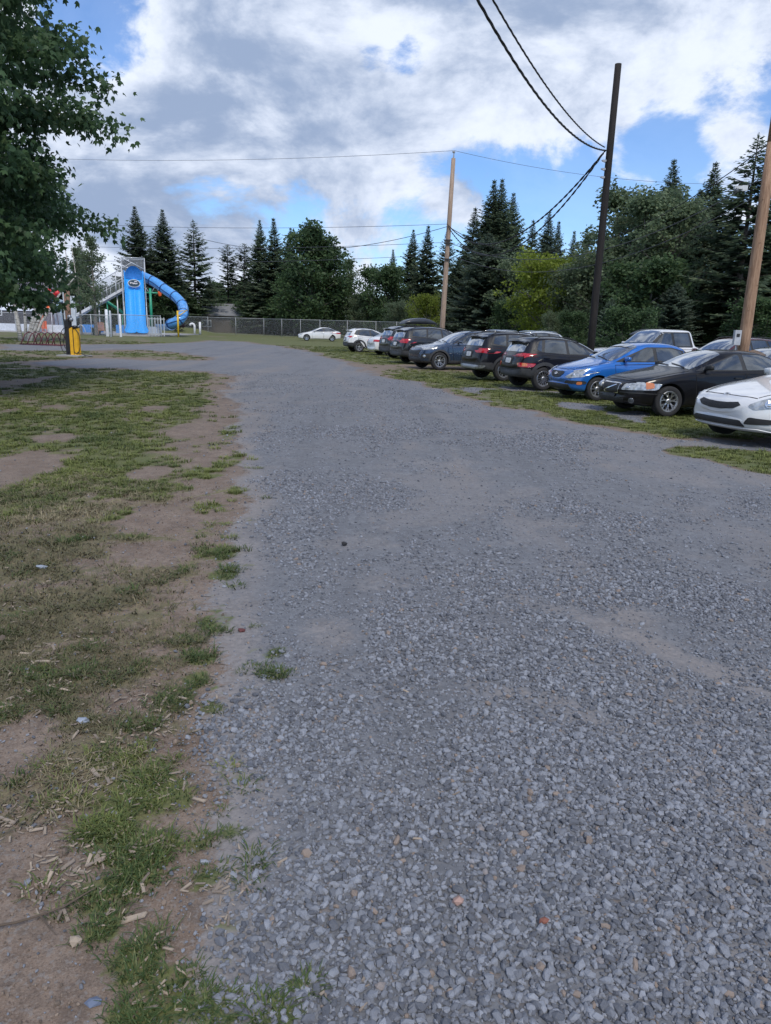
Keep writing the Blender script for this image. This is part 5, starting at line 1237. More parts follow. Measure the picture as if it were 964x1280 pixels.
s['stripes'] = [('hood_gap', DARK, 'T', [(h - .28, .52), (h - .60, .64), (h - 1.12, .70)], .014, .004, True), ('hood_gap', DARK, 'T', [(h - .26, .52), (h - .18, .3), (h - .17, 0), (h - .18, -.3), (h - .26, -.52)], .014, .004, False)]
s['lamps'] = [('F', .64, .65, .035, LAMPB, 'headlamp', True)]
loc = place(s, 745, 501, 0, 1, D(-106)); r0, hit, panel, stripe = car_thing(s, loc, D(-106), 'bright blue hatchback parked between the black sedan and a black crossover', 'car', 'parked_car')
q = hit('F', 0, .64); oval(r0, q[0] + q[1] * .02, q[1], .065, .033, CHR, 'KIA', PLA)
# 4 black small crossover seen from behind
BLACK2 = paint('black_pearl', (0.006, 0.006, 0.010), .0, .35, .6, .2)
s = suv(BLACK2, 4.17, 1.80, 1.56, 1.30, -1.30, .335, 'turbine', ALLOY, arch=.10); h = s['L'] / 2; e = 1.56 / 1.66
rear_suv(s, e, [(.30, .985), (.60, .97), (.87, .96), (.87, 1.035), (.60, 1.06)])
s['panels'] += [('tail_light_side', REDL, 'S', [(-h + .06, .95), (-h + .08, 1.03), (-h + .55, 1.04), (-h + .30, .96)], .014, False), ('reverse_lamp', REDL, 'B', [(.58, .66), (.86, .66), (.87, .78), (.62, .78)], .018, True),
    ('lamp_side', AMB, 'S', [(-h + .05, .68), (-h + .05, .78), (-h + .24, .77), (-h + .24, .69)], .018, False)]
loc = place(s, 678, 487.5, 1, -1, D(73)); r0, hit, panel, stripe = car_thing(s, loc, D(73), 'black crossover seen from behind, next left of the bright blue hatchback', 'car', 'parked_car'); spoiler(r0, hit, s, BLACK2, e)
# 5 black SUV with a silver bumper insert
s = suv(paint('black_paint_two', (0.006, 0.007, 0.011), .0, .35, .6, .2), 4.48, 1.86, 1.66, 1.38, -1.29, .36, 'twin', ALLOY, arch=.085); h = s['L'] / 2; e = 1
rear_suv(s, e, [(.40, .98), (.62, .95), (.90, .92), (.90, 1.10), (.62, 1.06)])
s['panels'] += [('tail_light_side', REDL, 'S', [(-h + .06, .93), (-h + .08, 1.08), (-h + .42, 1.08), (-h + .22, .95)], .014, False), ('bumper_insert', M('silver_insert', (.38, .39, .41), .35, .7), 'B', [(-.80, .44), (-.55, .40), (.55, .40), (.80, .44), (.84, .52), (-.84, .52)], .024, False)]
loc = place(s, 629, 476.5, 1, -1, D(70)); r0, hit, panel, stripe = car_thing(s, loc, D(70), 'black SUV seen from behind with a silver strip in its grey bumper', 'car', 'parked_car'); spoiler(r0, hit, s, s['paint'], e)
# 6 slate blue SUV facing the road
s = suv(paint('slate_blue_paint', (0.030, 0.052, 0.095), .45, .27), 4.48, 1.86, 1.65, 1.42, -1.25, .365, 'star', ALLOY, arch=.07); h = s['L'] / 2
s['panels'] += [('grille', PLA, 'F', [(-.50, .80), (-.46, .64), (-.20, .62), (.20, .62), (.46, .64), (.50, .80), (.15, .765), (-.15, .765)], .012, False), ('lower_grille', PLA, 'F', [(-.55, .36), (.55, .36), (.50, .52), (-.50, .52)], .012, False),
    ('front_lip', CLAD, 'F', [(-.88, .28), (.88, .28), (.84, .36), (-.84, .36)], .016, False), ('fog_surround', PLA, 'F', [(.58, .46), (.84, .48), (.86, .68), (.62, .64)], .014, True),
    ('headlight', LAMP, 'F', [(.56, .80), (.72, .82), (.86, .86), (.86, .94), (.66, .88)], .014, True), ('headlight_side', LAMP, 'S', [(h - .18, .80), (h - .20, .90), (h - .72, 1.00), (h - .40, .86)], .012, False), ('chrome_trim', CHR, 'S', [(h - 1.50, 1.075), (h - 1.52, 1.055), (h - 2.6, 1.085), (h - 3.6, 1.13), (h - 3.6, 1.145), (h - 2.6, 1.105)], .014, False)]
s['lamps'] = [('F', .72, .56, .05, LAMPB, 'fog_lamp', True)]
loc = place(s, 549, 462.5, 0, 1, D(-114)); car_thing(s, loc, D(-114), 'slate-blue SUV facing the gravel road between two groups of dark SUVs', 'car', 'parked_car')
# 7, 8 dark vans/SUVs with wide red tail lights
for px, py, hd, col, lab, e in ((527, 455.5, 66, (0.010, 0.012, 0.015), 'dark SUV with wide red tail lights, right next to the slate-blue SUV', 1.06), (509, 449.5, 64, (0.012, 0.015, 0.017), 'dark SUV with red tail lights and a black roof box on top', 1.08)):
    s = suv(paint('dark_paint_%d' % px, col, .2, .3), 4.75, 1.90, 1.66 * e, 1.44, -1.34, .365, 'plain', ALLOY, arch=.05); h = s['L'] / 2
    rear_suv(s, e, [(.42, 1.0 * e), (.55, .92 * e), (.92, .92 * e), (.92, 1.10 * e), (.55, 1.09 * e)])
    s['panels'] += [('tail_light_side', REDL, 'S', [(-h + .06, .92 * e), (-h + .08, 1.10 * e), (-h + .45, 1.09 * e), (-h + .25, .95 * e)], .014, False)]
    loc = place(s, px, py, 1, -1, D(hd)); r0, hit, panel, stripe = car_thing(s, loc, D(hd), lab, 'car', 'parked_car'); spoiler(r0, hit, s, s['paint'], e)
    s['_loc'] = loc; boxcar = (loc, D(hd), 1.66 * e, s)
def roof_box(loc, heading, z, label, sc=1.0, back=.1):
    rz = PI / 2 - heading; b = MB(); n = 20; prof = []
    for i, x in enumerate(np.linspace(-1.05, 1.05, 15)):
        t = (x + 1.05) / 2.1; hh = .34 * math.sin(PI * min(1, .16 + .84 * (1 - t) ** 1.0 * 1.0)) ** .45 * (1 if t < .55 else 1 - ((t - .55) / .45) ** 2 * .75)
        ww = .40 * (1 - max(0, abs(x) - .8) * 1.0); 
        for k in range(n):
            a = 2 * PI * k / n; ca, sa = math.cos(a), math.sin(a)
            b.V.append((x * sc, ww * math.copysign(abs(ca) ** .5, ca) * sc, (.02 + hh / 2 + hh / 2 * math.copysign(abs(sa) ** .6, sa)) * sc))
    for i in range(14):
        for k in range(n): b.F.append((i * n + k, i * n + (k + 1) % n, (i + 1) * n + (k + 1) % n, (i + 1) * n + k))
    b.F += [tuple(range(n))[::-1], tuple(range(14 * n, 15 * n))]
    off = Vector((math.cos(rz), math.sin(rz), 0)) * -back
    e_ = empty('roof_box', (loc.x + off.x, loc.y + off.y, z), rz, label, 'roof box')
    b.build('shell', M('box_plastic', (0.028, 0.032, 0.040), .4, coat=.3), e_, True)
    for x in (-.5, .45):
        c = MB(); c.box((x, 0, -.035), (.07, 1.15, .03)); c.box((x, .5, -.07), (.06, .05, .07)); c.box((x, -.5, -.07), (.06, .05, .07)); c.build('crossbar', PLA, e_)
roof_box(boxcar[0], boxcar[1], boxcar[2] + .07, 'black roof box on a dark SUV left of the middle utility pole', 1.0, .25)
# 9 white sedan tail, 10 white crossover, 11 distant white sedan
def rear_sedan(s):
    h = s['L'] / 2
    s['panels'] += [('tail_light', REDL, 'B', [(.42, .80), (.84, .80), (.86, .92), (.48, .92)], .014, True), ('tail_light_side', REDL, 'S', [(-h + .05, .80), (-h + .06, .92), (-h + .40, .90), (-h + .20, .82)], .014, False),
        ('license_plate', WHL, 'B', [(-.155, .62), (.155, .62), (.155, .77), (-.155, .77)], .02, False)]
s = sedan(WHITE, 4.55, 1.80, 1.45, 1.36, -1.32, .32, 'plain'); rear_sedan(s)
loc = place(s, 487, 444.5, 1, -1, D(66)); car_thing(s, loc, D(66), 'white sedan showing only its tail between a white crossover and a dark SUV', 'car', 'parked_car')
s = suv(WHITE, 4.17, 1.80, 1.56, 1.30, -1.30, .335, 'star', ALLOY, arch=.11); h = s['L'] / 2; e = 1.56 / 1.66; s['mirrormat'] = WHITE
rear_suv(s, e, [(.40, .985), (.60, .97), (.87, .96), (.87, 1.03), (.60, 1.05)], blk=CLAD)
loc = place(s, 449, 440.3, 1, -1, D(72)); r0, hit, panel, stripe = car_thing(s, loc, D(72), 'white crossover with grey wheel arches, seen from behind at the row end', 'car', 'parked_car'); spoiler(r0, hit, s, WHITE, e)
s = sedan(WHITE, 4.62, 1.78, 1.46, 1.36, -1.34, .325, 'star'); h = s['L'] / 2
s['panels'] += [('headlight_side', LAMP, 'S', [(h - .18, .60), (h - .20, .68), (h - .62, .76), (h - .40, .64)], .012, False), ('grille', PLA, 'F', [(-.6, .34), (.6, .34), (.5, .52), (-.5, .52)], .012, False)]
rear_sedan(s)
loc = place(s, 383.5, 426.0, 0, 1, D(-97)); car_thing(s, loc, D(-97), 'distant white sedan parked alone side-on in front of the tree line', 'car', 'parked_car')
# second row: white pickup, maroon SUV, silver cars, silver wagon, dark car with box
def truck():
    P_t = WHITE; s = suv(P_t, 5.75, 2.02, 1.93, 1.80, -1.85, .40, 'truck', ALLOY, arch=0); h = s['L'] / 2; s['arch'] = 0
    s['top'] = [(h, .95), (h - .06, 1.10), (h - .3, 1.17), (h - 1.2, 1.22), (h - 1.45, 1.26), (h - 1.85, 1.55), (h - 2.25, 1.86), (h - 2.6, 1.93), (h - 3.62, 1.92), (h - 3.72, 1.89), (h - 3.80, 1.28), (h - 4.2, 1.27), (-h + .05, 1.27), (-h, 1.2)]
    s['belt'] = [(h, .90), (h - .1, 1.05), (h - 1.4, 1.18), (h - 3.9, 1.22), (-h + .05, 1.22), (-h, 1.15)]
    s['half'] = [(h, .82), (h - .1, .93), (h - .5, 1.0), (-h + .3, 1.0), (-h, .97)]; s['under'] = [(h, .45), (h - 1, .36), (-h + .8, .38), (-h, .50)]; s['roofw'] = .68; s['cowl'] = h - 1.45
    s['dlo'] = [(h - 1.60, 1.25), (h - 2.32, 1.80), (h - 3.60, 1.82), (h - 3.66, 1.26)]
    s['panes'] = [[(h - 1.85, 1.29), (h - 2.38, 1.76), (h - 2.68, 1.77), (h - 2.70, 1.29)], [(h - 2.80, 1.29), (h - 2.80, 1.77), (h - 3.50, 1.77), (h - 3.54, 1.30)]]
    s['doors'] = [([(h - 1.70, .5), (h - 1.60, 1.17), (h - 2.74, 1.19), (h - 2.74, .42), (h - 1.74, .42)], (h - 2.58, 1.08)), ([(h - 2.77, .42), (h - 2.77, 1.19), (h - 3.80, 1.19), (h - 3.80, .42)], (h - 3.62, 1.08))]
    s['sill'] = None; s['wheel'] = 'truck'; s['mirror'] = (h - 1.95, 1.30); s['rails'] = None
    s['panels'] = [('windshield', SCREEN, 'T', [(h - 1.52, .78), (h - 1.46, .3), (h - 1.46, -.3), (h - 1.52, -.78), (h - 2.30, -.66), (h - 2.33, 0), (h - 2.30, .66)], .007, False),
        ('headlight', LAMP, 'F', [(.60, .85), (.92, .85), (.92, 1.05), (.62, 1.05)], .014, True), ('grille', CHR, 'F', [(-.55, .75), (.55, .75), (.55, 1.06), (-.55, 1.06)], .012, False),
        ('bed_opening', DARK, 'T', [(h - 4.05, .84), (h - 4.05, -.84), (-h + .12, -.84), (-h + .12, .84)], .006, False)]
    return s
s = truck(); g = at(835, 425, 29.5)
car_thing(s, Vector((at(826, 425, 29.5).x, 29.5, 0)), D(-112), 'white crew-cab pickup truck parked in the second row behind the blue hatchback', 'pickup truck', 'pickup_truck')
def plain_front(s, hs):
    h = s['L'] / 2
    s['panels'] += [('grille', PLA, 'F', [(-.45, .78 * hs), (-.40, .60 * hs), (.40, .60 * hs), (.45, .78 * hs)], .012, False), ('headlight', LAMP, 'F', [(.52, .72 * hs), (.85, .74 * hs), (.86, .88 * hs), (.58, .82 * hs)], .014, True),
                    ('headlight_side', LAMP, 'S', [(h - .18, .74 * hs), (h - .20, .86 * hs), (h - .66, .96 * hs), (h - .40, .82 * hs)], .012, False)]
for name, fn, px, Y, hd, col, lab, cat in (
    ('parked_car', 'suv', 912, 26.5, -112, (0.085, 0.012, 0.018), 'maroon SUV with roof rails behind the black sedan, left of the pale pole', 'car'),
    ('parked_car', 'sedan', 965, 23.0, -110, (0.40, 0.43, 0.48), 'silver sedan right of the pale pole, partly past the right edge', 'car'),
    ('parked_car', 'suv', 1010, 28.5, -110, (0.20, 0.22, 0.25), 'grey SUV in the second row at the right edge, behind the silver sedan', 'car'),
    ('parked_car', 'suv', 655, 39.0, -112, (0.50, 0.53, 0.57), 'silver wagon whose long roof shows above the dark SUVs', 'car'),
    ('parked_car', 'suv', 612, 46.0, -112, (0.42, 0.45, 0.50), 'silver van with its pale roof showing right of the middle pole', 'car'),
    ('parked_car', 'sedan', 808, 36.5, -112, (0.014, 0.016, 0.020), 'dark car carrying a black roof box, left behind the white pickup', 'car')):
    p = paint('row_paint_%d' % px, col, .35, .27)
    if fn == 'suv': s = suv(p, 4.6, 1.85, 1.72, 1.40, -1.32, .36, 'star', ALLOY, arch=.05); plain_front(s, 1.1)
    else: s = sedan(p, 4.6, 1.80, 1.46 if px != 808 else 1.55, 1.38, -1.34, .325, 'star'); plain_front(s, .86)
    if px in (655, 612): s['railmat'] = CHR
    loc = Vector((at(px, 420, Y).x, Y, 0)); car_thing(s, loc, D(hd), lab, cat, name)
    if px == 808: roof_box(loc, D(hd), 1.62, 'black roof box seen left of the white pickup cab', .95, .2)

# ------------------------------------------------------------------ utility poles and wires
def wood_pole_mat(name, a, b):
    s = NT(name); mp = s.n('ShaderNodeMapping'); mp.inputs[3].default_value = (9, 9, .8); s.L(s.obj(), mp.inputs[0])
    f = s.noise(2.2, 6, .7, mp.outputs[0]); k = s.noise(1.6, 3, .6)
    c = s.mix(s.map(f, .3, .7), a, b); c = s.mix(s.map(k, .55, .75, 0, .35), c, tuple(x * .6 for x in a))
    s.set(color=c, rough=.85, normal=s.bump(f, .6, .02)); return s.m
PW = wood_pole_mat('pale_pole_wood', (0.20, 0.115, 0.07), (0.40, 0.26, 0.17)); PD = wood_pole_mat('creosote_pole_wood', (0.007, 0.006, 0.006), (0.020, 0.016, 0.015)); PG = wood_pole_mat('weathered_pole_wood', (0.26, 0.19, 0.14), (0.42, 0.31, 0.235))
GALV = M('galvanised_steel', (0.42, 0.44, 0.46), .45, .7)
def pole(px, py, tx, ty, Y, r0, r1, mt, label, group='utility poles'):
    top = at(tx, ty, Y); foot = at(px, py, Y); d = (top - foot); k = foot.z / d.z; base = foot - d * k
    e = empty('utility_pole', (base.x, base.y, 0), 0, label, 'utility pole', group)
    rel = top - Vector((base.x, base.y, 0)); b = MB()
    b.tube([(rel.x * t, rel.y * t, -.3 if t == 0 else rel.z * t) for t in (0, .25, .5, .75, 1)], [r0 + (r1 - r0) * t for t in (0, .25, .5, .75, 1)], 16)
    b.build('shaft', mt, e, True)
    return e, rel
ed, rd = pole(740, 418, 773, 80, 26.5, .135, .105, PD, 'black creosoted pole leaning right, with two thick cables near its top')
em, rm = pole(553, 407, 567, 198, 47, .17, .12, PG, 'weathered grey-brown pole standing in the middle behind the dark SUVs')
er, rr_ = pole(930, 430, 966, 178, 24.5, .185, .155, PW, 'pale orange-brown pole with a white camera at the right edge')
# pale pole carries on above the frame
b = MB(); b.tube([tuple(rr_), tuple(rr_ * 1.35)], [.155, .13], 16); b.build('shaft_top', PW, er, True)
b = MB()
for i in range(26):                                                     # climbing-knot stubs
    t = .10 + i * .034; c = rr_ * t; a = i * 2.4
    b.tube([c + Vector((math.cos(a), math.sin(a), 0)) * .14, c + Vector((math.cos(a), math.sin(a), .15)) * .195], [.022, .010], 6)
b.build('knot', PW, er, False)
c = at(925, 236, 24.4) - er.location; WP = M('white_housing', (.52, .54, .56), .4)
cam_e = empty('security_camera', er.location + c, 0, 'white security camera clamped near the top of the pale pole', 'camera')
b = MB(); b.box((.14, 0, .02), (.16, .08, .16)); b.build('bracket', WP, cam_e)
b = MB(); b.box((-.06, -.03, .03), (.26, .10, .09)); b.build('housing', WP, cam_e)
b = MB(); b.lathe([(0, -.13), (.045, -.11), (.065, -.06), (.065, .0), (.05, .02)], 14, 'Z', (-.12, -.03, .0)); b.build('dome', M('camera_dome', (.10, .11, .12), .1, coat=1), cam_e, True)
mb_ = at(921, 424, 24.2) ; me_ = empty('meter_box', mb_, 0, 'small grey electrical box fixed low on the pale pole', 'electrical box')
b = MB(); b.box((0, 0, .05), (.20, .14, .46)); b.build('box', M('grey_box', (.42, .44, .47), .5), me_)
b = MB(); b.box((0, -.075, .12), (.10, .01, .10)); b.build('window', PLA, me_); b = MB(); b.tube([(0, 0, -.18), (0, 0, -1.2)], .022, 8); b.build('conduit', GALV, me_)
INS = M('insulator', (.35, .36, .38), .3, .2)
for t in (.665, .69, .715):
    c = rd * t; b = MB(); b.box(c + Vector((-.16, -.05, 0)), (.12, .05, .06)); b.tube([c + Vector((-.14, -.06, -.05)), c + Vector((-.26, -.08, 0))], .016, 6); b.build('cable_clamp', INS, ed)
b = MB(); b.tube([rm, rm + Vector((0.02, 0, .32))], [.05, .02], 8); b.lathe([(.02, .28), (.08, .30), (.09, .36), (.04, .42), (0, .43)], 10, 'Z', tuple(rm)); b.build('top_insulator', INS, em)
for t in (.60, .505, .585):
    c = rm * t; b = MB(); b.box(c + Vector((0, -.2, 0)), (.5, .08, .08)); b.build('cable_clamp', PLA, em)
CAB = M('cable_rubber', (0.010, 0.010, 0.011), .6); CABG = M('bare_wire', (.10, .105, .12), .5, .4)
def wire(name, label, A, B, sag, r, mt=CAB, strands=1, tw=.6, n=40, cat='cable', cutoff=1.0):
    A, B = Vector(A), Vector(B); P = [A.lerp(B, t) - Vector((0, 0, sag * 4 * t * (1 - t))) for t in np.linspace(0, cutoff, n)]
    b = MB()
    if strands == 1: b.tube(P, r, 6)
    else:
        L = (B - A).length; n2 = int(L / (tw / 8)); n2 = min(n2, 700)
        for s in range(strands):
            Q = []
            for i in range(n2):
                t = cutoff * i / (n2 - 1); p = A.lerp(B, t) - Vector((0, 0, sag * 4 * t * (1 - t))); ph = 2 * PI * t * L / tw + s * 2 * PI / strands
                d = (B - A).normalized(); u = d.cross(Vector((0, 0, 1))).normalized(); v = u.cross(d)
                Q.append(p + (u * math.cos(ph) + v * math.sin(ph)) * r * 1.05)
            b.tube(Q, r, 6)
    return b.build(name, mt, None, True, label=label, cat=cat)
dk = ed.location
pd = lambda t: dk + rd * t
pm = lambda t: em.location + rm * t
dA = at(757, 188, 26.4); dB = at(756, 184, 26.4)
wire('overhead_cable', 'thick twisted black cable from the black pole to the top edge, lower one', dA, Vector((-2.146, 6.0, 8.57)), 1.345, .0145, CAB, 3, 1.3, cat='cable', cutoff=1.5)
wire('overhead_cable', 'thick twisted black cable from the black pole to the top edge, upper one', dB, Vector((-2.397, 5.0, 8.41)), .995, .0105, CAB, 3, 1.0, cat='cable', cutoff=1.5)
mA = at(560, 281, 46.8)
wire('overhead_cable', 'upper of two black cables sagging from the black pole to the middle pole', dA, mA, 1.9, .018, CAB, 2, .9)
wire('overhead_cable', 'lower of two black cables sagging from the black pole to the middle pole', at(754, 192, 26.4), at(560, 283, 46.8), 2.35, .017, CAB, 2, .9)
topm = em.location + rm + Vector((.02, 0, .42))
wire('overhead_wire', 'thin high wire from the top of the middle pole to the left', topm, at(-60, 192, 60), .5, .010, CABG, cat='wire')
wire('overhead_wire', 'thin high wire from the top of the middle pole to the right', topm, at(1010, 226, 52), .8, .010, CABG, cat='wire')
wire('overhead_wire', 'straight wire leaving the middle pole to the left, higher of the crossing pair', at(560, 280, 46.8), at(-40, 270, 62), .5, .012, CAB, cat='wire')
wire('overhead_wire', 'drooping cable leaving the middle pole to the left, lower of the crossing pair', at(560, 283, 46.8), at(230, 292, 60), 1.3, .017, CAB, cat='cable')
wire('overhead_wire', 'faint third wire left of the middle pole', at(556, 303, 46.8), at(-40, 300, 66), .5, .013, CABG, cat='wire')
wire('overhead_wire', 'faint lowest wire left of the middle pole', at(556, 318, 46.8), at(-40, 316, 66), .6, .012, CABG, cat='wire')
wire('overhead_wire', 'dark cable climbing from the middle pole across the right trees', at(562, 284, 46.8), at(1010, 140, 30), 2.9, .018, CAB, cat='cable')
wire('overhead_wire', 'thin wire climbing across the right trees, upper of the thin pair', at(562, 303, 46.8), at(1010, 186, 30), 2.2, .016, CABG, cat='wire')
wire('overhead_wire', 'thin wire climbing across the right trees, lower of the thin pair', at(562, 318, 46.8), at(1010, 205, 30), 2.2, .014, CABG, cat='wire')

# ------------------------------------------------------------------ fences
FG = M('fence_galvanised', (.36, .38, .40), .5, .5); FGL = M('fence_light', (.48, .51, .55), .5, .3)
def chain_fence(P, H, label, mt=FG, step=3.0, pitch=.16, wd=.009, group='chain-link fences', bottom=.05):
    e = empty('chain_link_fence', (P[0][0], P[0][1], 0), 0, label, 'fence', group); o0 = Vector((P[0][0], P[0][1], 0))
    wb = MB(); pm_ = MB(); pm_.tube([(0, 0, -.1), (0, 0, H + .04)], .035, 8); pm_.lathe([(.045, 0), (.04, .05), (0, .07)], 8, 'Z', (0, 0, H)); pmesh = pm_.mesh('post', mt, True)
    for (ax, ay), (bx, by) in zip(P[:-1], P[1:]):
        A = Vector((ax, ay, 0)) - o0; B = Vector((bx, by, 0)) - o0; L = (B - A).length; d = (B - A).normalized(); k = max(1, round(L / step))
        for i in range(k + (1 if (bx, by) == tuple(P[-1]) else 0)): link('post', pmesh, e, A.lerp(B, i / k))
        rb = MB(); rb.tube([A + Vector((0, 0, H)), B + Vector((0, 0, H))], .034, 6); rb.build('top_rail', mt, e, True)
        n = Vector((-d.y, d.x, 0)); x = -H
        while x < L:
            for sg in (1, -1):
                x0, x1 = (x, x + H) if sg > 0 else (x + H, x); z0, z1 = bottom, H - .03
                a0, a1 = max(0, min(L, x0)), max(0, min(L, x1))
                if abs(x1 - x0) > 1e-6 and a0 != a1:
                    q0 = z0 + (z1 - z0) * (a0 - x0) / (x1 - x0); q1 = z0 + (z1 - z0) * (a1 - x0) / (x1 - x0)
                    p, q = A + d * a0 + Vector((0, 0, q0)), A + d * a1 + Vector((0, 0, q1)); v = (q - p).normalized(); s = v.cross(n) * wd / 2; o = n * .004 * sg
                    wb.add([p - s + o, p + s + o, q + s + o, q - s + o], [(0, 1, 2, 3)])
            x += pitch
    wb.build('chain_link', mt, e, kind='stuff')
    return e
g1 = lambda px, Y: (at(px, 410, Y).x, Y)
chain_fence([g1(226, 103), g1(330, 101), g1(400, 95), g1(470, 91), (8, 84), (22, 78), (46, 68)], 2.25, 'long dull chain-link fence running along the foot of the tree line', M('fence_far_steel', (.33, .345, .36), .5), 3.4, .22, .011)
chain_fence([g1(-60, 84), g1(20, 80), g1(140, 74)], 2.0, 'pool chain-link fence behind the birch and the yellow repair stand', FGL, 3.0)
chain_fence([g1(140, 74), g1(201, 79.5)], 2.1, 'short pool chain-link fence panel in front of the blue plunge slide', FGL, 5.2)
fp = g1(140, 74)
for dx, r_, hh, lab in ((0, .10, 2.4, 'thick grey corner post of the pool fence left of the plunge slide'), (-.75, .15, 2.5, 'wide white post left of the grey corner post'), (.55, .11, 2.1, 'white post right of the grey corner post')):
    b = MB(); b.lathe([(r_, -.1), (r_, hh), (r_ * .6, hh + .05), (0, hh + .06)], 12, 'Z', (0, 0, 0)); b.build('post', GALV if dx == 0 else M('white_post', (.66, .69, .74), .5), None, True, loc=(fp[0] + dx, fp[1] - .3 if dx == 0 else fp[1] + .8, 0), label=lab, cat='post')
# white picket gate at the fence corner
q = g1(196, 79.8); e = empty('white_gate', (q[0], q[1], 0), .25, 'white picket gate at the right corner of the pool fence', 'gate')
pk = MB(); pk.box((0, 0, 1.0), (.09, .03, 1.9)); pmh = pk.mesh('picket', FGL)
for i in range(6): link('picket', pmh, e, (-.75 + i * .30, 0, 0))
b = MB(); b.box((0, .03, .3), (1.7, .03, .08)); b.box((0, .03, 1.8), (1.7, .03, .08)); b.build('rail', FGL, e)

# ------------------------------------------------------------------ water park
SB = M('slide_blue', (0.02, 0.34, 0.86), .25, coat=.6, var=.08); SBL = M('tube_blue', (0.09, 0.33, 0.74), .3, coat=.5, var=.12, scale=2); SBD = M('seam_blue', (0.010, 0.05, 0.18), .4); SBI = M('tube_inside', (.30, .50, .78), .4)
NET = M('grey_net', (.30, .32, .35), .8); WST = M('white_steel', (.55, .58, .62), .45, .2); CON = M('concrete', (.36, .355, .35), .9, bump=.4)
Ys = 84.0; tl = at(170, 339, Ys + 4); bl = at(171, 419, Ys - 2)
ts = empty('plunge_slide', (at(171, 418, Ys).x, Ys, 0), .33, 'tall bright blue twin-lane plunge slide with an oval sign at its top', 'water slide')
cx0 = 0; topz = at(170, 341, Ys + 3).z; wsl = 1.02
prof = []                                                 # centre line: run-out, steep drop, lip
for t in np.linspace(0, 1, 26):
    y = -2.6 + 5.4 * t; z = .25 + (topz - .25) * sstep(-.02, 1.05, t) ** .92; prof.append((y, z))
sl = MB()
cross = [(-1.0, .30), (-.97, .36), (-.92, .30), (-.85, .06), (-.5, .0), (-.10, .05), (0, .20), (.10, .05), (.5, 0), (.85, .06), (.92, .30), (.97, .36), (1.0, .30)]
for i, (y, z) in enumerate(prof):
    fl = wsl * (1.28 - .28 * min(1, i / 4)) ; lift = 1.0
    for a, hgt in cross: sl.V.append((a * fl, y - hgt * .5, z + hgt * .8))
m = len(cross)
for i in range(len(prof) - 1):
    for k in range(m - 1): sl.F.append((i * m + k, i * m + k + 1, (i + 1) * m + k + 1, (i + 1) * m + k))
sl.build('slide_lanes', SB, ts, True)
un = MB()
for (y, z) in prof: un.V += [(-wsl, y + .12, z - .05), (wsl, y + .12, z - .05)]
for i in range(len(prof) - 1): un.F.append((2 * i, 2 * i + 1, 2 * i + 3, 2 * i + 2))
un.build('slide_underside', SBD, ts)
# rounded hood at the top and the oval sign
hd_ = MB(); V = []
for j, (y, sc) in enumerate(((1.7, 1.03), (2.9, 1.0))):
    for k in range(15):
        a = PI * k / 14; V.append((math.cos(a) * .98 * sc, y, topz - .75 + math.sin(a) * 1.35 * sc))
hd_.add(V, [(k, k + 1, 15 + k + 1, 15 + k) for k in range(14)] + [tuple(range(15))])
hd_.build('hood', M('hood_blue', (0.05, 0.25, 0.68), .3, coat=.5), ts, True)
sg = empty('sign', (0, .62, topz - 1.25)); sg.parent = ts
for nm, w_, h_, mt, y in (('sign_rim', .66, .42, M('sign_rim', (.62, .66, .72), .4), 0), ('sign_face', .59, .35, M('sign_face', (.035, .065, .10), .4), -.02)):
    b = MB(); n = 28; b.add([(math.cos(a) * w_, yy, math.sin(a) * h_) for yy in (y, y + .06) for a in np.linspace(0, 2 * PI, n, endpoint=False)], [tuple(range(n))] + [(i, (i + 1) % n, n + (i + 1) % n, n + i) for i in range(n)]); b.build(nm, mt, sg)
b = MB()                                                    # pale flourish, unreadable in the photograph
for k, (x0, x1, z0, z1, w_) in enumerate(((-.5, -.36, .10, -.02, .05), (-.34, -.20, .02, .10, .04), (-.18, -.05, .06, -.06, .05), (-.03, .12, .04, -.04, .06), (.14, .30, .0, -.06, .05), (.32, .42, -.04, .04, .04))):
    b.box(((x0 + x1) / 2 * .85, -.03, (z0 + z1) / 2), ((x1 - x0) * .85, .01, abs(z1 - z0) + w_), Matrix.Rotation(.2 * (1 if k % 2 else -1), 3, 'Y'))
b.box((.18, -.03, .20), (.28, .01, .10)); b.build('sign_lettering', M('sign_pale', (.68, .66, .70), .5), sg)
# tower frame, platform and nets
def frame(parent, P, r, mt, name='frame_tube'):
    for A, B in P: b = MB(); b.tube([A, B], r, 6); b.build(name, mt, parent, True)
tw = empty('slide_tower', ts.location + Vector((0, 0, 0)), .33, 'grey steel slide tower with netting and platform behind the plunge slide', 'tower')
y0, y1 = 3.2, 5.4; zt_ = topz + 1.6
frame(tw, [((sx * 1.25, yy, 0), (sx * 1.25, yy, zt_)) for sx in (-1, 1) for yy in (y0, y1)] + [((-1.25, yy, zz), (1.25, yy, zz)) for yy in (y0, y1) for zz in (zt_, topz - .9)] + [((sx * 1.25, y0, zz), (sx * 1.25, y1, zz)) for sx in (-1, 1) for zz in (zt_, topz - .9)] + [((-1.25, y0, zt_), (1.25, y0, topz + .4))], .05, WST)
b = MB(); b.box((0, 4.3, topz - 1.0), (2.6, 2.4, .12)); b.build('platform', WST, tw)
frame(tw, [((sx * 1.16, -2.4, .9), (sx * 1.16, y0, topz + .2)) for sx in (-1, 1)], .05, WST, 'side_rail')
for sx in (-1, 1):
    b = MB()
    for (ya, za), (yb, zb_) in zip(prof[2:-1:2], prof[4::2]):
        b.tube([(sx * 1.16, ya, za + .35), (sx * 1.16, yb, zb_ + .1)], .02, 4)
        b.tube([(sx * 1.16, ya, max(0, za - .1)), (sx * 1.16, ya, za + .5)], .025, 4)
    b.build('side_bracing', WST, tw)
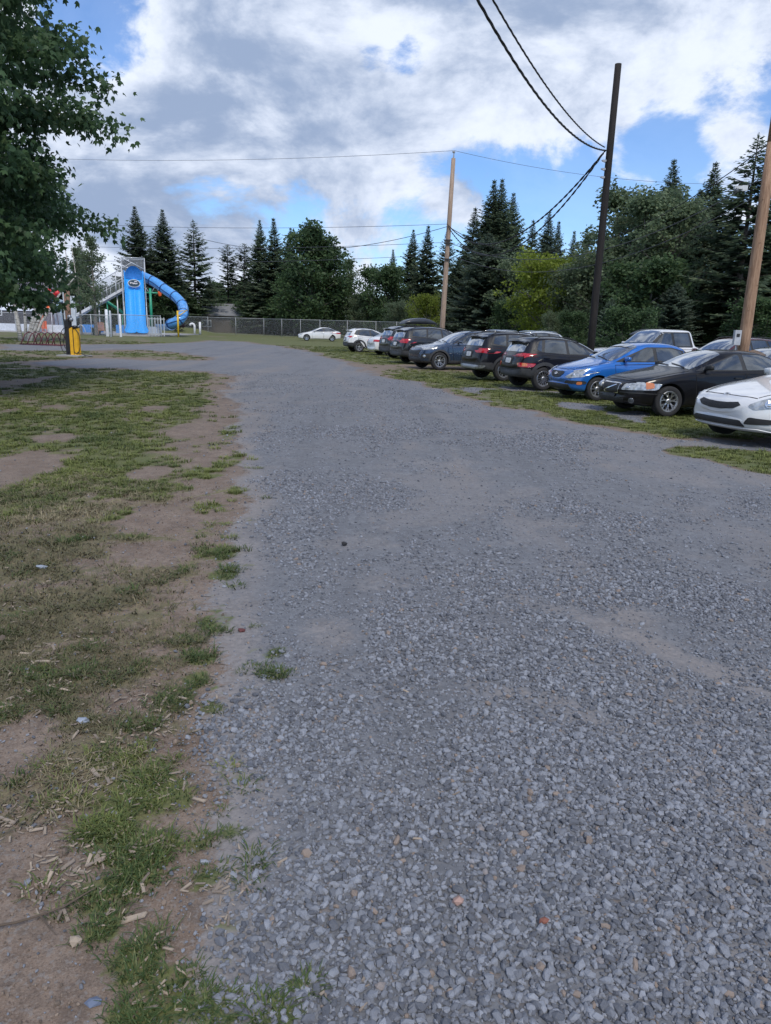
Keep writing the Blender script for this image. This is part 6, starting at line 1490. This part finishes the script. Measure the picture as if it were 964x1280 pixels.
def net(parent, A, B, z0, z1, name='net', pitch=.14, wd=.022, mt=NET):
    A, B = Vector(A), Vector(B); L = (B - A).length; b = MB(); k = int(L / pitch); n = (B - A).normalized().cross(Vector((0, 0, 1)))
    for i in range(k + 1):
        p = A.lerp(B, i / k); d = (B - A).normalized() * wd / 2; za = z0[0] + (z0[1] - z0[0]) * i / k; zb_ = z1[0] + (z1[1] - z1[0]) * i / k
        b.add([p - d + Vector((0, 0, za)), p + d + Vector((0, 0, za)), p + d + Vector((0, 0, zb_)), p - d + Vector((0, 0, zb_))], [(0, 1, 2, 3)])
    kk = int((z1[0] - z0[0]) / pitch)
    for j in range(kk + 1):
        t = j / kk; za = z0[0] + (z1[0] - z0[0]) * t; zb_ = z0[1] + (z1[1] - z0[1]) * t
        b.add([A + Vector((0, 0, za - wd / 2)) + n * .01, B + Vector((0, 0, zb_ - wd / 2)) + n * .01, B + Vector((0, 0, zb_ + wd / 2)) + n * .01, A + Vector((0, 0, za + wd / 2)) + n * .01], [(0, 1, 2, 3)])
    b.build(name, mt, parent, kind='stuff')
net(tw, (-1.25, y0, 0), (1.25, y0, 0), (topz + .35, topz + .35), (zt_, zt_)); net(tw, (1.25, y0, 0), (1.25, y1, 0), (topz - .8, topz - .8), (zt_, zt_)); net(tw, (-1.25, y1, 0), (1.25, y1, 0), (topz - .8, topz - .8), (zt_, zt_))
# stairs going down to the left
st = empty('slide_stairs', tw.location, 0, 'long white metal staircase with netted railing climbing to the slide tower', 'stairs')
pA = Vector((-1.3, 4.3, topz - 1.0)); lowp = at(92, 396, 88) - st.location; pB = Vector((lowp.x, 4.3, max(.1, lowp.z)))
for dy in (-.55, .55):
    b = MB(); V = []
    for p in (pA, pB): V += [p + Vector((0, dy - .03, -.22)), p + Vector((0, dy + .03, -.22)), p + Vector((0, dy + .03, .12)), p + Vector((0, dy - .03, .12))]
    b.add(V, [(0, 1, 5, 4), (1, 2, 6, 5), (2, 3, 7, 6), (3, 0, 4, 7), (0, 3, 2, 1), (4, 5, 6, 7)]); b.build('stringer', M('stair_white', (.60, .62, .66), .5), st)
trd = MB(); trd.box((0, 0, 0), (.28, 1.08, .04)); tmh = trd.mesh('tread', GALV)
for i in range(28): link('tread', tmh, st, pA.lerp(pB, (i + .5) / 28))
for dy in (-.58, .58):
    frame(st, [(pA + Vector((0, dy, 1.1)), pB + Vector((0, dy, 1.1)))] + [(pA.lerp(pB, k / 7) + Vector((0, dy, 0)), pA.lerp(pB, k / 7) + Vector((0, dy, 1.1))) for k in range(8)], .035, WST, 'handrail')
land = pA + Vector((-3.6, 0, 0))
net(st, (pA.x, pA.y - .6, 0), (pA.x - 4.2, pA.y - .6, 0), (pA.z + .1, pA.z - 2.2), (pA.z + 2.2, pA.z - .2), pitch=.16)
frame(st, [((pA.x, pA.y - .6, pA.z + 2.2), (pA.x - 4.2, pA.y - .6, pA.z - .2)), ((pA.x - 2, pA.y - .6, pA.z + 1), (pA.x - 2, pA.y - .6, pA.z - 1))], .05, WST, 'net_frame')
frame(st, [(pA.lerp(pB, t) + Vector((0, 0, -.1)), Vector((pA.lerp(pB, t).x, pA.y, 0))) for t in (.3, .6)], .07, WST, 'support_post')
# tube slide
tp = [at(a, b_, y) for a, b_, y in ((177, 345, 87.5), (186, 349, 87.2), (197, 355, 86.8), (208, 363, 86.2), (218, 370, 85.6), (226, 378, 84.8), (229.5, 386, 83.6), (228.5, 394, 82.0), (224, 400, 81.2), (217, 404, 81.4), (209, 405.5, 82.4), (202, 405, 83.6))]
tt = empty('tube_slide', (tp[-1].x, tp[-1].y, 0), 0, 'blue enclosed tube slide curling down to the right of the plunge slide', 'water slide')
tp = [p - tt.location for p in tp]
def crp(P, t):
    i = min(len(P) - 2, int(t)); f = t - i; p0, p1, p2, p3 = P[max(0, i - 1)], P[i], P[i + 1], P[min(len(P) - 1, i + 2)]
    return .5 * ((2 * p1) + (p2 - p0) * f + (2 * p0 - 5 * p1 + 4 * p2 - p3) * f * f + (3 * p1 - p0 - 3 * p2 + p3) * f ** 3)
TS = [crp(tp, t) for t in np.linspace(0, 11, 67)]
b = MB(); b.tube(TS[:58], .54, 20, False); b.build('tube', SBL, tt, True)
# open flume at the end
fl = MB(); n = 13; up = Vector((0, 0, 1))
for i in range(56, 67):
    t = (TS[min(66, i + 1)] - TS[i - 1]).normalized(); a = t.cross(up).normalized(); c = a.cross(t)
    for k in range(n):
        an = PI + PI * k / (n - 1) * 1.0; fl.V.append(TS[i] + (a * math.cos(an) + c * math.sin(an)) * .68)
for i in range(10):
    for k in range(n - 1): fl.F.append((i * n + k, i * n + k + 1, (i + 1) * n + k + 1, (i + 1) * n + k))
fl.build('flume', SBI, tt, True)
for i in range(0, 58, 8):
    d = (TS[i + 1] - TS[i]).normalized(); b = MB(); b.tube([TS[i] - d * .06, TS[i] + d * .06], .585, 20, True); b.build('joint_ring', SBD, tt, True)
b = MB(); P = []
for i in range(0, 58):
    t = (TS[i + 1] - TS[max(0, i - 1)]).normalized(); a = t.cross(up).normalized(); 
    if a.y > 0: a = -a
    P.append(TS[i] + a * .55)
b.tube(P, .045, 6); b.build('length_seam', SBD, tt, True)
YP = M('yellow_steel', (.68, .44, .03), .45)
sp_ = at(223, 414, 80.6) - tt.location
b = MB(); b.tube([(sp_.x, sp_.y, 0), (sp_.x, sp_.y, 2.7)], .10, 10); b.build('support_post', YP, tt, True, label='yellow support post under the tube slide')
b = MB(); b.tube([(sp_.x, sp_.y, 2.1), (sp_.x + .8, sp_.y + .5, 2.75)], .05, 8); b.tube([(sp_.x, sp_.y, 2.65), (sp_.x + .9, sp_.y + .5, 2.75)], .04, 8); b.build('bracket', YP, tt, True)
# green spray post with orange buckets
GRN = M('play_green', (.03, .34, .20), .4); ORG = M('play_orange', (.70, .12, .03), .45); RED = M('play_red', (.62, .03, .04), .4)
q = at(190, 410, 92); e = empty('spray_post', (q.x, q.y, 0), 0, 'green spray post with orange tipping buckets beside the plunge slide', 'spray post')
hz_ = at(190, 366, 92).z
b = MB(); b.tube([(0, 0, 0), (0, 0, hz_ + .5)], [.17, .14], 10); b.build('post', GRN, e, True)
b = MB(); b.tube([(-1.1, 0, hz_), (1.1, 0, hz_)], .09, 8); b.build('arm', GRN, e, True)
for sx in (-1, 1):
    b = MB(); b.lathe([(.16, -.35), (.26, .10), (.22, .18), (0, .2)], 12, 'Z', (sx * 1.15, 0, hz_)); b.build('bucket', ORG, e, True)
    b = MB(); b.tube([(sx * .15, 0, hz_), (sx * .55, 0, hz_ + .65), (sx * .75, 0, hz_ + .6), (sx * .9, 0, hz_ + .3)], .035, 6); b.build('spout', WST, e, True)
q = at(143, 386, 90); e = empty('play_slide', (q.x, q.y, 0), 0, 'small green slide behind the white staircase', 'slide')
b = MB(); zz = q.z
for k in range(8):
    t = k / 7; x = -.9 + 2.0 * t; z = zz + .7 - 1.3 * t
    b.V += [(x, -.35, z + .25), (x, -.2, z), (x, .2, z), (x, .35, z + .25)]
for i in range(7):
    for k in range(3): b.F.append((i * 4 + k, i * 4 + k + 1, i * 4 + 5 + k, i * 4 + 4 + k))
b.build('chute', GRN, e, True); b = MB(); b.tube([(-.8, 0, 0), (-.8, 0, zz + .6)], .08, 8); b.tube([(.9, 0, 0), (.9, 0, zz - .5)], .06, 8); b.build('leg', GRN, e, True)
# splash structure: red flower top on a teal post, teal frame, orange panel, railings
q = at(68, 402, 86); gp = lambda px, py, Y: at(px, py, Y)
e = empty('splash_tower', (q.x, q.y, 0), 0, 'play tower with pale teal posts and a big red splash head above it', 'play structure')
TEAL = M('play_teal', (.16, .42, .42), .5); PBLU = M('pale_blue_post', (.36, .48, .58), .5)
zr = gp(68, 367, 86).z
b = MB(); rr2 = random.Random(8)
for k in range(9): a = k * .7; b.lathe([(0, -.30), (.28, -.20), (.36, 0), (.25, .22), (0, .30)], 10, 'Z', (math.cos(a) * (.3 + .06 * k) + .1, math.sin(a) * .4, zr + rr2.uniform(-.25, .25)))
b.build('splash_head', RED, e, True)
for px, r_, y_ in ((77, .20, 86), (71, .10, 87)):
    p = gp(px, 400, y_); b = MB(); b.tube([(p.x - q.x, p.y - q.y, 0), (p.x - q.x - .25, p.y - q.y, gp(px, 374, y_).z)], [r_ * 1.4, r_], 10); b.build('post', PBLU, e, True)
p = gp(73, 375, 86); b = MB(); b.box((p.x - q.x, 0, p.z), (1.1, .9, .18), Matrix.Rotation(.3, 3, 'Y')); b.build('roof_beam', PBLU, e)
p = gp(49, 402, 86); b = MB(); b.tube([(p.x - q.x, 0, 0), (p.x - q.x, 0, gp(49, 377, 86).z)], [.26, .22], 10); b.build('teal_post', TEAL, e, True)
p = gp(63, 386, 86.4); b = MB(); b.lathe([(.22, -.4), (.28, 0), (.18, .3), (0, .35)], 10, 'Z', (p.x - q.x, 0, p.z)); b.build('bucket', ORG, e, True)
p = gp(61, 390, 86); b = MB(); b.box((p.x - q.x, 0, p.z), (1.6, .5, .14)); b.build('deck', M('dark_deck', (.06, .055, .05), .7), e)
p0, p1 = gp(54, 391, 85.5), gp(76, 391, 85.5)
b = MB(); zt2 = p0.z
for k in range(15): x = p0.x - q.x + (p1.x - p0.x) * k / 14; b.tube([(x, -.5, .5), (x, -.5, zt2)], .022, 5)
b.tube([(p0.x - q.x, -.5, zt2), (p1.x - q.x, -.5, zt2)], .03, 5); b.build('railing', M('rail_mauve', (.42, .34, .40), .5), e)
q = gp(49, 402, 82); e = empty('play_board', (q.x, q.y, 0), 0, 'orange board standing behind the birch trunks inside the pool', 'board')
z0_, z1_ = gp(49, 411, 82).z, gp(49, 394, 82).z
b = MB(); b.box((0, 0, (z0_ + z1_) / 2 + .1), (1.05, .08, max(.8, z1_ - z0_))); b.build('board', M('dull_orange', (.55, .15, .07), .6), e); b = MB(); b.tube([(-.45, 0, 0), (-.45, 0, .6)], .05, 6); b.tube([(.45, 0, 0), (.45, 0, .6)], .05, 6); b.build('leg', ORG, e)
q = gp(55.5, 408, 82); e = empty('orange_chair', (q.x, q.y, 0), .4, 'orange-red plastic chair inside the pool fence beside the orange board', 'chair')
b = MB(); b.box((0, 0, .45), (.5, .5, .05)); b.build('seat', ORG, e); b = MB(); b.box((0, .24, .85), (.5, .05, .75)); b.build('backrest', ORG, e)
lg = MB(); lg.tube([(0, 0, 0), (0, 0, .45)], .03, 6); lm = lg.mesh('leg', ORG)
for sx in (-.22, .22):
    for sy in (-.22, .22): link('leg', lm, e, (sx, sy, 0))
# pool deck and low white walls, water
def slab(name, pts, z, mt, label, cat, zb=0, **k):
    n = len(pts); b = MB(); b.add([(x, y, zb) for x, y in pts] + [(x, y, z) for x, y in pts], [tuple(range(n))[::-1], tuple(range(n, 2 * n))] + [(i, (i + 1) % n, n + (i + 1) % n, n + i) for i in range(n)])
    o = b.build(name, mt); 
    if cat: tag(o, label, cat)
    for a_, b_ in k.items(): o[a_] = b_
    return o
slab('pool_deck', [(-62, 78), (-24.5, 80.5), (-24.5, 97), (-62, 99)], .10, CON, None, None, -.3, kind='structure')
slab('pool_wall', [(-60, 84.5), g1(79, 83), (g1(79, 83)[0], 83.3), (-60, 84.8)], .85, M('pool_white', (.62, .66, .74), .6), 'low white pool wall behind the birch trunks', 'wall', .1)
slab('pool_water', [(-58, 86), (-37, 85), (-37, 95), (-58, 96)], .14, M('pool_water', (.05, .30, .55), .08, coat=1), None, None, .09, kind='structure')
q0, q1 = g1(100, 86), g1(121, 86)
slab('pool_basin', [q0, q1, (q1[0], 88), (q0[0], 88)], .95, M('basin_blue', (.06, .26, .66), .4), 'light blue raised pool basin below the white staircase', 'pool', .1)
q0, q1 = g1(180, 88), g1(196, 88)
slab('slide_pool', [g1(145, 88), g1(158, 88), (g1(158, 90)[0], 90), (g1(145, 90)[0], 90)], 1.0, MATS['basin_blue'], 'small blue basin edge left of the plunge slide', 'pool', .1)
slab('landing_basin', [q0, q1, (q1[0], 90), (q0[0], 90)], .9, M('pale_basin', (.42, .50, .62), .5), 'pale basin wall right of the plunge slide foot', 'wall', .1)
# adirondack chair and planter
q = g1(127, 79); e = empty('deck_chair', (q[0], q[1], .1), .5, 'salmon-orange wooden deck chair behind the pool fence', 'chair')
AD = M('salmon_wood', (.62, .30, .18), .7)
for k in range(5): b = MB(); b.box(((k - 2) * .13, .35 + .0, .75), (.11, .03, 1.0 - .06 * abs(k - 2)), Matrix.Rotation(-.35, 3, 'X')); b.build('slat', AD, e)
b = MB(); b.box((0, 0, .38), (.62, .6, .05)); b.build('seat', AD, e)
for sx in (-.38, .38): b = MB(); b.box((sx, 0, .62), (.12, .75, .04)); b.box((sx, -.3, .3), (.05, .08, .62)); b.build('armrest', AD, e)
q = gnd(121, 418.5); e = empty('planter', (q.x, q.y, 0), 0, 'dark green tapered planter pot with a thin shrub in front of the pool fence', 'planter')
b = MB(); b.lathe([(0, 0), (.36, 0), (.50, .62), (.58, .66), (.58, .74), (.48, .74), (.46, .66), (0, .64)], 18); b.build('pot', M('pot_green', (.045, .075, .06), .7), e, True)
pm2 = leafy_meshes(55, 2.6, .5, 500, .12, .25, 'poplar', 'grey', 'round', 2, .2, .22, 14)
link('shrub', pm2[0], e, (0, 0, .6)); link('stem', pm2[1], e, (0, 0, .6))
# blue and orange diagonal toys near the deck, white hoop
b = MB(); q = gp(101, 408, 76); n = 12; b.tube([(math.cos(a) * .45, 0, .1 + math.sin(a) * .9) for a in np.linspace(0, PI, n)], .035, 6); b.build('hoop', WST, None, True, loc=(q.x, q.y, 0), label='white metal hoop handrail right of the yellow repair stand', cat='handrail')
# white pipes right of the tube slide
q = gnd(249, 418.5); e = empty('vent_pipe', (q.x, q.y, 0), 0, 'pair of white vent pipes in the grass, one bent over like a cane', 'pipe')
PV = M('white_pvc', (.68, .70, .72), .4)
b = MB(); b.tube([(-.55, 0, 0), (-.55, 0, 1.1), (-.65, 0, 1.3), (-.85, 0, 1.38), (-1.05, 0, 1.3), (-1.1, 0, 1.1)], .14, 10); b.build('bent_pipe', PV, e, True)
b = MB(); b.tube([(.15, 0, 0), (.15, 0, 1.6)], .14, 10); b.build('straight_pipe', PV, e, True)
# low purple shrubs by the slide support
q0 = gnd(214, 416.5)
for k, (px, py, sc, lab) in enumerate(((209, 415, .9, 'reddish-purple shrub directly left of the yellow support post'), (216, 416, 1.1, 'reddish-purple shrub in the middle of the bed under the tube slide'), (225, 417.5, .8, 'low reddish-purple shrub right of the yellow support post'))):
    q = gnd(px, py); e = empty('purple_shrub', (q.x, q.y, float(height(q.x, q.y)) * .6), k, lab, 'shrub', 'purple shrubs under the tube slide')
    if k == 0:
        FM['purple'] = foliage_mat('purple_leaves', (.035, .018, .030), (.10, .06, .085)); pm3 = leafy_meshes(66, 1.3, .9, 900, .16, .1, 'purple', 'grey', 'round', 3, .1, .25, 18)
    link('foliage', pm3[0], e); link('stem', pm3[1], e); e.scale = (sc * 1.3, sc * 1.3, sc)

# ------------------------------------------------------------------ bicycle repair stand and rack
q = gnd(92, 445.5); e = empty('repair_stand', (q.x, q.y, 0), math.radians(-14), 'yellow and black bicycle repair stand with hoses on a concrete pad', 'repair stand')
YEL = M('stand_yellow', (.78, .42, .015), .4, coat=.3); BLK = M('stand_black', (.014, .014, .016), .45)
b = MB(); b.box((.05, 0, .03), (1.2, .9, .08)); b.build('pad', CON, e)
b = MB(); b.box((-.17, 0, .80), (.22, .22, 1.50)); b.box((-.17, 0, 1.58), (.26, .26, .05)); b.build('column', BLK, e)
for x, w_, z1_ in ((.02, .17, 1.28), (.24, .20, 1.24)):
    b = MB(); V = [(x - w_ / 2, -.10, .06), (x + w_ / 2, -.10, .06), (x + w_ / 2, .10, .06), (x - w_ / 2, .10, .06), (x - w_ / 2, -.10, z1_ - .08), (x + w_ / 2, -.10, z1_ - .02), (x + w_ / 2, .10, z1_), (x - w_ / 2, .10, z1_)]
    b.add(V, [(0, 3, 2, 1), (4, 5, 6, 7), (0, 1, 5, 4), (1, 2, 6, 5), (2, 3, 7, 6), (3, 0, 4, 7)]); o = b.build('yellow_panel', YEL, e)
b = MB(); b.box((.13, -.04, .66), (.035, .14, 1.0)); b.build('slot', BLK, e)
b = MB(); b.lathe([(.0, -.02), (.10, -.02), (.13, .04), (.12, .10), (0, .12)], 12, 'Z', (.20, -.02, 1.24)); b.build('cap', BLK, e, True)
for dz, dx in ((1.72, -.02), (1.60, .06)):
    b = MB(); b.lathe([(.0, -.10), (.07, -.07), (.09, 0), (.07, .07), (0, .10)], 10, 'Z', (dx, -.05, dz)); b.tube([(dx, -.05, dz), (-.15, 0, dz - .1)], .035, 8); b.build('clamp', M('clamp_steel', (.25, .27, .30), .35, .6), e, True)
def hose(P, nm='hose'): b = MB(); b.tube([crp([Vector(p) for p in P], t) for t in np.linspace(0, len(P) - 1, 34)], .016, 6); b.build(nm, BLK, e, True)
hose([(-.15, -.12, 1.30), (-.42, -.12, 1.10), (-.55, -.12, .65), (-.45, -.12, .25), (-.25, -.12, .10), (-.12, -.12, .25)])
hose([(-.15, -.10, 1.20), (-.30, -.10, 1.0), (-.38, -.1, .6), (-.30, -.1, .35), (-.2, -.1, .5)])
hose([(.28, -.12, 1.20), (.45, -.12, .95), (.46, -.12, .45), (.34, -.12, .15), (.16, -.12, .18)]); hose([(.3, -.12, .2), (.6, -.1, .1), (.85, -.1, .05), (1.1, -.15, .03)])
q = gnd(52, 431.5); q2 = gnd(74, 432.5); e = empty('bicycle_rack', (q.x, q.y, 0), math.atan2(q2.y - q.y, q2.x - q.x) * .4, 'dark red wavy steel bicycle rack between the birch and the repair stand', 'bicycle rack')
RK = M('rack_red', (.11, .022, .035), .45, .3); 
lp_ = MB(); lp_.tube([(-.05 * 1, -.35, .03), (0, -.30, .25), (.14, -.18, .62), (.30, 0, .78), (.44, .18, .66), (.50, .30, .3), (.52, .35, .03)], .030, 8); lmh = lp_.mesh('loop', RK, True)
for i in range(6): link('loop', lmh, e, (-1.05 + i * .40, 0, 0))
for yy, nm in ((-.35, 'base_bar'), (.35, 'base_bar')): b = MB(); b.tube([(-1.2, yy, .04), (1.6, yy, .04)], .03, 8); b.build(nm, RK, e, True)

# ------------------------------------------------------------------ buildings glimpsed through the trees
def siding_mat(name, c): return M(name, c, .7, var=.06)
def house(px, py, Y, W_, D_, H_, rz, wallm, roofm, label, rows, bal=False, name='house'):
    g = at(px, py, Y); e = empty(name, (g.x, g.y, 0), rz, label, 'house')
    b = MB(); b.box((0, 0, H_ / 2), (W_, D_, H_)); b.build('wall', wallm, e)
    bd = MB(); bd.box((0, 0, 0), (W_ + .04, .03, .16), Matrix.Rotation(.10, 3, 'X')); bm_ = bd.mesh('siding_board', wallm)
    for i in range(int(H_ / .18)): link('siding_board', bm_, e, (0, -D_ / 2 - .015, .12 + i * .18))
    r_ = MB(); hh = W_ * .0 + D_ * .28
    V = [(-W_ / 2 - .5, -D_ / 2 - .6, H_ - .1), (W_ / 2 + .5, -D_ / 2 - .6, H_ - .1), (W_ / 2 + .5, D_ / 2 + .6, H_ - .1), (-W_ / 2 - .5, D_ / 2 + .6, H_ - .1), (-W_ / 2 - .5, 0, H_ + hh), (W_ / 2 + .5, 0, H_ + hh)]
    V2 = [(x, y, z + .18) for x, y, z in V]
    r_.add(V + V2, [(6, 7, 11, 10), (8, 9, 10, 11), (0, 1, 7, 6), (2, 3, 9, 8), (0, 4, 5, 1), (3, 2, 5, 4), (0, 6, 10, 4), (3, 4, 10, 9), (1, 5, 11, 7), (2, 8, 11, 5)]); r_.build('roof', roofm, e)
    for x, z, w_, h_ in rows:
        f = MB(); t = .08
        for c_, d_ in (((x, 0, z + h_ / 2), (w_ + t, .08, t)), ((x, 0, z - h_ / 2), (w_ + t, .08, t)), ((x - w_ / 2, 0, z), (t, .08, h_ - t)), ((x + w_ / 2, 0, z), (t, .08, h_ - t)), ((x, 0, z), (t * .7, .06, h_ - t))): f.box((c_[0], -D_ / 2 - .07, c_[2]), d_)
        o = f.build('window', M('window_white', (.66, .68, .70), .5), e); p = MB(); p.box((x, -D_ / 2 - .05, z), (w_ - .05, .03, h_ - .05)); p.build('pane', GLASS, o)
    return e
h1 = house(905, 395, 74, 13, 8, 5.2, -.25, siding_mat('pale_siding', (.42, .43, .45)), M('dark_shingle', (.06, .06, .065), .9, bump=.5), 'pale two-storey house with white window frames behind the right-hand trees', [(-2.4, 3.9, 1.3, 1.3), (-.2, 3.9, 1.3, 1.3), (2.4, 3.9, 1.6, 1.3), (-2.4, 1.4, 1.3, 1.2), (2.4, 1.4, 1.6, 1.2)])
b = MB(); b.box((-1.2, -5.0, 2.75), (4.2, 1.8, .14)); b.build('balcony', M('window_white', (.66, .68, .70), .5), h1)
b = MB()
for k in range(22): b.box((-3.25 + k * .195, -5.85, 3.3), (.05, .05, 1.0))
b.box((-1.2, -5.85, 3.82), (4.2, .08, .08)); b.build('balcony_railing', MATS['window_white'], h1)
house(822, 395, 66, 7, 6, 2.5, .1, siding_mat('white_shed', (.50, .52, .55)), M('white_roof', (.50, .52, .56), .6), 'low white outbuilding glimpsed above the white pickup', [(-1.5, 1.3, 1, .9)], name='shed')
house(286, 400, 124, 13, 6, 2.7, .05, siding_mat('brown_siding', (.10, .085, .07)), M('grey_metal_roof', (.20, .205, .22), .5), 'low dark cabin with a grey roof behind the long fence', [(-3, 1.4, 1.4, 1), (2.5, 1.4, 1.4, 1)], name='cabin')
house(28, 395, 104, 10, 7, 4.0, .1, siding_mat('dark_siding', (.07, .065, .075)), M('mauve_roof', (.13, .12, .15), .7), 'dark pool building behind the birch clump', [(-2, 2.2, 1.5, 1)], name='pool_building')
q = gp(8, 400, 92); e = empty('canopy', (q.x, q.y, 0), 0, 'white fabric canopy at the far left behind the birch', 'canopy')
b = MB(); V = [(-3.4, -2, 2.3), (3.4, -2, 2.3), (3.4, 2, 2.3), (-3.4, 2, 2.3), (0, 0, 3.5)]; b.add(V, [(0, 1, 4), (1, 2, 4), (2, 3, 4), (3, 0, 4), (0, 3, 2, 1)]); b.build('roof', M('canvas_white', (.62, .65, .70), .8), e)
cpm = MB(); cpm.tube([(0, 0, 0), (0, 0, 2.3)], .05, 8); cpm = cpm.mesh('post', WST)
for sx in (-3.2, 3.2):
    for sy in (-1.8, 1.8): link('post', cpm, e, (sx, sy, 0))
# brown post with white board behind the repair stand
q = gp(88, 408, 70); e = empty('board_post', (q.x, q.y, 0), 0, 'brown timber post with a tall white board, behind the repair stand', 'post')
zt3 = gp(88, 372, 70).z
b = MB(); b.tube([(-.1, 0, 0), (-.1, 0, zt3 + .6)], .26, 12); b.build('timber', M('timber_brown', (.20, .115, .08), .8), e, True)
b = MB(); b.box((.40, -.05, zt3 / 2 + .2), (.40, .10, zt3 - .1)); b.build('board', M('board_white', (.50, .55, .62), .5), e)
b = MB(); b.box((-.45, .05, zt3 / 2 + .5), (.10, .10, zt3 + .9)); b.build('white_batten', MATS['board_white'], e)
